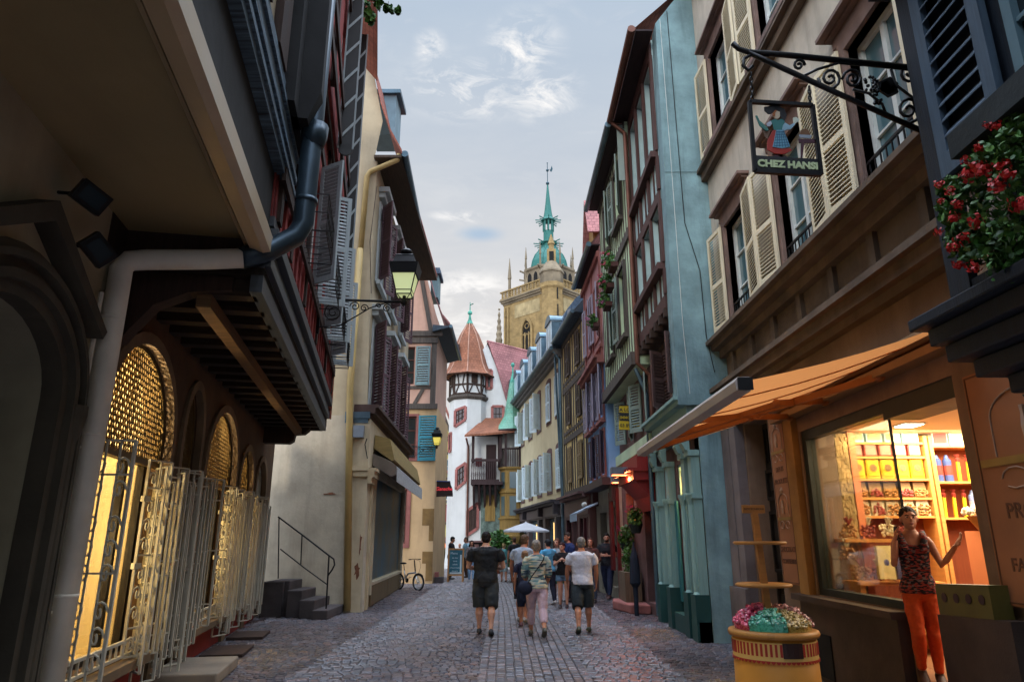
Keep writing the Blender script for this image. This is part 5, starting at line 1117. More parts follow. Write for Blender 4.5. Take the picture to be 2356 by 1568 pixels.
pwin([(.12, 8.35), (TL - .08, 8.75), (TL - .08, 9.55), (.12, 9.35)], fT); pwin([(1.15, 8.3), (1.85, 8.3), (1.85, 9.75), (1.15, 9.75)], fP); pwin([(.78, 10.9), (1.1, 10.9), (1.1, 12.1), (.78, 12.1)], fP)
pwin([(.3, 4.55), (TL, 5.0), (TL, 6.1), (.3, 5.75)], fT); pwin([(.1, 1.9), (.72, 2.3), (.72, 3.75), (.1, 3.3)], fW)
fT2 = Fac((octa(TC, 1.2)[4].x, octa(TC, 1.2)[4].y), (octa(TC, 1.2)[5].x, octa(TC, 1.2)[5].y)); pwin([(.2, 6.9), (.65, 6.9), (.65, 8.0), (.2, 8.0)], fT2)
mb = MB(); fW.box(mb, .25, 2.0, .0, 1.5, .003, .04); obj('shop_opening', mb, M_dark, PF); mb = MB(); fW.box(mb, .2, 2.0, 1.5, 1.6, .003, .25); fW.box(mb, .35, .8, 1.0, 1.4, .045, .08); obj('shop_canopy', mb, M_plum, PF)
mb = MB(); mb.tube([(-2.75, Yw - .7, 7.5), (-2.66, Yw - .08, 7.1), (-2.64, Yw - .08, 0)], .06, 8); obj('downpipe', mb, M_copper, PF)
# gallery
gx0, gx1, gy0 = -2.42, -.75, Yw - .9; Yg = Yf; Yf = Yw
mb = MB(); mb.box(gx0, gx1 + .2, gy0, Yf - .003, 4.75, 4.95)
for k in range(5): x = gx0 + .1 + k * .32; mb.prism([(x, Yf - .003, 3.3), (x, Yf - .003, 4.75), (x, gy0 + .05, 4.75), (x, gy0 + .25, 4.4), (x, Yf - .4, 3.9)], (.12, 0, 0))
obj('gallery_floor', mb, M_gall, PF)
mb = MB(); mb.box(gx0, gx1, gy0, gy0 + .1, 6.1, 6.25); mb.box(gx0, gx1, gy0, gy0 + .1, 4.951, 5.06); mb.box(gx0, gx0 + .1, gy0 + .1, Yf - .003, 6.1, 6.25)
for k in range(13): x = gx0 + .05 + k * .118; mb.lathe([(.03, 0), (.045, .3), (.025, .5), (.045, .8), (.03, 1.04)], (x, gy0 + .05, 5.06), 6)
obj('balustrade', mb, M_gall, PF)
mb = MB()
for x in (gx0 + .02, gx1 - .02): mb.box(x, x + .16, gy0 + .0, gy0 + .16, 6.251, 7.6)
mb.box(gx0, gx1 + .2, gy0, gy0 + .16, 7.6, 7.78); mb.box(gx0 + .85, gx0 + 1.45, Yf - .06, Yf - .003, 5.0, 7.2); obj('gallery_post', mb, M_gall, PF)
mb = MB(); mb.hexa([(gx0 - .4, gy0 - .35, 7.5), (gx1 + .9, gy0 - .35, 7.75), (gx1 + .9, Yg, 8.9), (gx0 + .7, Yg, 8.9), (gx0 - .4, gy0 - .35, 7.62), (gx1 + .9, gy0 - .35, 7.87), (gx1 + .9, Yg, 9.02), (gx0 + .7, Yg, 9.02)]); obj('gallery_roof', mb, M_tilebr, PF)
mb = MB(); mb.box(gx0 + .2, gx0 + .6, Yf - .05, Yf - .003, 5.9, 6.4); obj('red_box', mb, mat('crimson_panel', '6a1a20', .6, .15, 2, .1, 30), PF)
# panelled bay under the gallery and corner oriel
M_oak = mat('honey_oak', '8a703c', .75, .3, 1.6, .4, 30, 'wood'); M_mural = mat('faded_mural', '5f6f68', .85, .4, 5, .2, 30, col2='3a4640')
mb = MB(); mb.box(-1.85, -.72, Yf - .12, Yf - .003, 1.7, 4.5); obj('mural_panel', mb, M_mural, PF)
mb = MB(); mb.box(-1.6, -1.0, Yf - .16, Yf - .121, 2.7, 4.2); mb.box(-1.33, -1.26, Yf - .2, Yf - .161, 2.7, 4.2); obj('bay_window', mb, M_oak, PF)
OC = (.05, Yf - .2); 
mb = MB(); prism_ring(mb, OC, [(.12, .95), (.35, 1.2), (.72, 1.65), (.86, 1.85), (.78, 1.9), (.78, 2.75), (.86, 2.8), (.86, 2.88), (.76, 2.9), (.76, 4.25), (.86, 4.3), (.86, 4.4), (.76, 4.42), (.76, 5.6), (.88, 5.7), (.88, 5.8)], 6, 0); obj('oriel', mb, M_oak, PF)
mb = MB()
for k in range(6):
    a, b = octa(OC, .775, 6, 0)[k], octa(OC, .775, 6, 0)[(k + 1) % 6]; m_ = (a + b) / 2 - Vector((*OC, 0)); nn = m_.normalized()
    mb.obox(a + (b - a) * .25 + Z * 3.0 + nn * -.005, (b - a) * .5, Z * 1.1, nn * .02); mb.obox(a + (b - a) * .25 + Z * 4.55, (b - a) * .5, Z * .95, nn * .015)
obj('oriel_pane', mb, pane_mat('oriel_glass', '4a5a5c', .15), PF)
mb = MB()
for k in range(6):
    p = octa(OC, .84, 6, 0)[k]; q = octa(OC, .84, 6, 0)[(k + 1) % 6]; mb.beam(p + Z * 5.8, p + Z * 7.9, .14, .14); mb.beam(p + Z * 6.85, q + Z * 6.85, .12, .1)
    for j in range(1, 6): r_ = p + (q - p) * j / 6; mb.beam(r_ + Z * 5.82, r_ + Z * 6.8, .05, .05)
obj('oriel_balcony', mb, M_gall, PF)
mb = MB(); prism_ring(mb, OC, [(1.12, 8.0), (.85, 8.35), (.55, 8.9), (.42, 9.6), (.3, 10.4), (.2, 11.0), (.06, 11.05)], 8); obj('oriel_roof', mb, mat('green_glazed_tiles', '5a9480', .5, .35, 1.1, .3, 40, 'tile', col2='86a890'), PF)
mb = MB(); mb.lathe([(.2, 10.9), (.16, 11.2), (.06, 11.6), (.04, 12.0), (.13, 12.12), (.1, 12.25), (.02, 12.3)], (*OC, 0), 10); obj('oriel_finial', mb, M_verd, PF)
mb = MB(); prism_ring(mb, OC, [(1.16, 7.9), (1.16, 8.0)], 8); obj('oriel_cornice', mb, M_gall, PF)
# filler house that closes the street beyond, seen only in slivers
# ================================================================ church tower
CH = thing('church_tower', 'tall yellow sandstone church tower with green copper dome, lantern and spire', 'church tower', (7.1, 126.6, 0))
M_csl = mat('yellow_sandstone', '8e7850', .9, .22, .22, .4, 5, 'blocks', col2='74603c', stain=.25); M_csg = mat('grey_sandstone_far', '7c705c', .9, .3, .35, .4, 8, stain=.4); M_cu = mat('copper_patina', '2b5f58', .6, .35, .5, .2, 10, col2='1f5c54')
cc = Vector((7.3, 126.6, 0)); hd = 8.9; K = [cc + Vector((0, -hd, 0)), cc + Vector((hd, 0, 0)), cc + Vector((0, hd, 0)), cc + Vector((-hd, 0, 0))]
mb = MB(); mb.rings([[p + Z * z for p in K] for z in (0, 45.2)]); obj('shaft', mb, M_csl, CH)
mb = MB()
for z0, z1, r in ((45.2, 45.6, 9.1), (45.6, 46.0, 9.5), (46.0, 46.3, 9.8)): mb.rings([[cc + Vector((r * x, r * y, z)) for x, y in ((0, -1), (1, 0), (0, 1), (-1, 0))] for z in (z0 + .001, z1)])
obj('cornice', mb, M_csg, CH)
fA = Fac(tuple(K[3])[:2], tuple(K[0])[:2]); fB = Fac(tuple(K[0])[:2], tuple(K[1])[:2]); LW = fA.len
mb = MB()
for fc in (fA, fB):
    fc.box(mb, -.5, LW + .5, 46.3, 46.55, .2, .55); fc.box(mb, -.5, LW + .5, 47.75, 48.0, .2, .6)
    for k in range(15): fc.box(mb, .0 + k * (LW / 14) - .12, k * (LW / 14) + .12, 46.55, 47.75, .25, .5)
    for k in range(14):
        c = (k + .5) * LW / 14
        for dx, dz in ((-.2, .35), (.2, .35), (-.2, .85), (.2, .85)): mb.tube([fc.pt(c + dx + .17 * cos(t), 46.55 + dz + .17 * sin(t), .38) for t in [2 * pi * q / 8 for q in range(8)]], .07, 4, True, True)
obj('parapet', mb, M_csl, CH)
# pointed windows with tracery, panels, stair turret at the near corner
def pointed(c, w, z0, zs, n=13):
    h = w * .87; L_ = [(c - w / 2, z0), (c - w / 2, zs)]
    for k in range(1, n): t = k / n; a = pi / 3 * t; L_.append((c + w / 2 - w * cos(a), zs + w * sin(a)))
    L_.append((c, zs + h)); return L_ + [(2 * c - x, z) for x, z in L_[-2::-1]]
for fc in (fA, fB):
    o_ = MB(); c = LW * .5
    P_ = pointed(c, 2.7, 20, 38.9); o_.prism([fc.pt(x, z, .02) for x, z in P_], fc.n * .02); wn_ = obj('window', o_, M_dark, CH)
    tr = MB()
    for (a, b) in zip(P_, P_[1:]): fc.bar(tr, a, b, .5, .5, .15)
    for x in (-.5, .5): fc.bar(tr, (c + x, 20), (c + x, 38.6), .2, .2, .12)
    for x in (-.9, 0, .9):
        q = pointed(c + x, .85, 37.4, 37.6, 6)
        for a, b in zip(q, q[1:]): fc.bar(tr, a, b, .16, .16, .12)
    tr.tube([fc.pt(c + .5 * cos(t), 39.8 + .5 * sin(t), .12) for t in [2 * pi * q / 12 for q in range(12)]], .1, 5, True, True)
    for k in range(4): fc.bar(tr, (c - 1.2, 22 + 4 * k), (c + 1.2, 22 + 4 * k), .12, .12, .1)
    obj('tracery', tr, M_csl, wn_)
    mb = MB(); fc.box(mb, LW * .24, LW * .76, 42.0, 44.6, .003, .06); obj('clock_panel' if False else 'render_panel', mb, mat('faded_fresco', 'a3926c', .92, .3, .6, .3, 6, stain=.5), CH)
    mb = MB()
    for s in (0.35, 1.2): fc.box(mb, s, s + .4, 0, 44.6, .003, .35)
    q = pointed(1.0, .8, 41.5, 42.4, 6)
    for a, b in zip(q, q[1:]): fc.bar(mb, a, b, .14, .2, .2)
    obj('buttress', mb, M_csl, CH)
mb = MB(); tcx, tcy = cc.x, cc.y - hd + .9; prism_ring(mb, (tcx, tcy), [(2.0, 0), (2.0, 45.4), (2.3, 45.8), (2.3, 46.6)], 8, pi / 8); obj('stair_turret', mb, M_csl, CH)
mb = MB(); prism_ring(mb, (tcx, tcy), [(2.15, 46.6), (2.15, 48.6), (2.35, 48.7), (2.35, 49.0), (1.1, 51.0), (.1, 51.1)], 8); obj('turret_cap', mb, M_csg, CH)
mb = MB()
for z in (33, 36.5, 40, 43.2): mb.box(tcx - .1 + .9, tcx + .12 + .9, tcy - 2.04, tcy - 1.9, z, z + 2.2)
obj('slit_window', mb, M_dark, CH)
mb = MB(); prism_ring(mb, (cc.x, cc.y), [(5.9, 46.2), (5.7, 47.6), (5.1, 48.8), (5.1, 51.4), (5.35, 51.6), (5.35, 52.0)], 8, pi / 8); obj('octagon', mb, M_csg, CH)
mb = MB()
for k in range(8):
    a, b = octa(cc, 5.12, 8, pi / 8)[k], octa(cc, 5.12, 8, pi / 8)[(k + 1) % 8]; fo = Fac(tuple(a)[:2], tuple(b)[:2])
    if fo.n.y > .3: continue
    for c in (fo.len * .3, fo.len * .7):
        q = pointed(c, .95, 48.6, 50.1, 6); mb.prism([fo.pt(x, z, .0) for x, z in q], fo.n * .05)
obj('belfry_window', mb, M_dark, CH)
mb = MB()
for k in range(8):
    p = octa(cc, 5.7, 8, pi / 8)[k]; p2 = octa(cc, 5.0, 8, pi / 8)[k]; mb.beam(p2 + Z * 47.0, p2 + Z * 51.8, .5, .5)
    mb.beam(p + Z * 46.5, p2 + Z * 49.8, .4, .35); mb.beam(p2 + Z * 51.2, p2 + (p2 - cc).normalized() * 1.3 + Z * 51.6, .25, .25)
    q = octa(cc, 4.95, 8, pi / 8)[k]; mb.lathe([(.22, 51.9), (.14, 54.2), (.24, 54.3), (.03, 56.8)], (q.x, q.y, 0), 6)
for s_, fc in ((1.2, fA), (LW - 1.2, fB)): p = fc.pt(s_, 0, -.4); mb.lathe([(.32, 46.3), (.28, 50.5), (.4, 50.7), (.04, 55.0)], (p.x, p.y, 0), 6)
obj('pinnacle', mb, M_csg, CH)
mb = MB(); prism_ring(mb, (cc.x, cc.y), [(3.9, 51.95), (3.75, 53.0), (3.5, 54.2), (2.95, 55.5), (2.15, 56.5), (1.55, 57.3), (1.25, 58.2), (1.75, 58.3), (1.75, 58.6), (1.05, 58.65), (1.05, 61.0)], 8, pi / 8)
for k in range(8):
    p = octa(cc, 1.0)[k]; mb.beam(p + Z * 61.0, p + Z * 63.3, .28, .28); d_ = (p - cc).normalized()
    for z, r, dz in ((58.3, 3.0, .2), (58.15, 2.8, -.55), (63.5, 2.6, .1), (63.3, 2.5, -.45)): mb.beam(cc + d_ * .9 + Z * z, cc + d_ * r + Z * (z + dz * .6), .16, .16)
    q = octa(cc, 4.55)
    mb.tube([octa(cc, r + .03, 8, pi / 8)[k] + Z * z for r, z in ((3.9, 51.95), (3.75, 53.0), (3.5, 54.2), (2.95, 55.5), (2.15, 56.5), (1.55, 57.3), (1.25, 58.2))], .1, 5)
prism_ring(mb, (cc.x, cc.y), [(1.5, 63.3), (1.45, 63.55), (1.0, 63.9), (.75, 65.3), (.5, 67.4), (.3, 69.6), (.14, 71.5)], 8)
obj('dome', mb, M_cu, CH)
mb = MB(); mb.ball(cc + Z * 71.8, .36); mb.tube([cc + Z * 71.6, cc + Z * 76.5], .08, 6); mb.ball(cc + Z * 74.8, .3); mb.ball(cc + Z * 76.5, .13)
mb.prism([cc + Vector((.5, 0, 74.6)), cc + Vector((.9, 0, 74.5)), cc + Vector((1.1, 0, 75.2)), cc + Vector((.9, 0, 75.9)), cc + Vector((.7, 0, 75.2))], (0, .06, 0)); mb.tube([cc + Z * 75, cc + Z * 75 + Vector((.8, 0, 0))], .05, 5); obj('weather_vane', mb, plain('dark_copper', '24404a', .5, .5), CH)
mb = MB(); mb.lathe([(.5, 53.2), (.5, 54.4), (.7, 54.5), (.1, 56.5)], (tcx, tcy - .4, 0), 6); mb.box(tcx - .8, tcx + .8, tcy - .9, tcy + .3, 49.4, 53.4); obj('niche', mb, M_csl, CH)
mb = MB(); mb.box(tcx - .42, tcx + .42, tcy - .96, tcy - .88, 50, 52.9); obj('niche_opening', mb, M_dark, CH)
sp = thing('church_pinnacle', 'thin dark stone pinnacle just left of the big church tower', 'pinnacle', (-2.4, 122, 0)); mb = MB(); mb.lathe([(.9, 0), (.9, 36), (1.1, 36.2)] + [(.55 - .5 * k / 10 + (.16 if k % 2 else 0), 36.4 + k * .62) for k in range(11)], (-2.4, 122, 0), 8); mb.ball((-2.4, 122, 43), .22); obj('stone', mb, M_csg, sp)
# ================================================================ ground: earth sheet, joints and setts
mb = MB(); mb.face([(-400, -200, -.03), (400, -200, -.03), (400, 600, -.03), (-400, 600, -.03)]); struct('ground', mb, mat('joint_sand', '6b625c', .9, .3, .8, .3, 20))
M_sett = bpy.data.materials.new('granite_setts'); M_sett.use_nodes = True
def _sett():
    N, L = M_sett.node_tree.nodes, M_sett.node_tree.links; b = N['Principled BSDF']
    a = N.new('ShaderNodeAttribute'); a.attribute_name = 'tone'; t = N.new('ShaderNodeTexCoord')
    n = N.new('ShaderNodeTexNoise'); n.inputs['Scale'].default_value = 26; n.inputs['Detail'].default_value = 5; L.new(t.outputs['Object'], n.inputs['Vector'])
    n2 = N.new('ShaderNodeTexNoise'); n2.inputs['Scale'].default_value = .7; n2.inputs['Detail'].default_value = 4; L.new(t.outputs['Object'], n2.inputs['Vector'])
    r = N.new('ShaderNodeValToRGB'); r.color_ramp.elements[0].color = (.6, .6, .6, 1); r.color_ramp.elements[1].color = (1.25, 1.25, 1.25, 1); r.color_ramp.elements[0].position = .3; r.color_ramp.elements[1].position = .7; L.new(n.outputs['Fac'], r.inputs[0])
    r2 = N.new('ShaderNodeValToRGB'); r2.color_ramp.elements[0].color = (.72, .74, .78, 1); r2.color_ramp.elements[1].color = (1.15, 1.1, 1.08, 1); r2.color_ramp.elements[0].position = .35; r2.color_ramp.elements[1].position = .65; L.new(n2.outputs['Fac'], r2.inputs[0])
    m = N.new('ShaderNodeMixRGB'); m.blend_type = 'MULTIPLY'; m.inputs[0].default_value = 1; L.new(a.outputs['Color'], m.inputs[1]); L.new(r.outputs[0], m.inputs[2])
    m2 = N.new('ShaderNodeMixRGB'); m2.blend_type = 'MULTIPLY'; m2.inputs[0].default_value = 1; L.new(m.outputs[0], m2.inputs[1]); L.new(r2.outputs[0], m2.inputs[2])
    L.new(m2.outputs[0], b.inputs['Base Color'])
    rr = N.new('ShaderNodeMapRange'); rr.inputs['To Min'].default_value = .28; rr.inputs['To Max'].default_value = .5; L.new(n2.outputs['Fac'], rr.inputs['Value']); L.new(rr.outputs[0], b.inputs['Roughness'])
    bp = N.new('ShaderNodeBump'); bp.inputs['Strength'].default_value = .5; bp.inputs['Distance'].default_value = .008; L.new(n.outputs['Fac'], bp.inputs['Height']); L.new(bp.outputs['Normal'], b.inputs['Normal'])
    b.inputs['Specular IOR Level'].default_value = .5
_sett()
TONES = [hexc(h) for h in ('6e6568', '62646e', '7c6a6a', '585a66', '645a5e', '70707a', '4e4e58', '786e70', '665a58')]
def setts(name, fn, us, vs, keep):
    """fn(u,v) -> (x,y); us: list of course boundaries along v; every cell is one stone with bevelled edge."""
    V, Fc, T = [], [], []; r = random.Random(5)
    for j in range(len(vs) - 1):
        v0, v1 = vs[j], vs[j + 1]; u = us[0] + r.uniform(-.1, 0)
        while u < us[1]:
            w = r.uniform(.095, .16); u0, u1 = u, u + w; u = u1
            c = fn((u0 + u1) / 2, (v0 + v1) / 2)
            if not keep(*c): continue
            g_ = .0045; h = r.uniform(-.005, .004); b = .013; i = len(V); tilt = r.uniform(-.004, .004)
            P = [fn(u0 + g_, v0 + g_), fn(u1 - g_, v0 + g_), fn(u1 - g_, v1 - g_), fn(u0 + g_, v1 - g_)]
            Q = [fn(u0 + g_ + b, v0 + g_ + b), fn(u1 - g_ - b, v0 + g_ + b), fn(u1 - g_ - b, v1 - g_ - b), fn(u0 + g_ + b, v1 - g_ - b)]
            V += [(*p, -.032) for p in P] + [(p[0], p[1], h - .012) for p in P] + [(q[0], q[1], h + (tilt if k < 2 else -tilt)) for k, q in enumerate(Q)]
            Fc.append([i + 8, i + 9, i + 10, i + 11])
            for k in range(4): Fc.append([i + 4 + k, i + 4 + (k + 1) % 4, i + 8 + (k + 1) % 4, i + 8 + k]); Fc.append([i + k, i + (k + 1) % 4, i + 4 + (k + 1) % 4, i + 4 + k])
            t = TONES[r.randrange(len(TONES))]; k = r.uniform(.45, .78); T += [t[0] * k, t[1] * k, t[2] * k, 1] * 9
    me = bpy.data.meshes.new(name); me.from_pydata(V, [], Fc); me.materials.append(M_sett)
    at = me.attributes.new('tone', 'FLOAT_COLOR', 'FACE'); at.data.foreach_set('color', T)
    bm = bmesh.new(); bm.from_mesh(me); bmesh.ops.recalc_face_normals(bm, faces=bm.faces); bm.to_mesh(me); bm.free()
    o = bpy.data.objects.new(name, me); COL.objects.link(o); o['kind'] = 'structure'
def lane(y): return .25 - .012 * (y - 12) - .0016 * max(0, y - 14) ** 2      # centre line of the runnels
def frange(a, b, s):
    o = [a]
    while o[-1] < b: o.append(o[-1] + s)
    return o
LANE = .72
inb = lambda x, y: -5.8 < x < 4.0 and 6.5 < y < 44
setts('street', lambda u, v: (u, v + .34 * abs(sin(u * 1.25 + .4)) + .03 * sin(v * 3)), (-5.8, 4.0), frange(6.2, 44, .116), lambda x, y: inb(x, y) and abs(x - lane(y)) > LANE)
setts('street_lane', lambda u, v: (lane(u) + v, u), (6.5, 44), frange(-LANE, LANE - .05, .12), lambda x, y: inb(x, y))
mb = MB(); mb.box(-5.8, 4.0, -4, 6.55, -.028, -.006); mb.box(-12, 8, 44, 60, -.028, -.006); struct('pavement', mb, mat('far_setts', '7e7272', .6, .3, 6, .5, 30, col2='5a5458'))
# ================================================================ wall lanterns
M_lglass = emit('lantern_glass', 'c8d29a', .42); M_lglass2 = emit('lantern_glass_warm', 'd8c458', .5)
def make_lantern(label, loc, arm, gm):
    t = thing('wall_lantern', label, 'street lamp', loc, 0, 'wall lanterns on scrolled brackets', world=False)
    b = MB(); sq = lambda r, z: [Vector((x * r, y * r, z)) for x, y in ((-1, -1), (1, -1), (1, 1), (-1, 1))]
    b.rings([sq(.245, .58), sq(.215, .42), sq(.19, .415)], False); b.rings([sq(.25, .60), sq(.245, .58)]); b.rings([sq(.2, .6), sq(.155, .75), sq(.165, .76), sq(.12, .79)])
    b.lathe([(.06, .78), (.05, .82), (.1, .84), (.11, .88), (.07, .92), (.02, .94)], (0, 0, 0), 12)
    for x, y in ((-1, -1), (1, -1), (1, 1), (-1, 1)): b.tube([(x * .2, y * .2, .42), (x * .135, y * .135, .13), (x * .128, y * .128, .06)], .011, 5)
    for r, z in ((.135, .13), (.128, .06)):
        for k in range(4): b.beam(sq(r, z)[k], sq(r, z)[(k + 1) % 4], .016, .016)
    obj('lantern_cage', b, M_iron, t)
    gl = MB(); gl.rings([sq(.128, .065), sq(.19, .415)]); obj('lantern_glass', gl, gm, t)
    a = MB(); a.tube([(0, 0, -.04), (0, 0, .06)], .03, 8); a.ball((0, 0, -.06), .06)
    for k in range(4): c = cos(k * pi / 2 + pi / 4), sin(k * pi / 2 + pi / 4); a.tube([(c[0] * .02, c[1] * .02, -.03), (c[0] * .12, c[1] * .12, .03), (c[0] * .17, c[1] * .17, .09)], .008, 5)
    a.tube([(0, 0, -.05), (-arm, 0, .0)], .022, 8); a.beam((-arm, 0, -.62), (-arm, 0, .06), .05, .03)
    def spiral(cx, cz, r, turns, ph, sg, w=.011):
        a.tube([(cx + r * (1 - k / (turns * 12)) * cos(ph + sg * k * pi / 6), 0, cz + r * (1 - k / (turns * 12)) * sin(ph + sg * k * pi / 6)) for k in range(int(turns * 12) - 2)], w, 5)
    spiral(-arm * .83, -.24, .17, 2.2, pi / 2, 1); spiral(-arm * .58, -.13, .09, 1.8, pi, -1); spiral(-arm * .47, -.16, .07, 1.7, 0, 1); spiral(-arm * .2, -.16, .08, 2, 0, 1); spiral(-arm * .3, -.12, .05, 1.5, pi, -1)
    a.tube([(-arm, 0, -.5), (-arm * .75, 0, -.48), (-arm * .55, 0, -.3), (-arm * .4, 0, -.16), (-arm * .22, 0, -.07), (-arm * .1, 0, -.05)], .012, 5)
    obj('scroll_bracket', a, M_iron, t); return t
lp = at_y(930, 688, 11.15); lb = at_y(735, 706, 11.15)
lan = make_lantern('large black wall lantern with pale glass on a scrolled bracket from the red facade', lp, lp.x - lb.x, M_lglass)
lp2 = at_y(1005, 1026, 28.2); lan2 = dup(lan); lan2.location = lp2; lan2.scale = (.84, .84, .84); lan2['label'] = 'small black wall lantern with yellow glass before the teal shutter'
for c in lan2.children:
    if c.name.startswith('lantern_glass'): c.data = c.data.copy(); c.data.materials[0] = M_lglass2

# ================================================================ hanging sign on a wrought bracket
YS = 4.32
br_ = thing('sign_bracket', 'black wrought iron bracket with scrolls and grapes holding the hanging sign', 'bracket', (2.88, YS, 4.6)); b = MB()
P = lambda u, v, dy=0: at_y(u, v, YS) + Vector((0, dy, 0))
b.tube([P(2112, 158), P(1800, 126), P(1722, 120), P(1700, 113), P(1686, 100)], [.024, .022, .02, .018, .022], 8)
b.tube([P(2122, 302), P(1905, 205), P(1770, 143), P(1722, 121)], .02, 8)
b.tube([P(1770, 128), P(1735, 122), P(1712, 135), P(1710, 152), P(1722, 162), P(1732, 152)], .013, 6)
def sps(u, v, r, turns, ph, sg, w=.011): b.tube([P(u + r * (1 - k / (turns * 10)) * cos(ph + sg * k * pi / 5), v - r * (1 - k / (turns * 10)) * sin(ph + sg * k * pi / 5)) for k in range(int(turns * 10) - 2)], w, 6)
sps(1910, 180, 28, 2.2, pi, 1); sps(1962, 182, 24, 2.2, pi, -1); sps(1838, 150, 14, 1.7, 0, 1); sps(2090, 168, 26, 2, pi / 2, -1); sps(2090, 252, 32, 2, -pi / 2, 1)
b.tube([P(1850, 175), P(1880, 160), P(1930, 145), P(1985, 150)], .011, 5); b.tube([P(2050, 160), P(2060, 195), P(2100, 225), P(2118, 290)], .012, 5); b.tube([P(1962, 206), P(2000, 215), P(2030, 240), P(2038, 262)], .011, 5)
obj('bracket_iron', b, M_iron, br_, True)
b = MB(); rg = random.Random(2)
for k in range(42): t_ = rg.random(); b.ball(P(2000 + 20 * t_ + rg.uniform(-16, 16) * (1 - t_ * .8), 178 + 60 * t_, rg.uniform(-.03, .03)), .013, seg=6, rg=4)
for k in range(3): b.prism([P(2020 + k * 8, 190), P(2048 + k * 6, 176 + k * 6), P(2068, 192 + k * 10), P(2046, 214 + k * 4), P(2026, 208)], (0, .01 + .004 * k, 0))
obj('iron_grapes', b, M_iron, br_)
hs = thing('hanging_sign', 'framed cut-out shop sign reading chez hansi hanging on two chains', 'sign', at_y(1805, 320, YS)); b = MB()
fr = [(1724, 234), (1869, 243), (1889, 402), (1737, 394)]
def bar_px(a, c, w, d=.03): b.beam(P(*a), P(*c), w, d, (0, 1, 0))
for k in range(4): bar_px(fr[k], fr[(k + 1) % 4], .026)
obj('sign_frame', b, M_iron, hs)
b = MB(); b.prism([P(1733, 357), P(1884, 366), P(1889, 402), P(1737, 394)], (0, .02, 0)); obj('name_plate', b, plain('dark_sign_paint', '15181c', .5), hs)
b = MB(); ex = (P(1884, 384) - P(1737, 376)).normalized(); ey = Z.copy(); ey = (ey - ex * ey.dot(ex)).normalized()
add_text(b, 'CHEZ HANSI', .074, P(1812, 380, -.003), ex, ey, .004, bold=.0035); obj('lettering', b, plain('pale_green_lettering', 'b9c79a', .6), hs)
b = MB()
for u0, v0, v1 in ((1728, 166, 234), (1862, 200, 244)):
    n_ = 6
    for k in range(n_):
        c = P(u0 + (k / n_) * 3, v0 + (v1 - v0) * (k + .5) / n_); h = .024
        b.tube([c + (Vector((sin(t) * .011, 0, cos(t) * h)) if k % 2 else Vector((0, sin(t) * .011, cos(t) * h))) for t in [2 * pi * q / 10 for q in range(10)]], .0045, 4, True, True)
obj('chain', b, M_iron, hs)
q = lambda x, y, dy=0: P(1693.4 + x * .18783, 128.84 + y * .18783, dy)
def cut(name, pts, m, dy, parent=hs, th=.008):
    mb = MB(); mb.prism([q(x, y, dy) for x, y in pts], (0, th, 0)); return obj(name, mb, m, parent)
cut('painted_skirt', [(455, 905), (500, 905), (560, 1130), (665, 1125), (690, 1150), (600, 1195), (480, 1190), (385, 1140), (390, 1020)], plain('sign_red', '9a2a1e', .6), .004)
cut('painted_apron', [(495, 905), (585, 905), (665, 1110), (560, 1128), (450, 1112)], plain('sign_blue', '6fa8c0', .6), 0)
mb = MB()
for k in range(6): mb.beam(q(500 + k * 16, 906, -.002), q(462 + k * 36, 1115, -.002), .003, .002, (0, 1, 0)); mb.beam(q(490 - k * 6, 930 + k * 34, -.002), q(592 + k * 13, 930 + k * 32, -.002), .003, .002, (0, 1, 0))
obj('painted_check', mb, plain('sign_dark_blue', '2f5f7c', .6), hs)
cut('painted_bodice', [(430, 790), (480, 765), (515, 785), (560, 765), (600, 800), (575, 865), (585, 905), (470, 905), (455, 850)], plain('sign_teal', '2f6f6c', .6), .002)
cut('painted_head', [(455, 690), (490, 668), (535, 685), (540, 740), (515, 770), (480, 765), (452, 735)], plain('sign_face', 'b9a890', .6), 0)
cut('painted_hair', [(448, 700), (480, 665), (500, 668), (480, 700), (478, 745), (452, 735)], plain('sign_hair', '96562a', .6), -.003)
cut('painted_bow', [(350, 615), (440, 600), (520, 600), (600, 640), (628, 720), (600, 790), (555, 740), (530, 670), (480, 662), (440, 700), (400, 700), (355, 660)], plain('sign_black', '14161c', .5), .008)
cut('painted_arm', [(575, 850), (600, 815), (655, 850), (715, 820), (722, 840), (665, 900), (640, 895), (590, 915), (565, 900)], plain('sign_sleeve', '86a9b8', .6), -.001)
cut('painted_sleeve', [(375, 830), (420, 790), (440, 830), (415, 862), (385, 860)], plain('sign_sleeve2', 'a9b0bc', .6), -.001)
cut('painted_bottle', [(240, 730), (262, 728), (290, 790), (385, 870), (400, 905), (370, 915), (290, 850), (265, 790)], plain('sign_bottle', '3f7a70', .6), .001)
cut('painted_glass', [(700, 755), (735, 745), (780, 775), (770, 800), (740, 812), (722, 840), (708, 830)], plain('sign_glass', 'c0c8b8', .5), .001)
cut('painted_back', [(320, 850), (400, 905), (430, 900), (390, 1010), (360, 980), (330, 900)], plain('sign_brown', '6a5040', .7), .009)
cut('painted_table', [(770, 1010), (970, 1015), (975, 1060), (840, 1062), (815, 1240), (795, 1240), (800, 1062), (775, 1060)], plain('sign_plum', '43202c', .6), .002)
cut('painted_basket', [(765, 958), (930, 968), (915, 1003), (785, 998)], plain('sign_grey', '8a94a0', .6), .002); cut('painted_bread', [(780, 956), (800, 900), (860, 882), (900, 920), (915, 962)], plain('sign_bread', '6e4c30', .7), .004)
cut('painted_shoe', [(470, 1215), (520, 1215), (540, 1240), (620, 1222), (625, 1240), (470, 1240)], plain('sign_shoe', '3c1c2c', .6), .002)

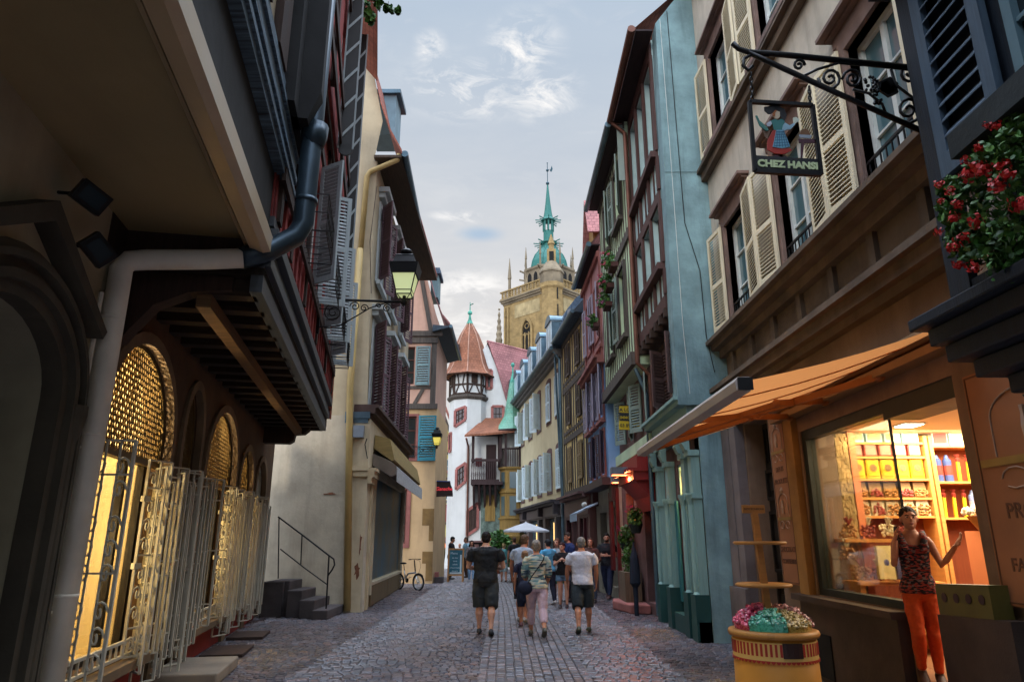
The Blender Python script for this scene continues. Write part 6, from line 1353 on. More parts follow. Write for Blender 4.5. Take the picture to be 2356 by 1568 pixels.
# ================================================================ orange awning of the sweet shop
def cloth_mat(name, col, tl=.45):
    if name in MATS: return MATS[name]
    m = mat(name, col, .9, .1, 2, .1, 40, 'fabric'); N, L = m.node_tree.nodes, m.node_tree.links; b = N['Principled BSDF']; o = N['Material Output']
    t = N.new('ShaderNodeBsdfTranslucent'); t.inputs[0].default_value = (*hexc(col), 1); x = N.new('ShaderNodeMixShader'); x.inputs[0].default_value = tl
    L.new(b.outputs[0], x.inputs[1]); L.new(t.outputs[0], x.inputs[2]); L.new(x.outputs[0], o.inputs['Surface']); return m
aw = thing('shop_awning', 'orange folding-arm awning pulled out over the sweet shop window', 'awning', (3.8, 7.6, 3.3))
Y0, Y1 = 5.42, 9.9
b = MB(); nseg = 10
for j in range(nseg):
    for k in range(6):
        f_ = lambda a, c: Vector((3.86 + (1.9 - 3.86) * c, Y0 + (Y1 - Y0) * a, 3.46 + (2.88 - 3.46) * c - .05 * sin(pi * c)))
        b.face([f_(j / nseg, k / 6), f_((j + 1) / nseg, k / 6), f_((j + 1) / nseg, (k + 1) / 6), f_(j / nseg, (k + 1) / 6)])
obj('canopy', b, cloth_mat('orange_canvas', 'd68a4c', .7), aw, True)
b = MB()
for j in range(1, 5): b.tube([Vector((3.86 - 1.96 * c, Y0 + (Y1 - Y0) * j / 5, 3.452 - .58 * c - .05 * sin(pi * c))) for c in (0, .2, .4, .6, .8, 1)], .006, 4)
obj('seam', b, cloth_mat('orange_seam', 'b0601e', .3), aw)
b = MB(); b.rings([[Vector((1.86 + x, y, 2.85 + z)) for x, z in ((-.06, -.05), (.05, -.06), (.07, .0), (.05, .06), (-.04, .06), (-.07, .02))] for y in (Y0 - .02, Y1 + .02)]); obj('front_bar', b, mat('silver_bar', 'a9a099', .45, .1, 2, .05, 30, 'plaster', .3), aw)
b = MB(); b.box(1.81, 1.93, Y0 - .04, Y0 - .021, 2.80, 2.90); b.box(1.81, 1.93, Y1 + .021, Y1 + .04, 2.80, 2.90); obj('end_cap', b, M_iron, aw)
b = MB(); b.tube([(3.82, Y0, 3.46), (3.82, Y1, 3.46)], .07, 10); b.box(3.72, 3.9, Y0, Y1, 3.25, 3.33); obj('roller', b, mat('tan_awning_metal', '8a6a48', .5, .15, 2, .1, 30), aw)
M_arm = mat('orange_arm_paint', '9a6030', .5, .12, 2, .1, 30)
for y, dy in ((9.3, -1.15), (6.9, 1.0), (8.2, -.9)):
    b = MB(); b.beam((3.78, y, 3.26), (2.85, y + dy, 3.06), .05, .07); b.beam((2.85, y + dy, 3.05), (1.92, y + dy * .1, 2.82), .045, .06); b.ball((2.85, y + dy, 3.055), .05); b.ball((3.78, y, 3.26), .06); obj('folding_arm', b, M_arm, aw)
aw2 = thing('small_awning', 'small grey-blue awning with spotlights over a shop below the blue wall', 'awning', f4b.pt(2.6, 2.7, .2)); b = MB()
b.hexa([f4b.pt(1.9, 2.75, .05), f4b.pt(3.6, 2.75, .05), f4b.pt(3.6, 2.42, .75), f4b.pt(1.9, 2.42, .75), f4b.pt(1.9, 2.8, .05), f4b.pt(3.6, 2.8, .05), f4b.pt(3.6, 2.46, .77), f4b.pt(1.9, 2.46, .77)]); f4b.box(b, 1.9, 3.6, 2.22, 2.44, .745, .765); obj('canopy', b, mat('grey_blue_canvas', '8fa0b0', .85, .12, 2, .15, 30, 'fabric'), aw2)
b = MB()
for k in range(3): b.ball(f4b.pt(1.75 + k * .14, 2.72, .5), .07)
obj('spotlight', b, M_whitew, aw2)

# ================================================================ sweets stand in front of the shop
cs = thing('sweets_stand', 'ochre round sweets barrel with a pole, two wooden discs and a name plate', 'display stand', (2.36, 6.7, 0)); cx, cy = 2.36, 6.7
M_wood = mat('honey_wood', 'a9783c', .5, .15, 2, .1, 30, 'woodh'); M_tub = mat('ochre_barrel_paint', 'b37a2c', .6, .1, 2, .1, 30)
b = MB(); b.lathe([(.37, 0), (.365, .3), (.355, .82)], (cx, cy, 0), 40); obj('barrel', b, M_tub, cs, True)
b = MB(); b.lathe([(.35, .822), (.385, .825), (.395, .85), (.385, .875), (.35, .88), (.1, .879)], (cx, cy, 0), 40); obj('rim', b, M_wood, cs, True)
b = MB(); b2 = MB()
def band(mb, a0, a1, z0, z1, r): mb.hexa([(cx + rr * cos(a), cy + rr * sin(a), z) for z in (z0, z1) for rr, a in ((r - .004, a0), (r - .004, a1), (r + .004, a1), (r + .004, a0))])
NS = 56
for k in range(NS):
    a0 = 2 * pi * k / NS; a1 = a0 + 2 * pi / NS * (.5 if k % 14 else .9)
    if 3.9 < a0 % (2 * pi) < 4.45 or True: band(b, a0, a1, .69, .79, .362)
    a2 = a0 + 2 * pi / NS; m_ = (a0 + a2) / 2; b.prism([(cx + .365 * cos(a), cy + .365 * sin(a), z) for a, z in ((a0, .655), (a2, .655), (a0 * .2 + a2 * .8, .638), (m_, .63), (a0 * .8 + a2 * .2, .638))], (.004 * cos(m_), .004 * sin(m_), 0))
band_n = 40
for k in range(band_n): band(b2, 2 * pi * k / band_n, 2 * pi * (k + 1) / band_n, .655, .80, .359)
obj('pale_band', b2, mat('pale_yellow_band', 'c9a860', .6, .08, 2, .05, 30), cs); obj('red_stripes', b, plain('sweets_red', '9a2418', .6), cs)
b = MB()
for k in range(4): band(b, 4.55 + k * .12, 4.55 + (k + .97) * .12, .68, .8, .367)
obj('dark_label', b, plain('dark_label', '2a120e', .6), cs)
b = MB(); b.beam((cx - .02, cy, .86), (cx - .07, cy, 1.9), .055, .055); obj('pole', b, M_wood, cs)
for z, r in ((1.25, .25), (1.62, .24)):
    b = MB(); b.lathe([(r - .015, z - .014), (r, z - .006), (r, z + .008), (r - .012, z + .016), (.02, z + .016)], (cx - .045, cy, 0), 36); obj('disc', b, M_wood, cs, True)
b = MB(); b.box(cx - .18, cx + .03, cy - .02, cy + .02, 1.89, 1.965); pl = obj('name_plate', b, M_wood, cs, bevel=.004)
b = MB(); add_text(b, 'NOS BONBONS', .026, (cx - .075, cy - .021, 1.928), Vector((1, 0, 0)), Z, .002); obj('lettering', b, M_let, pl)
for nm, a0, a1, r0, r1, col, h in (('heap of teal wrapped sweets at the front left of the ochre barrel', 3.75, 4.75, .05, .33, '3fa088', .15), ('heap of olive gold wrapped sweets at the front right of the ochre barrel', 4.78, 5.75, .05, .33, 'a08a44', .14), ('heap of bright pink wrapped sweets at the left of the ochre barrel', 2.3, 3.72, .08, .34, 'b8345c', .19), ('heap of pale pink wrapped sweets at the right back of the ochre barrel', 5.8, 7.35, .08, .34, 'b87a78', .18), ('small heap of orange wrapped sweets behind the pole of the barrel', 1.2, 2.2, .08, .3, 'a8521e', .18)):
    t = thing('sweets_heap', nm, 'sweets', (cx, cy, .88)); b = MB(); rg = random.Random(len(nm))
    m1 = mat('sweet_' + col, col, .28, .25, 40, .1, 60, spec=.7)
    for k in range(230):
        a = rg.uniform(a0, a1); r = sqrt(rg.uniform(r0 ** 2, r1 ** 2)); top = h * (1 - (r / .36) ** 3) + .02; z = .885 + top * rg.uniform(.6, 1.0); b.m = rg.randrange(3)
        c = Vector((cx + r * cos(a), cy + r * sin(a), z)); s_ = rg.uniform(.014, .019); b.ball(c, s_ * 1.1, s_, s_, 8, 5)
        if k % 3 == 0: d = Vector((rg.uniform(-1, 1), rg.uniform(-1, 1), rg.uniform(0, 1))).normalized(); b.beam(c, c + d * .03, .014, .004)
    mm = hexc(col); o = obj('sweets', b, [m1, mat('sweet_l' + col, tuple(min(.9, x * 1.5 + .12) for x in mm), .2, .2, 40, .1, 60, spec=.8), mat('sweet_d' + col, tuple(x * .55 for x in mm), .25, .2, 40, .1, 60, spec=.8)], t); o['kind'] = 'stuff'
    b = MB(); b.prism([(cx + .33 * cos(a0 + (a1 - a0) * k / 8), cy + .33 * sin(a0 + (a1 - a0) * k / 8), .882) for k in range(9)] + [(cx, cy, .882)], (0, 0, h * .45)); obj('tray', b, m1, t)

# ================================================================ goods on the shelves of the sweet shop
sh = thing('shop_shelves', 'tall orange wooden wall shelves full of boxes behind the shop window', 'shelf', (5.6, 9.6, .35))
YQ = 9.45; pq = lambda x, y, Y=YQ: at_y(1803.8 + .3522 * x, 883.5 + .3522 * y, Y)
M_shelf = mat('orange_shelf_wood', 'c98a46', .5, .12, 2, .1, 30, 'woodh')
zl = [pq(700, y).z for y in (378, 470, 615, 738, 858, 1280)]; zr = [pq(1110, y).z for y in (398, 633, 868)]
xl0, xl1, xr0, xr1 = pq(440, 600).x, pq(945, 600).x, pq(990, 600).x, pq(1330, 600).x + .6
b = MB()
for z in zl[:5]: b.box(xl0, xl1, YQ, YQ + .3, z - .03, z)
for z in zr: b.box(xr0, xr1, YQ, YQ + .3, z - .03, z)
obj('shelf_board', b, M_shelf, sh)
b = MB()
for x in (xl0 - .05, xl1, xr0 - .02, xr1): b.box(x, x + .05, YQ - .01, YQ + .3, .35, 3.02)
obj('upright', b, M_shelf, sh)
b = MB(); b.box(xl0 - .05, xr1 + .05, YQ + .3, YQ + .33, .35, 3.05); obj('back_panel', b, mat('red_brown_back', '8a4526', .7, .15, 2, .1, 30, 'wood'), sh)
b = MB(); b.box(xr0, xr1, YQ + .26, YQ + .299, zr[0] + .42, 3.03); obj('yellow_panel', b, mat('yellow_panel', 'c9a52c', .6, .08, 2, .05, 30), sh)
area('shelf_light', ((xl0 + xr1) / 2, YQ - .35, 3.02), 2.6, .2, 60, (1, .84, .60), (radians(24), 0, 0))
ORD = ['leftmost', 'second from left', 'third from left', 'fourth from left', 'fifth from left', 'sixth from left']
def pack(name, label, cat, group, x0, x1, z, h, body, front, kind='box', dpt=.16, motif=None):
    t = thing(name, label, cat, ((x0 + x1) / 2, YQ + .1, z), 0, group); b = MB()
    if kind == 'box':
        b.box(x0, x1, YQ + .03, YQ + .03 + dpt, z + .001, z + h); obj('body', b, body, t, bevel=.008)
        b = MB(); w = (x1 - x0) * .1; b.box(x0 + w, x1 - w, YQ + .022, YQ + .0285, z + h * .12, z + h * .88); fo_ = obj('front_label', b, front, t)
        if motif: b = MB(); b.lathe([(.001, 0), ((x1 - x0) * .27, .0), ((x1 - x0) * .27, .005)], ((x0 + x1) / 2, YQ + .021, z + h * .5), 14, (0, -1, 0)); obj('picture', b, motif, fo_)
    elif kind == 'bag':                                      # clear bag of biscuits below a card
        b.hexa([(x0, YQ + .03, z + .001), (x1, YQ + .03, z + .001), (x1, YQ + .17, z + .001), (x0, YQ + .17, z + .001), (x0 + .01, YQ + .06, z + h), (x1 - .01, YQ + .06, z + h), (x1 - .01, YQ + .13, z + h), (x0 + .01, YQ + .13, z + h)]); obj('card', b, front, t)
        b = MB(); rg = random.Random(int(x0 * 1000))
        for k in range(26): b.ball((rg.uniform(x0 + .015, x1 - .015), YQ + .02 + rg.uniform(-.012, .0), z + rg.uniform(.02, h * .5)), .019, seg=6, rg=4)
        obj('biscuits', b, body, t)
    elif kind == 'tube':
        c = (x0 + x1) / 2; r = (x1 - x0) * .45; b.lathe([(r, .001), (r, h * .8), (r * .6, h * .86), (r * .35, h)], (c, YQ + .1, z), 12); obj('body', b, body, t); b = MB(); b.lathe([(r + .002, h * .25), (r + .002, h * .6)], (c, YQ + .1, z), 12, None, False); obj('front_label', b, front, t)
    elif kind == 'stick':
        c = (x0 + x1) / 2; b.beam((c - .01, YQ + .08, z + .001), (c + .015, YQ + .1, z + h * .8), .035, .03); obj('stick', b, body, t); b = MB(); b.lathe([(.02, 0), (.035, .05), (.012, .07), (.04, .11)], (c + .016, YQ + .1, z + h * .72), 8); obj('bow', b, front, t)
    return t
GM = lambda n, c, r=.5: mat('goods_' + n, c, r, .12, 6, .05, 40)
tin, tinf, redb, redf, yel, oval, card, bis, bis2 = GM('tin', 'a9cdd0', .35), GM('tinpic', 'b5b98a'), GM('red', '8a3428'), GM('redlab', 'b08070'), GM('yellow', 'c9a51c'), GM('oval', '7a5a34'), GM('card', 'd3c8a8'), GM('biscuit', '9a6a34'), GM('biscuit2', '8a3a30')
wl = xl1 - xl0
def row(n, x0, x1, f): 
    for k in range(n): a = x0 + (x1 - x0) * k / n; c = x0 + (x1 - x0) * (k + 1) / n; f(k, a + (c - a) * .06, c - (c - a) * .06)
row(4, xl0 + .02, xl1 - .02, lambda k, a, c: pack('biscuit_tin', 'pale blue tin with landscape picture on the top left shelf, %s' % ORD[k], 'tin', 'pale blue tins on the top shelves', a, c, zl[0], .27, tin, tinf))
row(5, xl0 + .02, xl1 - .02, lambda k, a, c: pack('red_box', 'red box with pale label on the second shelf below the tins, %s' % ORD[k], 'box', 'red boxes on the second shelf', a, c, zl[1], .18, redb, redf))
row(5, xl0 + .02, xl1 - .02, lambda k, a, c: pack('yellow_box', 'yellow box with round brown picture on the middle shelf, %s' % ORD[k], 'box', 'yellow boxes on the middle shelf', a, c, zl[2], .29, yel, yel, motif=oval))
row(5, xl0 + .02, xl1 - .02, lambda k, a, c: pack('biscuit_bag', 'brown card bag of biscuits on the fourth shelf under the yellow boxes, %s' % ORD[k], 'bag', 'brown card bags on the fourth shelf', a, c, zl[3], .22, bis2 if k % 2 else bis, GM('kraft', '8a6a3c'), 'bag'))
row(5, xl0 + .02, xl1 - .02, lambda k, a, c: pack('biscuit_bag', 'white card bag of sweets on the lowest full shelf, %s' % ORD[k], 'bag', 'white card bags on the lowest shelf', a, c, zl[4], .31, (bis, bis2)[k == 1], card, 'bag'))
row(3, xr0 + .04, xr0 + .78, lambda k, a, c: pack('biscuit_tin', ('red and white tin on the top right shelf', 'pale blue tin on the top right shelf beside the red and white tin', 'pale blue tin at the right end of the top right shelf')[k], 'tin', 'tins on the top right shelf', a, c, zr[0], .26, tin if k else GM('rw', 'b8a090'), tinf if k else redb))
row(6, xr0 + .04, xr0 + .86, lambda k, a, c: pack('tall_pack', ('blue and red tube pack on the middle right shelf, %s' if k in (0, 1, 5) else 'yellow stick pack with red bow on the middle right shelf, %s') % ORD[k], 'package', 'tall packs on the middle right shelf', a, c, zr[1], .36, GM('bluepk', '3a4a7a') if k in (0, 1, 5) else yel, redb, 'tube' if k in (0, 1, 5) else 'stick'))
row(6, xr0 + .04, xr0 + .86, lambda k, a, c: pack('tall_pack', ('yellow stick pack with red bow on the lower right shelf, %s' if k < 3 else 'blue foil bottle pack on the lower right shelf, %s') % ORD[k], 'package', 'tall packs on the lower right shelf', a, c, zr[2], .36, yel if k < 3 else GM('bluefoil', '7a86a8', .3), redb if k < 3 else GM('foil', 'b09aa0', .3), 'stick' if k < 3 else 'tube'))
# display tables with heaps of packets in the window
tb = thing('display_table', 'low orange display table heaped with wrapped packets behind the window glass', 'table', (5.1, 9.0, .36)); b = MB()
tx0, tx1 = pq(470, 1280, 8.85).x, pq(760, 1280, 8.85).x
b.box(tx0, tx1 + .5, 8.7, 9.0, .58, .62); b.box(tx0, tx1 + .5, 8.75, 9.25, 1.12, 1.16); b.box(tx0, tx1 + .5, 9.0, 9.3, 1.62, 1.66)
for x in (tx0 + .02, tx1 + .4): b.box(x, x + .06, 8.8, 9.25, .36, 1.119)
obj('table_board', b, M_shelf, tb)
rg = random.Random(8)
for i, (x, y, z, nm) in enumerate(((tx0 + .12, 8.95, 1.16, 'clear packet of biscuits with red ribbon at the left of the low display table'), (tx0 + .34, 8.98, 1.16, 'clear packet of biscuits with white bow in the middle of the low display table'), (tx0 + .58, 8.93, 1.16, 'bundle of sweets with white bow at the right of the low display table'), (tx0 + .1, 9.1, 1.66, 'bundle of sweets with red card on the upper step of the display table'), (tx0 + .36, 9.12, 1.66, 'white-bowed packet on the upper step of the display table'), (tx0 + .62, 9.12, 1.66, 'last white-bowed packet on the upper step by the woman'), (tx0 + .08, 8.8, .62, 'red-ribboned sweets packet low down at the left of the window glass'), (tx0 + .3, 8.8, .62, 'gold sweets packet low down in the middle of the window'), (tx0 + .52, 8.8, .62, 'red-ribboned sweets packet low down nearest the woman'), (tx0 + .02, 9.05, 1.4, 'small packet with white bow between the two display steps'), (tx0 + .84, 9.1, 1.66, 'pale bow packet at the right end of the upper step'))):
    t = thing('sweets_packet', nm, 'packet', (x, y, z), 0, 'wrapped packets on the display table'); b = MB()
    for k in range(40): b.ball((x + rg.uniform(-.09, .09), y + rg.uniform(-.05, .05), z + rg.uniform(.02, .17)), .022, seg=6, rg=4)
    obj('sweets', b, (bis, bis2, card)[i % 3], t); b = MB()
    for k in range(5): d = Vector((rg.uniform(-1, 1), rg.uniform(-.5, .5), 1)).normalized(); b.beam((x, y - .03, z + .17), Vector((x, y - .03, z + .18)) + d * .09, .035, .006)
    obj('bow', b, redb if i in (0, 3, 6, 8) else card, t)
for i, (x, c, nm) in enumerate(((tx0 + .3, 'd8c48a', 'cream leaflet box with small drawing leaning in the shop window'), (tx0 + .52, '4a4668', 'violet gift box standing beside the cream leaflet box'))):
    t = thing('gift_box', nm, 'box', (x, 8.7, 1.2)); b = MB(); b.hexa([(x - .1, 8.66, 1.2), (x + .1, 8.66, 1.2), (x + .1, 8.72, 1.2), (x - .1, 8.72, 1.2), (x - .06, 8.72, 1.58), (x + .12, 8.72, 1.58), (x + .12, 8.78, 1.58), (x - .06, 8.78, 1.58)]); obj('body', b, GM('gift' + str(i), c), t)
    b = MB(); b.ball((x + .02, 8.69, 1.38), .035, .01, .045); obj('picture', b, GM('giftpic', '5a5a8a'), t)
ct = thing('shop_counter', 'salmon panelled counter with a basket of wrapped sweets seen through the glass door', 'counter', (6.2, 7.9, .35)); b = MB(); b.box(5.55, 5.85, 8.2, 8.75, .36, 1.75); b.box(5.9, 7.6, 7.7, 8.3, .36, 1.5); b.box(5.85, 7.65, 7.65, 8.35, 1.5, 1.54); obj('body', b, mat('salmon_counter', 'c47a50', .6, .08, 2, .05, 30), ct)
t = thing('sweets_basket', 'wicker basket heaped with pale wrapped sweets beside the head of the woman', 'basket', (5.7, 8.45, 1.75)); b = MB(); b.lathe([(.16, 0), (.26, .16), (.27, .17), (.2, .165)], (5.72, 8.45, 1.751), 16); obj('basket', b, M_wood, t); b = MB()
for k in range(120): a = rg.uniform(0, 6.28); r = .25 * sqrt(rg.random()); b.ball((5.72 + r * cos(a) * 1.3, 8.45 + r * sin(a), 1.93 + .12 * (1 - r * 3) + rg.uniform(-.02, .03)), .028, seg=6, rg=4)
obj('sweets', b, card, t)['kind'] = 'stuff'
t = thing('tin_row_box', 'long green and gold box with four oval portraits on the ledge right of the woman', 'box', (4.3, 5.6, 1.06)); b = MB(); e0, e1 = at_x(2162, 1412, 3.7), at_x(2288, 1425, 3.7); dz = .25
b.hexa([e0, e1, e1 + Vector((.16, 0, 0)), e0 + Vector((.16, 0, 0)), e0 + Z * dz, e1 + Z * dz, e1 + Vector((.16, 0, dz)), e0 + Vector((.16, 0, dz))]); obj('body', b, GM('greenbox', '5a5426'), t); b = MB(); ev = (e1 - e0)
en = ev.cross(Z).normalized(); en = en if en.x < 0 else -en
for k in range(4): b.lathe([(.001, .0), (.038, .0), (.038, .004)], e0 + ev * (.16 + .23 * k) + Z * .14 + en * .002, 12, en)
obj('portrait', b, GM('portrait', '3a2428'), t)
b = MB(); b.obox(e0 - Z * e0.z + ev * -.05, ev * 1.3, Vector((.19, 0, 0)), Z * (e0.z - .002)); obj('ledge', b, M_plinth, R1)

# ================================================================ signs, board, parasol, steps
t = thing('rental_sign', 'yellow rental banner with black letters hanging across from the green house', 'sign', at_y(1446, 960, 17.3)); YB = 17.3; A0, A1, A2, A3 = (at_y(u, v, YB) for u, v in ((1424, 987), (1462, 990), (1461, 930), (1425, 934)))
b = MB(); b.prism([A0, A1 + Vector((.13, 0, 0)), A2 + Vector((.13, 0, 0)), A3], (0, .02, 0)); obj('board', b, mat('yellow_sign_paint', 'b8a024', .6, .08, 2, .05, 30), t)
b = MB(); b.prism([A0 + Z * .22 + Vector((.02, -.004, 0)), A1 + Z * .22 + Vector((.11, -.004, 0)), A1 + Z * .24 + Z * .2 + Vector((.11, -.004, 0)), A0 + Z * .23 + Z * .2 + Vector((.02, -.004, 0))], (0, .003, 0)); obj('black_stripe', b, plain('sign_black', '14161c'), t)
b = MB(); ex = Vector((1, 0, -.03)).normalized(); c = (A0 + A1 + A2 + A3) / 4 + Vector((-.19, -.006, 0))
add_text(b, 'A LOUER', .125, c + Z * .2, ex, Z, .002, 'LEFT', .002); add_text(b, '03 89 24', .115, c - Z * .2, ex, Z, .002, 'LEFT', .002); obj('lettering', b, plain('sign_black', '14161c'), t)
b = MB(); add_text(b, 'IMMO-SEC', .1, c + Vector((.01, -.004, .0)), ex, Z, .002, 'LEFT', .002); obj('stripe_lettering', b, mat('yellow_sign_paint', 'b8a024'), t)
b = MB(); b.beam(A3 + Z * .02, Vector((3.22, YB, A3.z + .02)), .02, .02); obj('sign_arm', b, M_iron, t)
t = thing('cafe_sign', 'dark hanging sign with red script and blue top edge beside the beige corner', 'sign', at_y(1022, 1122, 29.2)); YC = 29.2; A = [at_y(u, v, YC) for u, v in ((1002, 1142), (1042, 1141), (1041, 1124), (1037, 1114), (1036, 1108), (1002, 1107))]
b = MB(); b.prism(A, (0, .06, 0)); obj('board', b, plain('dark_brown_sign', '2a1a16'), t); b = MB(); b.beam(A[5] + Z * .02, A[4] + Z * .02, .07, .04); obj('top_edge', b, plain('blue_edge', '2f4a86'), t)
b = MB(); add_text(b, 'Ganache', .2, at_y(1021, 1124, YC - .01), Vector((1, 0, 0)), Z, .004, bold=.004, shear=.25); obj('lettering', b, emit('red_lettering', 'c23038', .5), t)
b = MB(); b.beam(A[5] + Vector((-.4, .03, -.05)), A[5] + Vector((.2, .03, -.02)), .03, .03); obj('sign_arm', b, M_iron, t)
t = thing('chalkboard', 'wooden framed chalkboard menu standing on the cobbles near the corner', 'chalkboard', (-2.3, 26.6, 0)); kb = [at_z(1028, 1338, 0), at_z(1066, 1338, 0)]; o0, o1 = kb[0], kb[1]; ex = (o1 - o0); ex.z = 0; wdt = ex.length; ex.normalize(); tilt = Vector((0, .18, 1)).normalized(); hh = 1.33; M_bw = mat('board_frame_wood', '9a7044', .6, .15, 2, .1, 30, 'wood')
b = MB()
for x in (0, wdt - .07): b.obox(o0 + ex * x, ex * .07, Vector((0, .035, 0)), tilt * hh); b.obox(o0 + ex * x + Vector((0, .5, 0)), ex * .06, Vector((0, .03, 0)), Vector((0, -.16, 1)).normalized() * (hh * .98))
for z in (.24, hh - .07): b.obox(o0 + ex * .07 + tilt * z, ex * (wdt - .14), Vector((0, .035, 0)), tilt * .07)
obj('frame', b, M_bw, t)
b = MB(); b.obox(o0 + ex * .07 + tilt * .31 + Vector((0, .01, 0)), ex * (wdt - .14), Vector((0, .015, 0)), tilt * (hh - .38)); obj('slate', b, mat('teal_chalkboard', '235868', .6, .2, 3, .05, 30), t)
b = MB(); rg = random.Random(4)
add_text(b, 'Menu', .13, o0 + ex * wdt * .38 + tilt * (hh - .2) + Vector((0, .004, 0)), ex, tilt, .002)
for k, w in enumerate(('du jour', 'tarte', 'salade', 'choucroute', 'dessert')): add_text(b, w, .085, o0 + ex * wdt * .46 + tilt * (hh - .38 - .13 * k) + Vector((0, .004, 0)), ex, tilt, .002)
b.obox(o0 + ex * (wdt - .16) + tilt * .32 + Vector((0, .004, 0)), ex * .06, Vector((0, .003, 0)), tilt * .75); b.obox(o0 + ex * .1 + tilt * .32 + Vector((0, .004, 0)), ex * .5, Vector((0, .003, 0)), tilt * .06); obj('chalk', b, plain('chalk', 'b0c0c4', .9), t)
pu = at_y(1210, 1222, 30); t = thing('parasol', 'white market parasol open behind the group of people', 'parasol', (pu.x, 30, 0)); pz = at_y(1210, 1222, 30).z; px = pu.x; R = 1.02
b = MB(); b.rings([[(px + r * 1.0 * (x), 30 + r * y, z) for x, y in ((-.92, -.92), (.92, -.92), (.92, .92), (-.92, .92))] for r, z in ((R, pz - .02), (R, pz + .04), (.5, pz + .22), (.06, pz + .36), (.01, pz + .42))]); obj('canopy', b, cloth_mat('white_canvas', 'd2d4d8', .3), t); b = MB(); b.tube([(px, 30, .02), (px, 30, pz + .4)], .03, 8)
for x, y in ((-1, -1), (1, -1), (1, 1), (-1, 1)): b.tube([(px, 30, pz + .3), (px + x * .9, 30 + y * .9, pz - .01)], .012, 4)
obj('pole', b, M_iron, t); b = MB(); b.lathe([(.3, 0), (.3, .08), (.06, .12)], (px, 30, 0), 14); obj('base', b, M_plinth, t)
M_step = mat('dark_stone_step', '4a4444', .88, .25, 2, .4, 30)
t = thing('stone_steps', 'four worn dark stone steps against the peeling gable wall', 'steps', (-4.5, 16.6, 0))
for i in range(4):
    b = MB(); x1 = -3.98 - .34 * i; b.box(x1 - .5 if i == 3 else x1 - .335, x1, 15.85 + .18 * i, 17.35, 0, .19 * (i + 1)); obj('step', b, M_step, t, bevel=.02)
b = MB(); b.box(-5.6, -5.12, 16.3, 17.35, 0, .74); obj('landing', b, M_step, t)
t = thing('handrail', 'thin black iron handrail along the stone steps', 'handrail', (-4.5, 16.2, 0)); YR = 16.2; b = MB(); h = lambda u, v: at_y(u, v, YR)
b.tube([h(640, 1188), h(696, 1230), h(757, 1277), h(768, 1285), h(770, 1298), h(764, 1310), h(755, 1322)], .018, 8); b.tube([h(645, 1262), h(700, 1305), h(752, 1343)], .014, 6); b.tube([h(757, 1277), h(750, 1402)], .018, 8); b.tube([h(695, 1230), h(692, 1297)], .014, 6); b.tube([h(642, 1190), h(640, 1330)], .014, 6); obj('rail', b, M_iron, t)
for nm, pts, z in (('pale stone doorstep slab at the bottom left before the arcade', [(398, 1568), (540, 1568), (542, 1540), (420, 1533)], .14), ):
    t = thing('door_step', nm, 'step', fL.pt(4.9, 0, .4)); b = MB(); f_ = [fL.pt(4.3, 0, .004), fL.pt(5.6, 0, .004), fL.pt(5.6, 0, .8), fL.pt(4.3, 0, .8)]; b.prism(f_, (0, 0, z)); obj('slab', b, mat('pale_slab', '85796a', .85, .2, 2, .3, 30), t, bevel=.02)
for i, (s0, s1, nm) in enumerate(((6.4, 7.4, 'dark iron cellar hatch in the ground by the arcade, nearer one'), (8.3, 9.2, 'dark iron cellar hatch in the ground by the arcade, farther one'))):
    t = thing('cellar_hatch', nm, 'hatch', fL.pt(s0, 0, .5)); b = MB(); b.prism([fL.pt(s0, .0, .12), fL.pt(s1, .0, .12), fL.pt(s1, .0, .72), fL.pt(s0, .0, .72)], (0, 0, .045)); obj('plate', b, mat('rusty_plate', '3a2a24', .7, .3, 3, .3, 30), t)
t = thing('kerb_stone', 'pink stone block at the foot of the teal shop front', 'stone', (3.15, 17.8, 0)); b = MB(); b.prism([(2.75, 17.0, 0), (3.2, 16.9, 0), (3.3, 18.6, 0), (2.6, 18.9, 0), (2.5, 18.2, 0)], (0, 0, .2)); obj('block', b, M_pink, t, bevel=.03)
t = thing('corner_stone', 'dark stone block at the foot of the beige corner', 'stone', (-3.0, 29, 0)); b = MB(); b.box(-3.1, -2.75, 28.9, 29.3, 0, .22); obj('block', b, M_step, t, bevel=.02); b = MB(); b.box(-3.1, -2.95, 29.0, 29.3, .221, .4); obj('upper_block', b, M_pink, t)
for i, (s, z, nm) in enumerate(((.75, 3.12, 'grey box lamp with red glow on the green house, nearer to the teal shop'), (3.35, 3.15, 'grey box lamp with red glow on the green house, farther down the street'))):
    t = thing('box_lamp', nm, 'lamp', f3b.pt(s, z, .5), 0, 'box lamps over the terrace'); b = MB(); f3b.box(b, s, s + .3, z, z + .17, .5 if i == 0 else .15, .9 if i == 0 else .5); obj('housing', b, plain('grey_lamp_box', '6a7078', .5), t); b = MB(); f3b.box(b, s + .03, s + .27, z - .012, z - .002, .53 if i == 0 else .18, .87 if i == 0 else .47); obj('lens', b, emit('red_orange_lens', 'ff6a3c', 6), t)
    q_ = f3b.pt(s + .15, z - .1, .55 if i == 0 else .35); point('terrace_lamp', q_, 16, (1, .28, .10), .05)

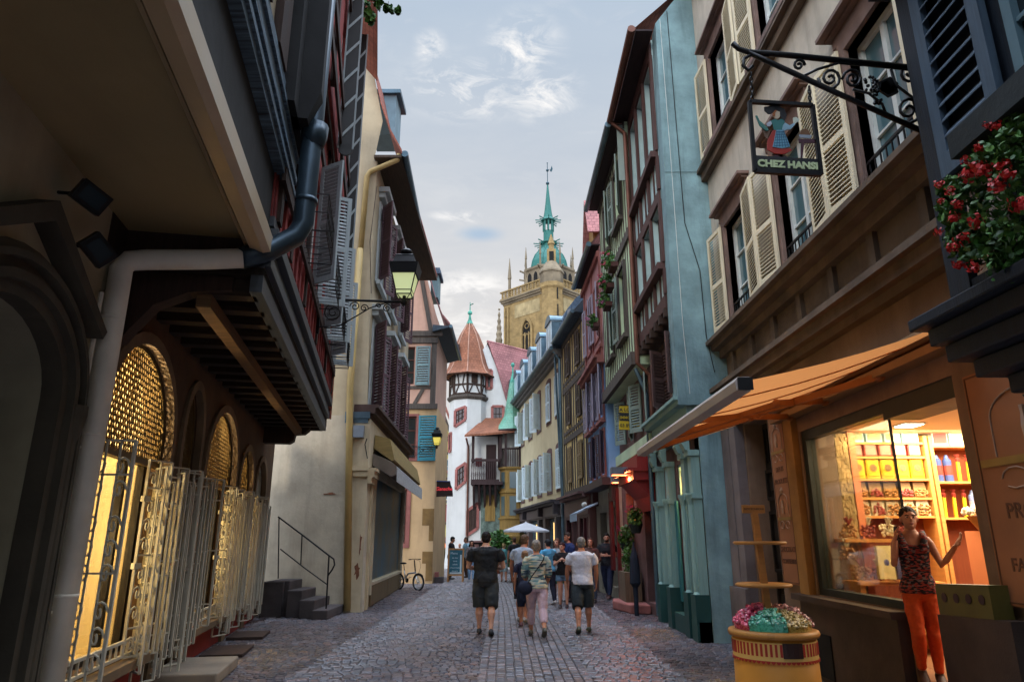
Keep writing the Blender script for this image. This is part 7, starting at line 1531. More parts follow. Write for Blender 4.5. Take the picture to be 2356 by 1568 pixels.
# ================================================================ folding bicycle by the beige house
bk = thing('folding_bicycle', 'white and black small-wheeled folding bicycle leaning beside the beige house', 'bicycle', at_z(960, 1357, 0)); O = at_z(962, 1357, 0); d = Vector((-.78, .62, 0)).normalized(); sd_ = d.cross(Z)
p = lambda a, z, s=0: O + d * a + Z * z + sd_ * s
M_tyre = plain('black_rubber', '121214', .8); M_silver = plain('silver_paint', 'b8c0c4', .35, .5)
for a in (0.0, .98):
    R_ = .255; w = MB(); w.tube([p(a + R_ * cos(t), R_ + R_ * sin(t) + .0) for t in [2 * pi * k / 28 for k in range(28)]], .026, 8, True, True); wo = obj('wheel', w, M_tyre, bk, True)
    w = MB(); w.tube([p(a + .215 * cos(t), R_ + .215 * sin(t)) for t in [2 * pi * k / 28 for k in range(28)]], .012, 6, True, True); obj('rim', w, M_silver, wo, True)
    w = MB()
    for k in range(16): t = 2 * pi * k / 16; w.tube([p(a, R_, .02 * (-1) ** k), p(a + .21 * cos(t), R_ + .21 * sin(t))], .0022, 3)
    w.tube([p(a, R_, -.05), p(a, R_, .05)], .025, 8); obj('spokes', w, M_silver, wo)
b = MB(); b.tube([p(.16, .56), p(.5, .53), p(.62, .42), p(.62, .30)], .028, 8); b.tube([p(.62, .42), p(.98, .255)], .016, 6); b.tube([p(.66, .4), p(.72, .62)], .02, 8); obj('frame', b, M_silver, bk, True)
b = MB(); b.tube([p(.16, .6), p(.12, .48), p(.05, .36, .045), p(0, .255, .045)], .016, 6); b.tube([p(.12, .48), p(.05, .36, -.045), p(0, .255, -.045)], .016, 6); obj('fork', b, M_silver, bk)
b = MB(); b.tube([p(.16, .56), p(.21, .8), p(.24, .98)], .022, 8); b.tube([p(.22, 1.0, -.27), p(.24, 1.01, -.1), p(.24, 1.01, .1), p(.22, 1.0, .27)], .013, 6); b.tube([p(.22, 1.0, -.28), p(.22, 1.0, -.17)], .019, 6); b.tube([p(.22, 1.0, .28), p(.22, 1.0, .17)], .019, 6); b.tube([p(.24, .98, .1), p(.05, .95, .08), p(-.02, .75, .06), p(.06, .5, .04)], .006, 4); obj('handlebar', b, M_tyre, bk)
b = MB(); b.tube([p(.71, .6), p(.76, .82)], .014, 6); b.ball(p(.78, .86), .13, .1, .035, rot=Matrix.Rotation(atan2(d.y, d.x), 3, 'Z')); obj('saddle', b, M_tyre, bk)
b = MB(); b.lathe([(.075, -.006), (.075, .006)], p(.62, .3, .05), 16, sd_); b.tube([p(.62, .3, -.08), p(.72, .2, -.08), p(.72, .2, -.16)], .01, 5); b.tube([p(.62, .3, .08), p(.52, .4, .08), p(.52, .4, .16)], .01, 5); obj('crank', b, M_iron, bk)
b = MB(); b.tube([p(.28 * cos(t), .255 + .285 * sin(t)) for t in [.2 + k * .2 for k in range(12)]], [.02] * 12, 5); obj('mudguard', b, M_tyre, bk)

# ================================================================ plants
M_leaf = [mat('leaf_' + c, c, .55, .3, 8, .2, 30, spec=.35) for c in ('3a6a26', '2c5220', '4f7a30')]; M_geran = [mat('petal_' + c, c, .5, .2, 20, .1, 30) for c in ('b01c18', 'a0303c', '8a2a5c')]
def leaves(mb, c, r, n, size, rg, droop=0, shape=1.0):
    for k in range(n):
        v = Vector((rg.gauss(0, 1), rg.gauss(0, 1), rg.gauss(0, 1))).normalized() * (rg.random() ** .45); q_ = Vector((c[0] + v.x * r[0], c[1] + v.y * r[1], c[2] + v.z * r[2] - droop * abs(v.x) * r[2]))
        nrm = Vector((rg.uniform(-1, 1), rg.uniform(-1, 1), rg.uniform(-.2, 1))).normalized(); a = nrm.orthogonal().normalized(); ang = rg.uniform(0, 6.28); a = Matrix.Rotation(ang, 3, nrm) @ a; b_ = nrm.cross(a); s_ = size * rg.uniform(.6, 1.3)
        mb.m = rg.randrange(3); mb.face([q_ - a * s_, q_ - a * s_ * .3 + b_ * s_ * .6 * shape + nrm * s_ * .15, q_ + a * s_ * .5 + b_ * s_ * .5 * shape, q_ + a * s_, q_ + a * s_ * .5 - b_ * s_ * .5 * shape, q_ - a * s_ * .3 - b_ * s_ * .6 * shape + nrm * s_ * .15])
def blossom(mb, c, r, rg, n=14):
    for k in range(n * 2):
        v = Vector((rg.gauss(0, 1), rg.gauss(0, 1), rg.gauss(0, .7))).normalized(); q_ = Vector(c) + v * r * rg.uniform(.3, 1.15); v = (v + Vector((rg.uniform(-.7, .7), rg.uniform(-.7, .7), rg.uniform(-.7, .7)))).normalized(); a = v.orthogonal().normalized(); b_ = v.cross(a); s_ = r * rg.uniform(.2, .36)
        mb.face([q_ + a * s_, q_ + b_ * s_, q_ - a * s_, q_ - b_ * s_])
# big geranium box at the right edge
t = thing('geranium_box', 'overflowing red geranium box on the blue-black timber house', 'flower box', (2.7, 3.3, 3.9)); rg = random.Random(12)
b = MB()
for u, v, r in ((2215, 440, .13), (2260, 380, .14), (2310, 330, .14), (2340, 420, .18), (2250, 500, .15), (2300, 490, .2), (2200, 540, .09), (2340, 290, .1), (2345, 520, .18), (2180, 430, .07), (2225, 560, .12), (2265, 570, .14), (2190, 490, .08), (2325, 600, .14), (2290, 560, .15), (2345, 350, .14), (2170, 470, .05)):
    c = at_x(u, v, 2.72); leaves(b, c, (r * .8, r, r * .9), 130, .026, rg, .3)
b.m = 0; obj('foliage', b, M_leaf, t)
for k, (u, v, r) in enumerate(((2160, 423, .03), (2222, 368, .028), (2230, 400, .05), (2248, 385, .045), (2262, 392, .05), (2300, 425, .05), (2320, 405, .045), (2205, 470, .035), (2185, 438, .03), (2245, 512, .045), (2165, 462, .022), (2290, 290, .03), (2270, 288, .02), (2345, 470, .05), (2196, 502, .04), (2215, 548, .045), (2160, 535, .028), (2192, 568, .035), (2240, 615, .04), (2205, 610, .035), (2310, 380, .04), (2250, 340, .03))):
    b = MB(); blossom(b, at_x(u, v, 2.62), r, rg, 22); obj('flower_head', b, M_geran[0], t)
b = MB(); b.box(2.66, 2.86, 2.3, 3.7, 3.86, 4.02); obj('planter', b, mat('dark_planter', '20282a', .7), t)
# flower baskets on the pink house
for i, (u, v) in enumerate(((1400, 600), (1392, 648), (1388, 690), (1362, 738))):
    sgn = (.55, .35, 1.4, 2.7)[i]; c = f4.pt(sgn + .4, (10.1, 9.2, 7.85, 7.8)[i], .42); c = at_x(u, v, 2.45)
    t = thing('flower_basket', ('pink geraniums on the pink house, highest of its window boxes', 'pink geraniums on the pink house, second highest window box', 'pink geraniums before the lilac shutter, third window box down', 'pale pink geraniums on the pink house, lowest and farthest window box')[i], 'flower basket', c, 0, 'flower boxes on the pink house'); rg = random.Random(20 + i)
    b = MB(); leaves(b, c, (.18, .34, .24), 190, .05, rg); b.m = 0; obj('foliage', b, M_leaf, t); b = MB()
    for k in range(14): blossom(b, (c.x - rg.uniform(.0, .18), c.y + rg.uniform(-.3, .3), c.z + rg.uniform(-.16, .2)), .05, rg, 8)
    obj('flowers', b, mat('petal_pink%d' % (i > 1), 'c04a6a' if i < 2 else 'b86a90', .5), t); b = MB(); b.box(c.x + .02, c.x + .2, c.y - .26, c.y + .26, c.z - .24, c.z - .12); obj('planter', b, mat('red_planter', '4a2a26', .7), t)
# terrace planting before the green house
for i, (u, v, rx, rz, n, nm) in enumerate(((1462, 1192, .22, .26, 300, 'hanging basket of bright green leaves high by the red-lit door'), (1440, 1235, .26, .3, 300, 'bushy green plant with violet flowers in the middle of the terrace greenery'), (1447, 1285, .24, .42, 340, 'tall feathery green plant in the terrace planter'))):
    c = at_x(u, v, 2.95); t = thing('terrace_plant', nm, 'plant', c, 0, 'plants on the red-lit terrace'); rg = random.Random(40 + i); b = MB(); leaves(b, c, (rx * .8, rx * 1.2, rz), n, .05, rg, 0, .6 if i == 2 else 1); b.m = 0; obj('foliage', b, M_leaf, t)
    if i < 2:
        b = MB()
        for k in range(9): blossom(b, (c.x + rg.uniform(-.2, .05), c.y + rg.uniform(-.3, .3), c.z + rg.uniform(.05, .3)), .045, rg, 8)
        obj('flowers', b, M_geran[2], t); b = MB(); b.lathe([(.1, -.34), (.17, -.14), (.16, -.12)], c, 12); obj('pot', b, mat('dark_planter', '20282a', .7), t)
    else: b = MB(); b.box(2.75, 3.15, c.y - .5, c.y + .5, 0, c.z - .3); obj('planter', b, mat('weathered_planter_wood', '6a5a48', .85, .3, 2, .3, 30, 'wood'), t)
t = thing('folded_parasol', 'folded dark umbrella standing by the terrace planter', 'parasol', (2.8, 17.9, 0)); b = MB(); c = at_x(1462, 1345, 2.82); b.lathe([(.05, 0), (.06, .6), (.13, .7), (.12, .95), (.1, 1.25), (.03, 1.5), (.02, 1.6)], (2.82, c.y, 0), 10); obj('canopy', b, mat('navy_canvas', '1a2230', .8, .2, 3, .2, 30, 'fabric'), t)
# bush in front of the white house
t = thing('potted_bush', 'leafy green potted bush in front of the white turret house', 'bush', (-.8, 37, 0)); rg = random.Random(60); b = MB()
for u, v, r in ((1145, 1238, .5), (1160, 1250, .5), (1150, 1275, .55), (1135, 1262, .4), (1165, 1285, .5)): c = at_y(u, v, 37); leaves(b, c, (r, r, r * .9), 260, .09, rg)
b.m = 0; obj('foliage', b, M_leaf, t); b = MB(); b.tube([(-.75, 37, .3), (-.7, 37, 1.5)], .05, 6); b.lathe([(.25, 0), (.32, .4), (.3, .42)], (-.75, 37, 0), 12); obj('pot', b, mat('terracotta_pot', '7a4632', .8), t)
# vine hanging from the roof of the arcade house
t = thing('hanging_vine', 'sprig of green leaves hanging against the sky from the left roof', 'plant', at_y(850, 15, 12)); rg = random.Random(70); b = MB()
for u, v, r in ((840, 18, .16), (850, 40, .13), (825, 5, .15), (868, 5, .12), (893, 18, .1), (915, 26, .05)): leaves(b, at_y(u, v, 12), (r, r, r), 26, .085, rg)
b.m = 0; obj('foliage', b, M_leaf, t); b = MB(); b.tube([at_y(u, v, 12) for u, v in ((800, -20), (850, 0), (890, 10), (905, 25), (918, 36), (920, 20))], .012, 5); b.tube([at_y(u, v, 12) for u, v in ((850, 0), (848, 40))], .01, 5); obj('stem', b, mat('vine_stem', '3a2e24', .9), t)
t = thing('street_flower_stall', 'small dark cart of flowers before the arched opening far down the street', 'stall', (-5.0, 44, 0)); c = at_y(1012, 1270, 44); b = MB(); b.box(c.x - .5, c.x + .4, 43.7, 44.4, 0, .75); obj('cart', b, mat('dark_green_cart', '22302c', .7), t); rg = random.Random(71); b = MB(); leaves(b, (c.x, 44, 1.0), (.5, .3, .25), 160, .07, rg); b.m = 0; obj('foliage', b, M_leaf, t); b = MB()
for k in range(12): blossom(b, (c.x + rg.uniform(-.45, .4), 43.75, 1.0 + rg.uniform(-.1, .3)), .07, rg, 7)
obj('flowers', b, mat('petal_orange', 'b86a2a', .5), t)
# ================================================================ people
TEXW = bpy.data.textures.new('folds', 'CLOUDS'); TEXW.noise_scale = .085; TEXW.noise_depth = 3
TEXH = bpy.data.textures.new('strands', 'CLOUDS'); TEXH.noise_scale = .025; TEXH.noise_depth = 2
def remesh(mb, vox, disp=0, tex=None, smooth=4):
    me = bpy.data.meshes.new('t'); me.from_pydata([tuple(p) for p in mb.v], [], mb.f)
    bm = bmesh.new(); bm.from_mesh(me); bmesh.ops.recalc_face_normals(bm, faces=bm.faces); bm.to_mesh(me); bm.free()
    o = bpy.data.objects.new('t', me); COL.objects.link(o)
    r = o.modifiers.new('r', 'REMESH'); r.mode = 'VOXEL'; r.voxel_size = vox
    s = o.modifiers.new('s', 'SMOOTH'); s.factor = .5; s.iterations = smooth
    if disp: d = o.modifiers.new('d', 'DISPLACE'); d.texture = tex or TEXW; d.strength = disp; d.mid_level = .5; d.texture_coords = 'LOCAL'
    dg = bpy.context.evaluated_depsgraph_get(); out = bpy.data.meshes.new_from_object(o.evaluated_get(dg))
    bpy.data.objects.remove(o); bpy.data.meshes.remove(me); return out
def mesh_obj(name, me, m, parent):
    me.name = name; me.materials.clear(); [me.materials.append(x) for x in (m if isinstance(m, list) else [m])]
    me.polygons.foreach_set('use_smooth', [True] * len(me.polygons)); o = bpy.data.objects.new(name, me); COL.objects.link(o); o.parent = parent; return o
SKIN = {k: mat('skin_' + k, c, .5, .1, 6, .08, 60, spec=.35) for k, c in (('light', 'c0917a'), ('tan', 'a8745a'), ('brown', '8a5e48'))}
def cloth(c, **k): return mat('cloth_' + c, c, .85, .12, 7, .25, 60, 'fabric', **k)
def pattern(name, cols, scale, stretch=(1, 1, 1)):
    if name in MATS: return MATS[name]
    m = mat(name, cols[0], .8, .1, 6, .2, 60, 'fabric'); N, L = m.node_tree.nodes, m.node_tree.links
    t = N.new('ShaderNodeTexCoord'); mp = N.new('ShaderNodeMapping'); mp.inputs['Scale'].default_value = stretch; mp.inputs['Rotation'].default_value = (.3, .5, .6); v = N.new('ShaderNodeTexVoronoi'); v.inputs['Scale'].default_value = scale
    L.new(t.outputs['Object'], mp.inputs[0]); L.new(mp.outputs[0], v.inputs['Vector']); r = N.new('ShaderNodeValToRGB'); r.color_ramp.interpolation = 'CONSTANT'; e = r.color_ramp.elements
    while len(e) < len(cols): e.new(.5)
    for i, c in enumerate(cols): e[i].position = i / len(cols); e[i].color = (*hexc(c), 1)
    sp = N.new('ShaderNodeSeparateColor'); L.new(v.outputs['Color'], sp.inputs[0]); L.new(sp.outputs[0], r.inputs[0]); L.new(r.outputs[0], N['Principled BSDF'].inputs['Base Color']); return m
def person(label, loc, face, H=1.75, w=1.0, fem=False, skin='light', hair=('short', '3a2a20'), top=('short', '22242a'), bot=('shorts', '33383a'), shoes='2a2a2c', legs=((4, 4), (-6, 8)), arms=((0, 8, 12, 0), (0, 8, 12, 0)), lean=2, head=(0, 0), vox=.012, front=False, seat=False, spread=0, extras=()):
    t = thing('person', label, 'person', loc, radians(face), None, world=False)
    hw = .052 * w; J = []
    for sg, (a, k) in zip((-1, 1), legs):
        a, k = radians(a), radians(k); hip = Vector((sg * hw * H, 0, 0)); so_ = sg * radians(spread)
        kn = hip + Vector((sin(so_) * .5, sin(a), -cos(a))) * .235 * H; an = kn + Vector((sin(so_) * .5, sin(a - k), -cos(a - k))) * .225 * H; J.append((hip, kn, an, a - k))
    zh = -min(j[2].z for j in J) + .042 * H
    J = [(a + Z * zh, b + Z * zh, c + Z * zh, d) for a, b, c, d in J]
    lr = Matrix.Rotation(-radians(lean), 3, 'X'); HP = Vector((0, 0, zh))
    T = lambda x, y, z: HP + lr @ Vector((x * H, y * H, (z - .5) * H))
    # torso sections: height, half width, half depth, forward offset
    sh = (.112 if fem else .125) * w; ch = (.088 if fem else .1) * w; wa = (.074 if fem else .09) * w; hp = (.1 if fem else .094) * w
    sec = [(.455, hp * .8, .062 * w, -.004), (.49, hp, .072 * w, -.006), (.53, hp * .98, .074 * w, -.004), (.6, wa, .06 * w, .004), (.66, (wa + ch) / 2, .062 * w, .004), (.72, ch, .07 * w, .008), (.77, ch * 1.05, .066 * w, .002), (.805, sh * .94, .054 * w, -.004), (.826, sh * .68, .045, -.006), (.842, sh * .42, .04, -.004), (.855, .034, .035, .0)]
    def torso(mb, g, lo=0, hi=1, flare=0):
        rs = []
        for z, rx, ry, y in sec:
            if not lo <= z <= hi: continue
            f = 1 + flare * max(0, (.62 - z) / .15); rs.append([T(cos(2 * pi * k / 18) * (rx + g) * f, y + sin(2 * pi * k / 18) * (ry + g) * f, z) for k in range(18)])
        mb.rings(rs)
    A = []
    for sg, (fw, ab, el, inn) in zip((-1, 1), arms):
        fw, ab, el, inn = map(radians, (fw, ab, el, inn)); s0 = T(sg * (sh - .012), -.004, .806)
        du = Vector((sg * sin(ab), sin(fw) * cos(ab), -cos(fw) * cos(ab))); e0 = s0 + du * .172 * H
        df = Vector((-sg * sin(inn) + sg * sin(ab) * .4, sin(fw + el) * cos(inn), -cos(fw + el) * cos(inn))).normalized(); w0 = e0 + df * .148 * H; A.append((sg, s0, e0, w0, du, df))
    b = MB(); torso(b, 0)
    lim = lambda pts, rr: b.tube(pts, [r * H for r in rr], 12)
    for hip, kn, an, d in J:
        m1 = hip.lerp(kn, .5); m2 = kn.lerp(an, .3)
        lim([hip + Z * .02 * H, hip.lerp(kn, .15), m1, kn.lerp(hip, .12), kn, m2 + Vector((0, -.006 * H, 0)), kn.lerp(an, .65), an], [.05 * w, .052 * w, .044 * w, .034 * w, .032, .034 * w, .025, .02])
    for sg, s0, e0, w0, du, df in A:
        lim([s0 + Vector((-sg * .01 * H, 0, .0)), s0.lerp(e0, .2), s0.lerp(e0, .55), e0, e0.lerp(w0, .3), w0.lerp(e0, .2), w0], [.026 * w, .029 * w, .026 * w, .021 * w, .023 * w, .016, .014])
        # hand: palm, four fingers, thumb
        pn = (Vector((-sg, 0, 0)) - df * df.dot(Vector((-sg, 0, 0))))
        if pn.length < .2: pn = Vector((0, 0, -1)) - df * df.dot(Vector((0, 0, -1)))
        pn.normalize(); ac = df.cross(pn).normalized(); ac = ac if ac.dot(Vector((0, 1, .3))) > 0 else -ac
        p0 = w0 + df * .026 * H; R = Matrix((ac, pn, df)).transposed(); b.ball(p0, .024 * H, .011 * H, .034 * H, rot=R)
        for k, ln in enumerate((.042, .048, .045, .036)):
            o_ = p0 + df * .022 * H + ac * (.0165 - .011 * k) * H; d1 = (df + pn * .25).normalized(); d2 = (df + pn * .75).normalized()
            b.tube([o_, o_ + d1 * ln * .5 * H, o_ + d1 * ln * .5 * H + d2 * ln * .5 * H], [.0062 * H, .0056 * H, .0042 * H], 7)
        o_ = p0 + ac * .02 * H - df * .012 * H; b.tube([o_, o_ + (ac * .7 + df * .7).normalized() * .022 * H, o_ + (ac * .7 + df * .7).normalized() * .022 * H + (df + pn * .4).normalized() * .022 * H], [.008 * H, .0066 * H, .005 * H], 7)
    nk = T(0, 0, .84); hr = Matrix.Rotation(radians(head[0]), 3, 'Z') @ Matrix.Rotation(radians(head[1]), 3, 'X'); nt = nk + lr @ Vector((0, .004, .026)) * H; hc = nt + hr @ Vector((0, .012, .06)) * H
    hd = lambda x, y, z: hc + hr @ Vector((x, y, z)) * H
    b.tube([T(0, -.004, .825), nk, nt + Z * .01 * H], [.044 * H, .037 * H, .036 * H] if not fem else [.038 * H, .031 * H, .03 * H], 12)
    b.ball(hd(0, -.006, .006), .045 * H, .054 * H, .055 * H, 14, 10, hr); b.ball(hd(0, .012, -.028), .037 * H, .038 * H, .04 * H, 12, 8, hr)
    b.tube([hd(0, .044, .008), hd(0, .058, -.012), hd(0, .05, -.018)], [.005 * H, .0085 * H, .007 * H], 7); b.ball(hd(0, .042, -.052), .014 * H, .012 * H, .012 * H, 8, 6, hr); b.ball(hd(0, .046, -.034), .016 * H, .008 * H, .007 * H, 8, 6, hr)
    for sg in (-1, 1): b.ball(hd(sg * .047, -.004, -.008), .006 * H, .012 * H, .019 * H, 8, 6, hr); b.ball(hd(sg * .018, .036, .016), .016 * H, .012 * H, .007 * H, 8, 6, hr)
    mesh_obj('body', remesh(b, vox * .72, smooth=3), SKIN[skin], t)
    if front:
        eb = MB(); ib = MB()
        for sg in (-1, 1):
            e1 = MB(); e1.ball(hd(sg * .0175, .0395, .002), .0085 * H, .006 * H, .0048 * H, 8, 6, hr); eo = obj('eye', e1, plain('eye_white', 'b8b0a8', .3), t); i1 = MB(); i1.ball(hd(sg * .0175, .0442, .002), .0042 * H, .0022 * H, .0042 * H, 8, 6, hr); obj('iris', i1, plain('iris_brown', '1e1410', .3), eo)
            eb.tube([hd(sg * .009, .0465, .0125), hd(sg * .018, .0475, .0155), hd(sg * .028, .041, .0125)], .0026 * H, 5)
        obj('eyebrows', eb, plain('brow', '2a1d16', .8), t); lb_ = MB(); lb_.ball(hd(0, .0535, -.0345), .0125 * H, .003 * H, .0032 * H, 8, 6, hr); lb_.ball(hd(0, .0535, -.0385), .0105 * H, .0035 * H, .0034 * H, 8, 6, hr); obj('lips', lb_, plain('lips', '8a4a44', .5), t)
    # hair
    hk, hcol = hair; hm = mat('hair_' + hcol, hcol, .65, .35, 30, .6, 90, spec=.2)
    if hk != 'bald':
        b = MB(); up = .0 if hk == 'cap' else .004
        b.ball(hd(0, -.014, .016 + up), .05 * H, .0555 * H, .054 * H, 14, 10, hr); b.ball(hd(0, -.02, -.004), .046 * H, .046 * H, .05 * H, 12, 8, hr)
        if hk == 'full': b.ball(hd(0, -.006, .03), .05 * H, .057 * H, .046 * H, 14, 8, hr)
        if hk in ('short', 'crop', 'beard') and hk != 'crop': b.ball(hd(0, .014, .044), .036 * H, .034 * H, .02 * H, 10, 6, hr)
        if hk == 'long':
            for sg in (-1, 0, 1): b.tube([hd(sg * .03, -.03, .0), hd(sg * .045, -.03, -.06), T(sg * .05, -.055, .81), T(sg * .05, -.07, .74)], [.024 * H, .028 * H, .026 * H, .012 * H], 9)
            for sg in (-1, 1): b.tube([hd(sg * .04, .012, .03), hd(sg * .048, .006, -.02), hd(sg * .048, .0, -.08), T(sg * .055, .03, .78)], [.012 * H, .014 * H, .016 * H, .008 * H], 8)
        if hk == 'bun': b.ball(hd(0, -.05, .05), .024 * H, .024 * H, .022 * H)
        if hk == 'cap': b.ball(hd(0, -.004, .026), .05 * H, .06 * H, .044 * H, 14, 8, hr); b.ball(hd(0, .06, .018), .034 * H, .03 * H, .006 * H, 10, 6, hr)
        mesh_obj('cap' if hk == 'cap' else 'hair', remesh(b, vox * .6, .006 * H if hk != 'cap' else 0, TEXH, 2), hm, t)
        if hk == 'beard':
            b = MB(); b.ball(hd(0, .026, -.044), .03 * H, .03 * H, .026 * H, 12, 8, hr); [b.ball(hd(s_ * .032, .006, -.03), .012 * H, .018 * H, .028 * H, 8, 6, hr) for s_ in (-1, 1)]; mesh_obj('beard', remesh(b, vox * .6, .006 * H, TEXH, 2), hm, t)
    # top
    tk, tc_ = top[0], top[1]; tm = top[2] if len(top) > 2 else cloth(tc_); b = MB(); torso(b, .011, .47 if tk != 'tank' else .46, .85 if tk != 'tank' else .775, .1 if tk == 'tank' else .05)
    if tk == 'tank':
        for sg in (-1, 1): b.tube([T(sg * .05, .07, .765), T(sg * .062, .05, .81), T(sg * .064, .0, .838), T(sg * .06, -.05, .8), T(sg * .04, -.07, .76)], .02 * H, 8); b.tube([T(sg * .07, .06, .755), T(sg * .035, .078, .74)], .02 * H, 8)
    slv = {'short': .62, 'three': 1.25, 'long': 1.95, 'tank': 0}[tk]
    if slv:
        for sg, s0, e0, w0, du, df in A:
            pts = [s0 + Vector((-sg * .02 * H, 0, .002 * H)), s0.lerp(e0, .25)]; rr = [.036 * w * H, .040 * w * H]
            if slv <= 1: pts += [s0.lerp(e0, slv)]; rr += [.041 * w * H]
            else: pts += [s0.lerp(e0, .6), e0, e0.lerp(w0, slv - 1)]; rr += [.038 * w * H, .034 * w * H, .027 * w * H]
            b.tube(pts, rr, 12)
    mesh_obj('top' if tk == 'tank' else 'shirt', remesh(b, vox, .03, smooth=3), tm, t)
    # trousers / shorts
    bk_, bc = bot; lg = {'shorts': 1.06, 'hot': .42, 'trousers': 1.96, 'crop': 1.7, 'knee': .95}[bk_]; b = MB(); torso(b, .008, .45, .56); tight = bk_ in ('trousers', 'crop')
    for hip, kn, an, d in J:
        f = 1.0 if tight else 1.22; pts = [hip + Z * .03 * H, hip.lerp(kn, .2), hip.lerp(kn, .6 if lg > .6 else lg)]; rr = [.056 * w, .06 * w, .052 * w * f]
        if lg > .6: pts += [kn.lerp(hip, .1)] if lg > .9 else []; rr += [.046 * w * f] if lg > .9 else []
        if lg > 1: pts += [kn + Vector((0, .003 * H, 0)), kn.lerp(an, min(lg - 1, .35))]; rr += [.045 * w * f, .044 * w * f]
        if lg > 1.5: pts += [kn.lerp(an, .65), kn.lerp(an, lg - 1)]; rr += [.035 * w, .03 * w]
        b.tube(pts, [r * H for r in rr], 12)
    mesh_obj('shorts' if lg < 1.3 else 'trousers', remesh(b, vox, .024, smooth=3), cloth(bc), t)
    for (hip, kn, an, d) in J:
        b = MB(); pr = Matrix.Rotation(min(0, d) * .8, 3, 'X'); f_ = lambda x, y, z: an + pr @ Vector((x * H, y * H, z * H))
        rs = []
        for y, wd, h0, h1 in ((-.036, .012, -.040, -.012), (-.028, .024, -.0415, .012), (.0, .026, -.0415, .016), (.035, .028, -.0415, -.004), (.07, .029, -.0415, -.014), (.098, .022, -.041, -.02), (.108, .01, -.038, -.026)):
            rs.append([f_(wd * cos(q_) * 1.0, y, (h0 + h1) / 2 + (h1 - h0) / 2 * sin(q_)) for q_ in [2 * pi * k / 10 for k in range(10)]])
        b.rings(rs); obj('shoe', b, plain('shoe_' + shoes, shoes, .6), t, True)
    return t, T, J, A, hd
def G(u, v): p_ = at_z(u, v, 0); return (p_.x, p_.y, 0.012)
hang = ((2, 9, 14, 4), (2, 9, 14, 4))
person('man in black t-shirt and dark shorts seen from behind in the middle of the lane', G(1116, 1460), 0, 1.80, 1.2, hair=('crop', '1c1614'), top=('short', '1b1d20'), bot=('shorts', '32373a'), shoes='26282a', legs=((9, 3), (-8, 9)), arms=((8, 14, 72, 40), (8, 14, 72, 40)), head=(0, -12), skin='light')
person('grey-haired man in white t-shirt walking away with a dark thing in his right hand', G(1343, 1456), 2, 1.70, 1.12, hair=('crop', '7a7672'), top=('short', 'b9b9c2'), bot=('shorts', '2c3438'), shoes='3a3f30', legs=((-12, 14), (11, 4)), arms=((10, 11, 12, 6), (4, 11, 16, 4)), skin='tan', spread=3)
gw = person('grey-haired woman in patterned top and pale pink trousers with a bag across her back', G(1236, 1464), 4, 1.66, 1.08, True, hair=('full', '8a8076'), top=('three', 'a', pattern('brushed_pattern', ('8a9a98', '5a7a7c', 'a9a79a', '3a4a58', '7f9488', 'b0a890'), 15, (.5, .5, 2.4))), bot=('crop', 'b09aa6'), shoes='4a4a44', legs=((17, 6), (-17, 22)), arms=((0, 10, 50, 20), (2, 10, 40, 10)), skin='tan')
person('tall man in light grey-blue t-shirt behind the grey-haired woman, bending forward', G(1203, 1432), -18, 1.76, 1.08, hair=('full', '5c4634'), top=('short', '8f9aaa'), bot=('shorts', '1c2236'), shoes='8a8a8a', legs=((8, 6), (-8, 10)), arms=((8, 14, 20, 0), (4, 10, 30, 10)), lean=9, head=(-20, -6), skin='tan')
person('boy in navy clothes with cropped hair half hidden by the grey-haired woman', G(1209, 1442), 10, 1.44, 1.0, hair=('crop', '8a6a50'), top=('short', '1a2038'), bot=('shorts', '1a2238'), shoes='5a3a44', legs=((10, 8), (-12, 12)), arms=hang, skin='tan')
person('woman in black top and denim shorts facing the camera with her hands together', G(1297, 1398), 172, 1.58, 1.06, True, hair=('short', '3a2022'), top=('short', '16161a'), bot=('hot', '5a7690'), shoes='2a2024', legs=((2, 2), (-2, 2)), arms=((20, 8, 105, 38), (20, 8, 105, 38)), head=(-30, -4), front=True)
person('man in navy jacket and sunglasses looking left above the crowd', G(1312, 1384), 110, 1.84, 1.12, hair=('short', '3a2c24'), top=('long', '1c2c58'), bot=('trousers', '22262e'), legs=((2, 2), (-2, 2)), arms=hang, head=(10, 0), skin='tan', front=True)
person('man in bright blue shirt and dark cap among the group', G(1264, 1390), 30, 1.66, 1.05, hair=('cap', '1e2024'), top=('short', '4f9cc4'), bot=('trousers', '24283a'), shoes='b0b0b0', legs=((6, 4), (-6, 8)), arms=((6, 12, 40, 10), (6, 12, 40, 10)), skin='light')
person('long-haired woman in green skirt standing behind the woman in black', G(1284, 1386), 165, 1.68, 1.0, True, hair=('long', '5a3a2a'), top=('short', '9aa6ac'), bot=('knee', '2a6a48'), legs=((2, 2), (-2, 2)), arms=hang, head=(-10, 0), front=True)
person('woman in brown jacket behind the shoulder of the white t-shirt man', G(1362, 1386), 170, 1.70, 1.0, True, hair=('long', '4a3428'), top=('long', '4a3430'), bot=('trousers', '3a4658'), legs=((2, 2), (-2, 2)), arms=((10, 14, 60, 25), (4, 12, 20, 0)), front=True)
person('bearded man in dark t-shirt and jeans standing by the terrace', G(1400, 1376), 155, 1.85, 1.06, hair=('beard', '1c1614'), top=('short', '191c22'), bot=('trousers', '1e2a44'), shoes='3a1c1c', legs=((14, 2), (-14, 12)), arms=((12, 10, 85, 40), (12, 10, 85, 40)), head=(14, 0), front=True, skin='light', lean=-3)
person('man in black shirt standing left of the chalkboard', G(1036, 1332), -80, 1.78, 1.0, hair=('short', '1c1816'), top=('short', '15161c'), bot=('trousers', '15161c'), legs=((2, 2), (-2, 2)), arms=((10, 8, 60, 20), (6, 8, 40, 10)), head=(-5, -12), skin='tan')
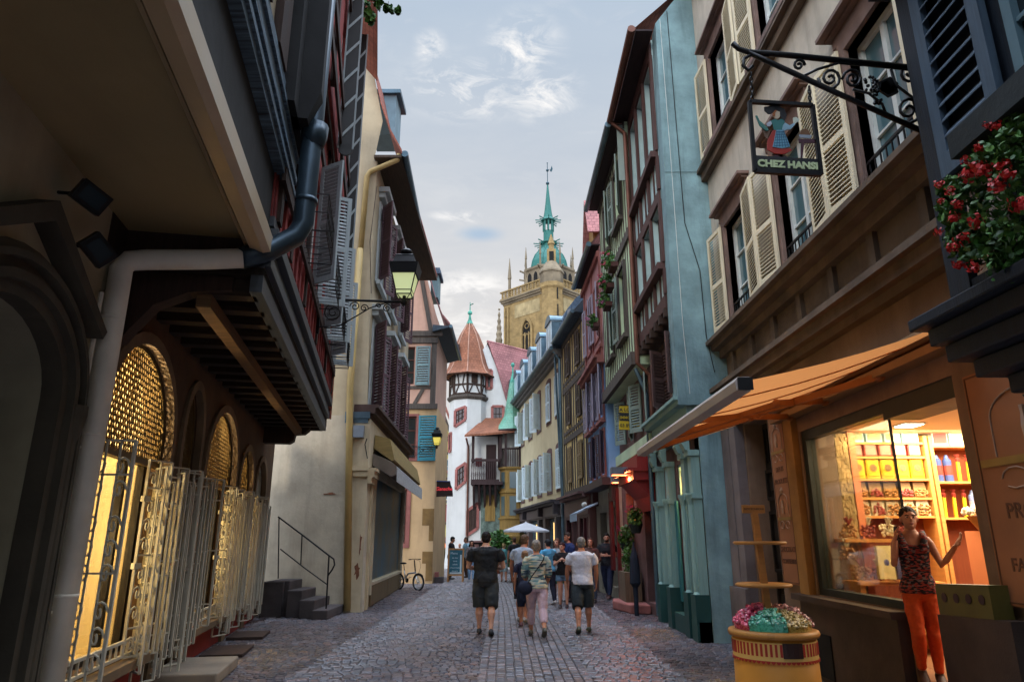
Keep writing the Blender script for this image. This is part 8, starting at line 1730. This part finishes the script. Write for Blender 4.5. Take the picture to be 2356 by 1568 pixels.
person('man in light blue shirt behind the chalkboard', G(1072, 1328), 120, 1.76, 1.0, hair=('crop', '4a3a2e'), top=('short', '7fa4b8'), bot=('trousers', '4a3a34'), legs=((2, 2), (-2, 2)), arms=hang, skin='tan', front=True)
person('dark-haired woman in grey jacket and light jeans beside the chalkboard', G(1084, 1337), 185, 1.62, 1.0, True, hair=('long', '1e1614'), top=('long', '6a6464'), bot=('trousers', '7fa0c0'), shoes='8a8a8a', legs=((4, 2), (-4, 4)), arms=hang, skin='tan', front=True)
person('fair-haired child in teal top and beige shorts beyond the man in black', G(1159, 1338), 10, 1.5, 1.0, True, hair=('full', 'a08a60'), top=('short', '5a9a9c'), bot=('shorts', '8fa0a0'), shoes='6a4a3a', legs=((6, 4), (-6, 8)), arms=hang, skin='tan')
person('man in black t-shirt under the white parasol', G(1184, 1340), 20, 1.74, 1.05, hair=('crop', '4a3626'), top=('short', '17171a'), bot=('trousers', '2a2c34'), legs=((3, 2), (-3, 4)), arms=hang, skin='tan')
person('bald man in white shirt seen between the man in black shirt and the chalkboard', G(1057, 1322), 160, 1.48, 1.0, hair=('bald', '000000'), top=('short', 'b9b9b9'), bot=('trousers', '3a3a44'), legs=((2, 2), (-2, 2)), arms=hang, skin='tan', front=True)
wp = person('woman in patterned sleeveless top and orange trousers on the phone in the shop doorway', (3.97, 7.12, .357), 158, 1.62, .86, True, hair=('bun', '22150f'), top=('tank', 'b', pattern('dark_zigzag_print', ('16121a', '7a2420', '15131c', '8a3a30', '1a1620', '6a5a58', '241418'), 34, (1, 1, 2.6))), bot=('trousers', 'b8481c'), shoes='3a2018', legs=((-2, 4), (14, 34)), arms=((12, 18, 146, -26), (22, 12, 150, 14)), head=(6, 2), front=True, skin='tan', vox=.0095)
# phone in her right hand, bags
def w_of(o, p_): return Matrix.Translation(o.location) @ Matrix.Rotation(o.rotation_euler.z, 4, 'Z') @ p_
t0, T0, J0, A0_, hd0 = wp
h_ = A0_[1]; ph = w_of(t0, h_[3] + h_[5] * .05); t = thing('phone', 'dark phone held to the ear of the woman in the doorway', 'phone', ph); b = MB(); b.beam(ph - Vector((0, 0, .05)), ph + Vector((.01, 0, .08)), .01, .065); obj('body', b, M_iron, t, bevel=.004)
t0, T0, J0, A0_, hd0 = gw
bp = w_of(t0, T0(-.13, -.07, .5)); t = thing('shoulder_bag', 'small navy shoulder bag on the hip of the grey-haired woman', 'bag', bp); b = MB(); b.ball(bp, .13, .05, .12, 12, 8); bo = obj('bag', b, cloth('1a2034'), t, True)
b = MB(); b.tube([w_of(t0, T0(*q_)) for q_ in ((-.12, -.085, .52), (-.06, -.096, .62), (.02, -.096, .72), (.07, -.075, .79), (.085, -.02, .835), (.06, .05, .8))], .011, 6); obj('strap', b, cloth('14161e'), t)
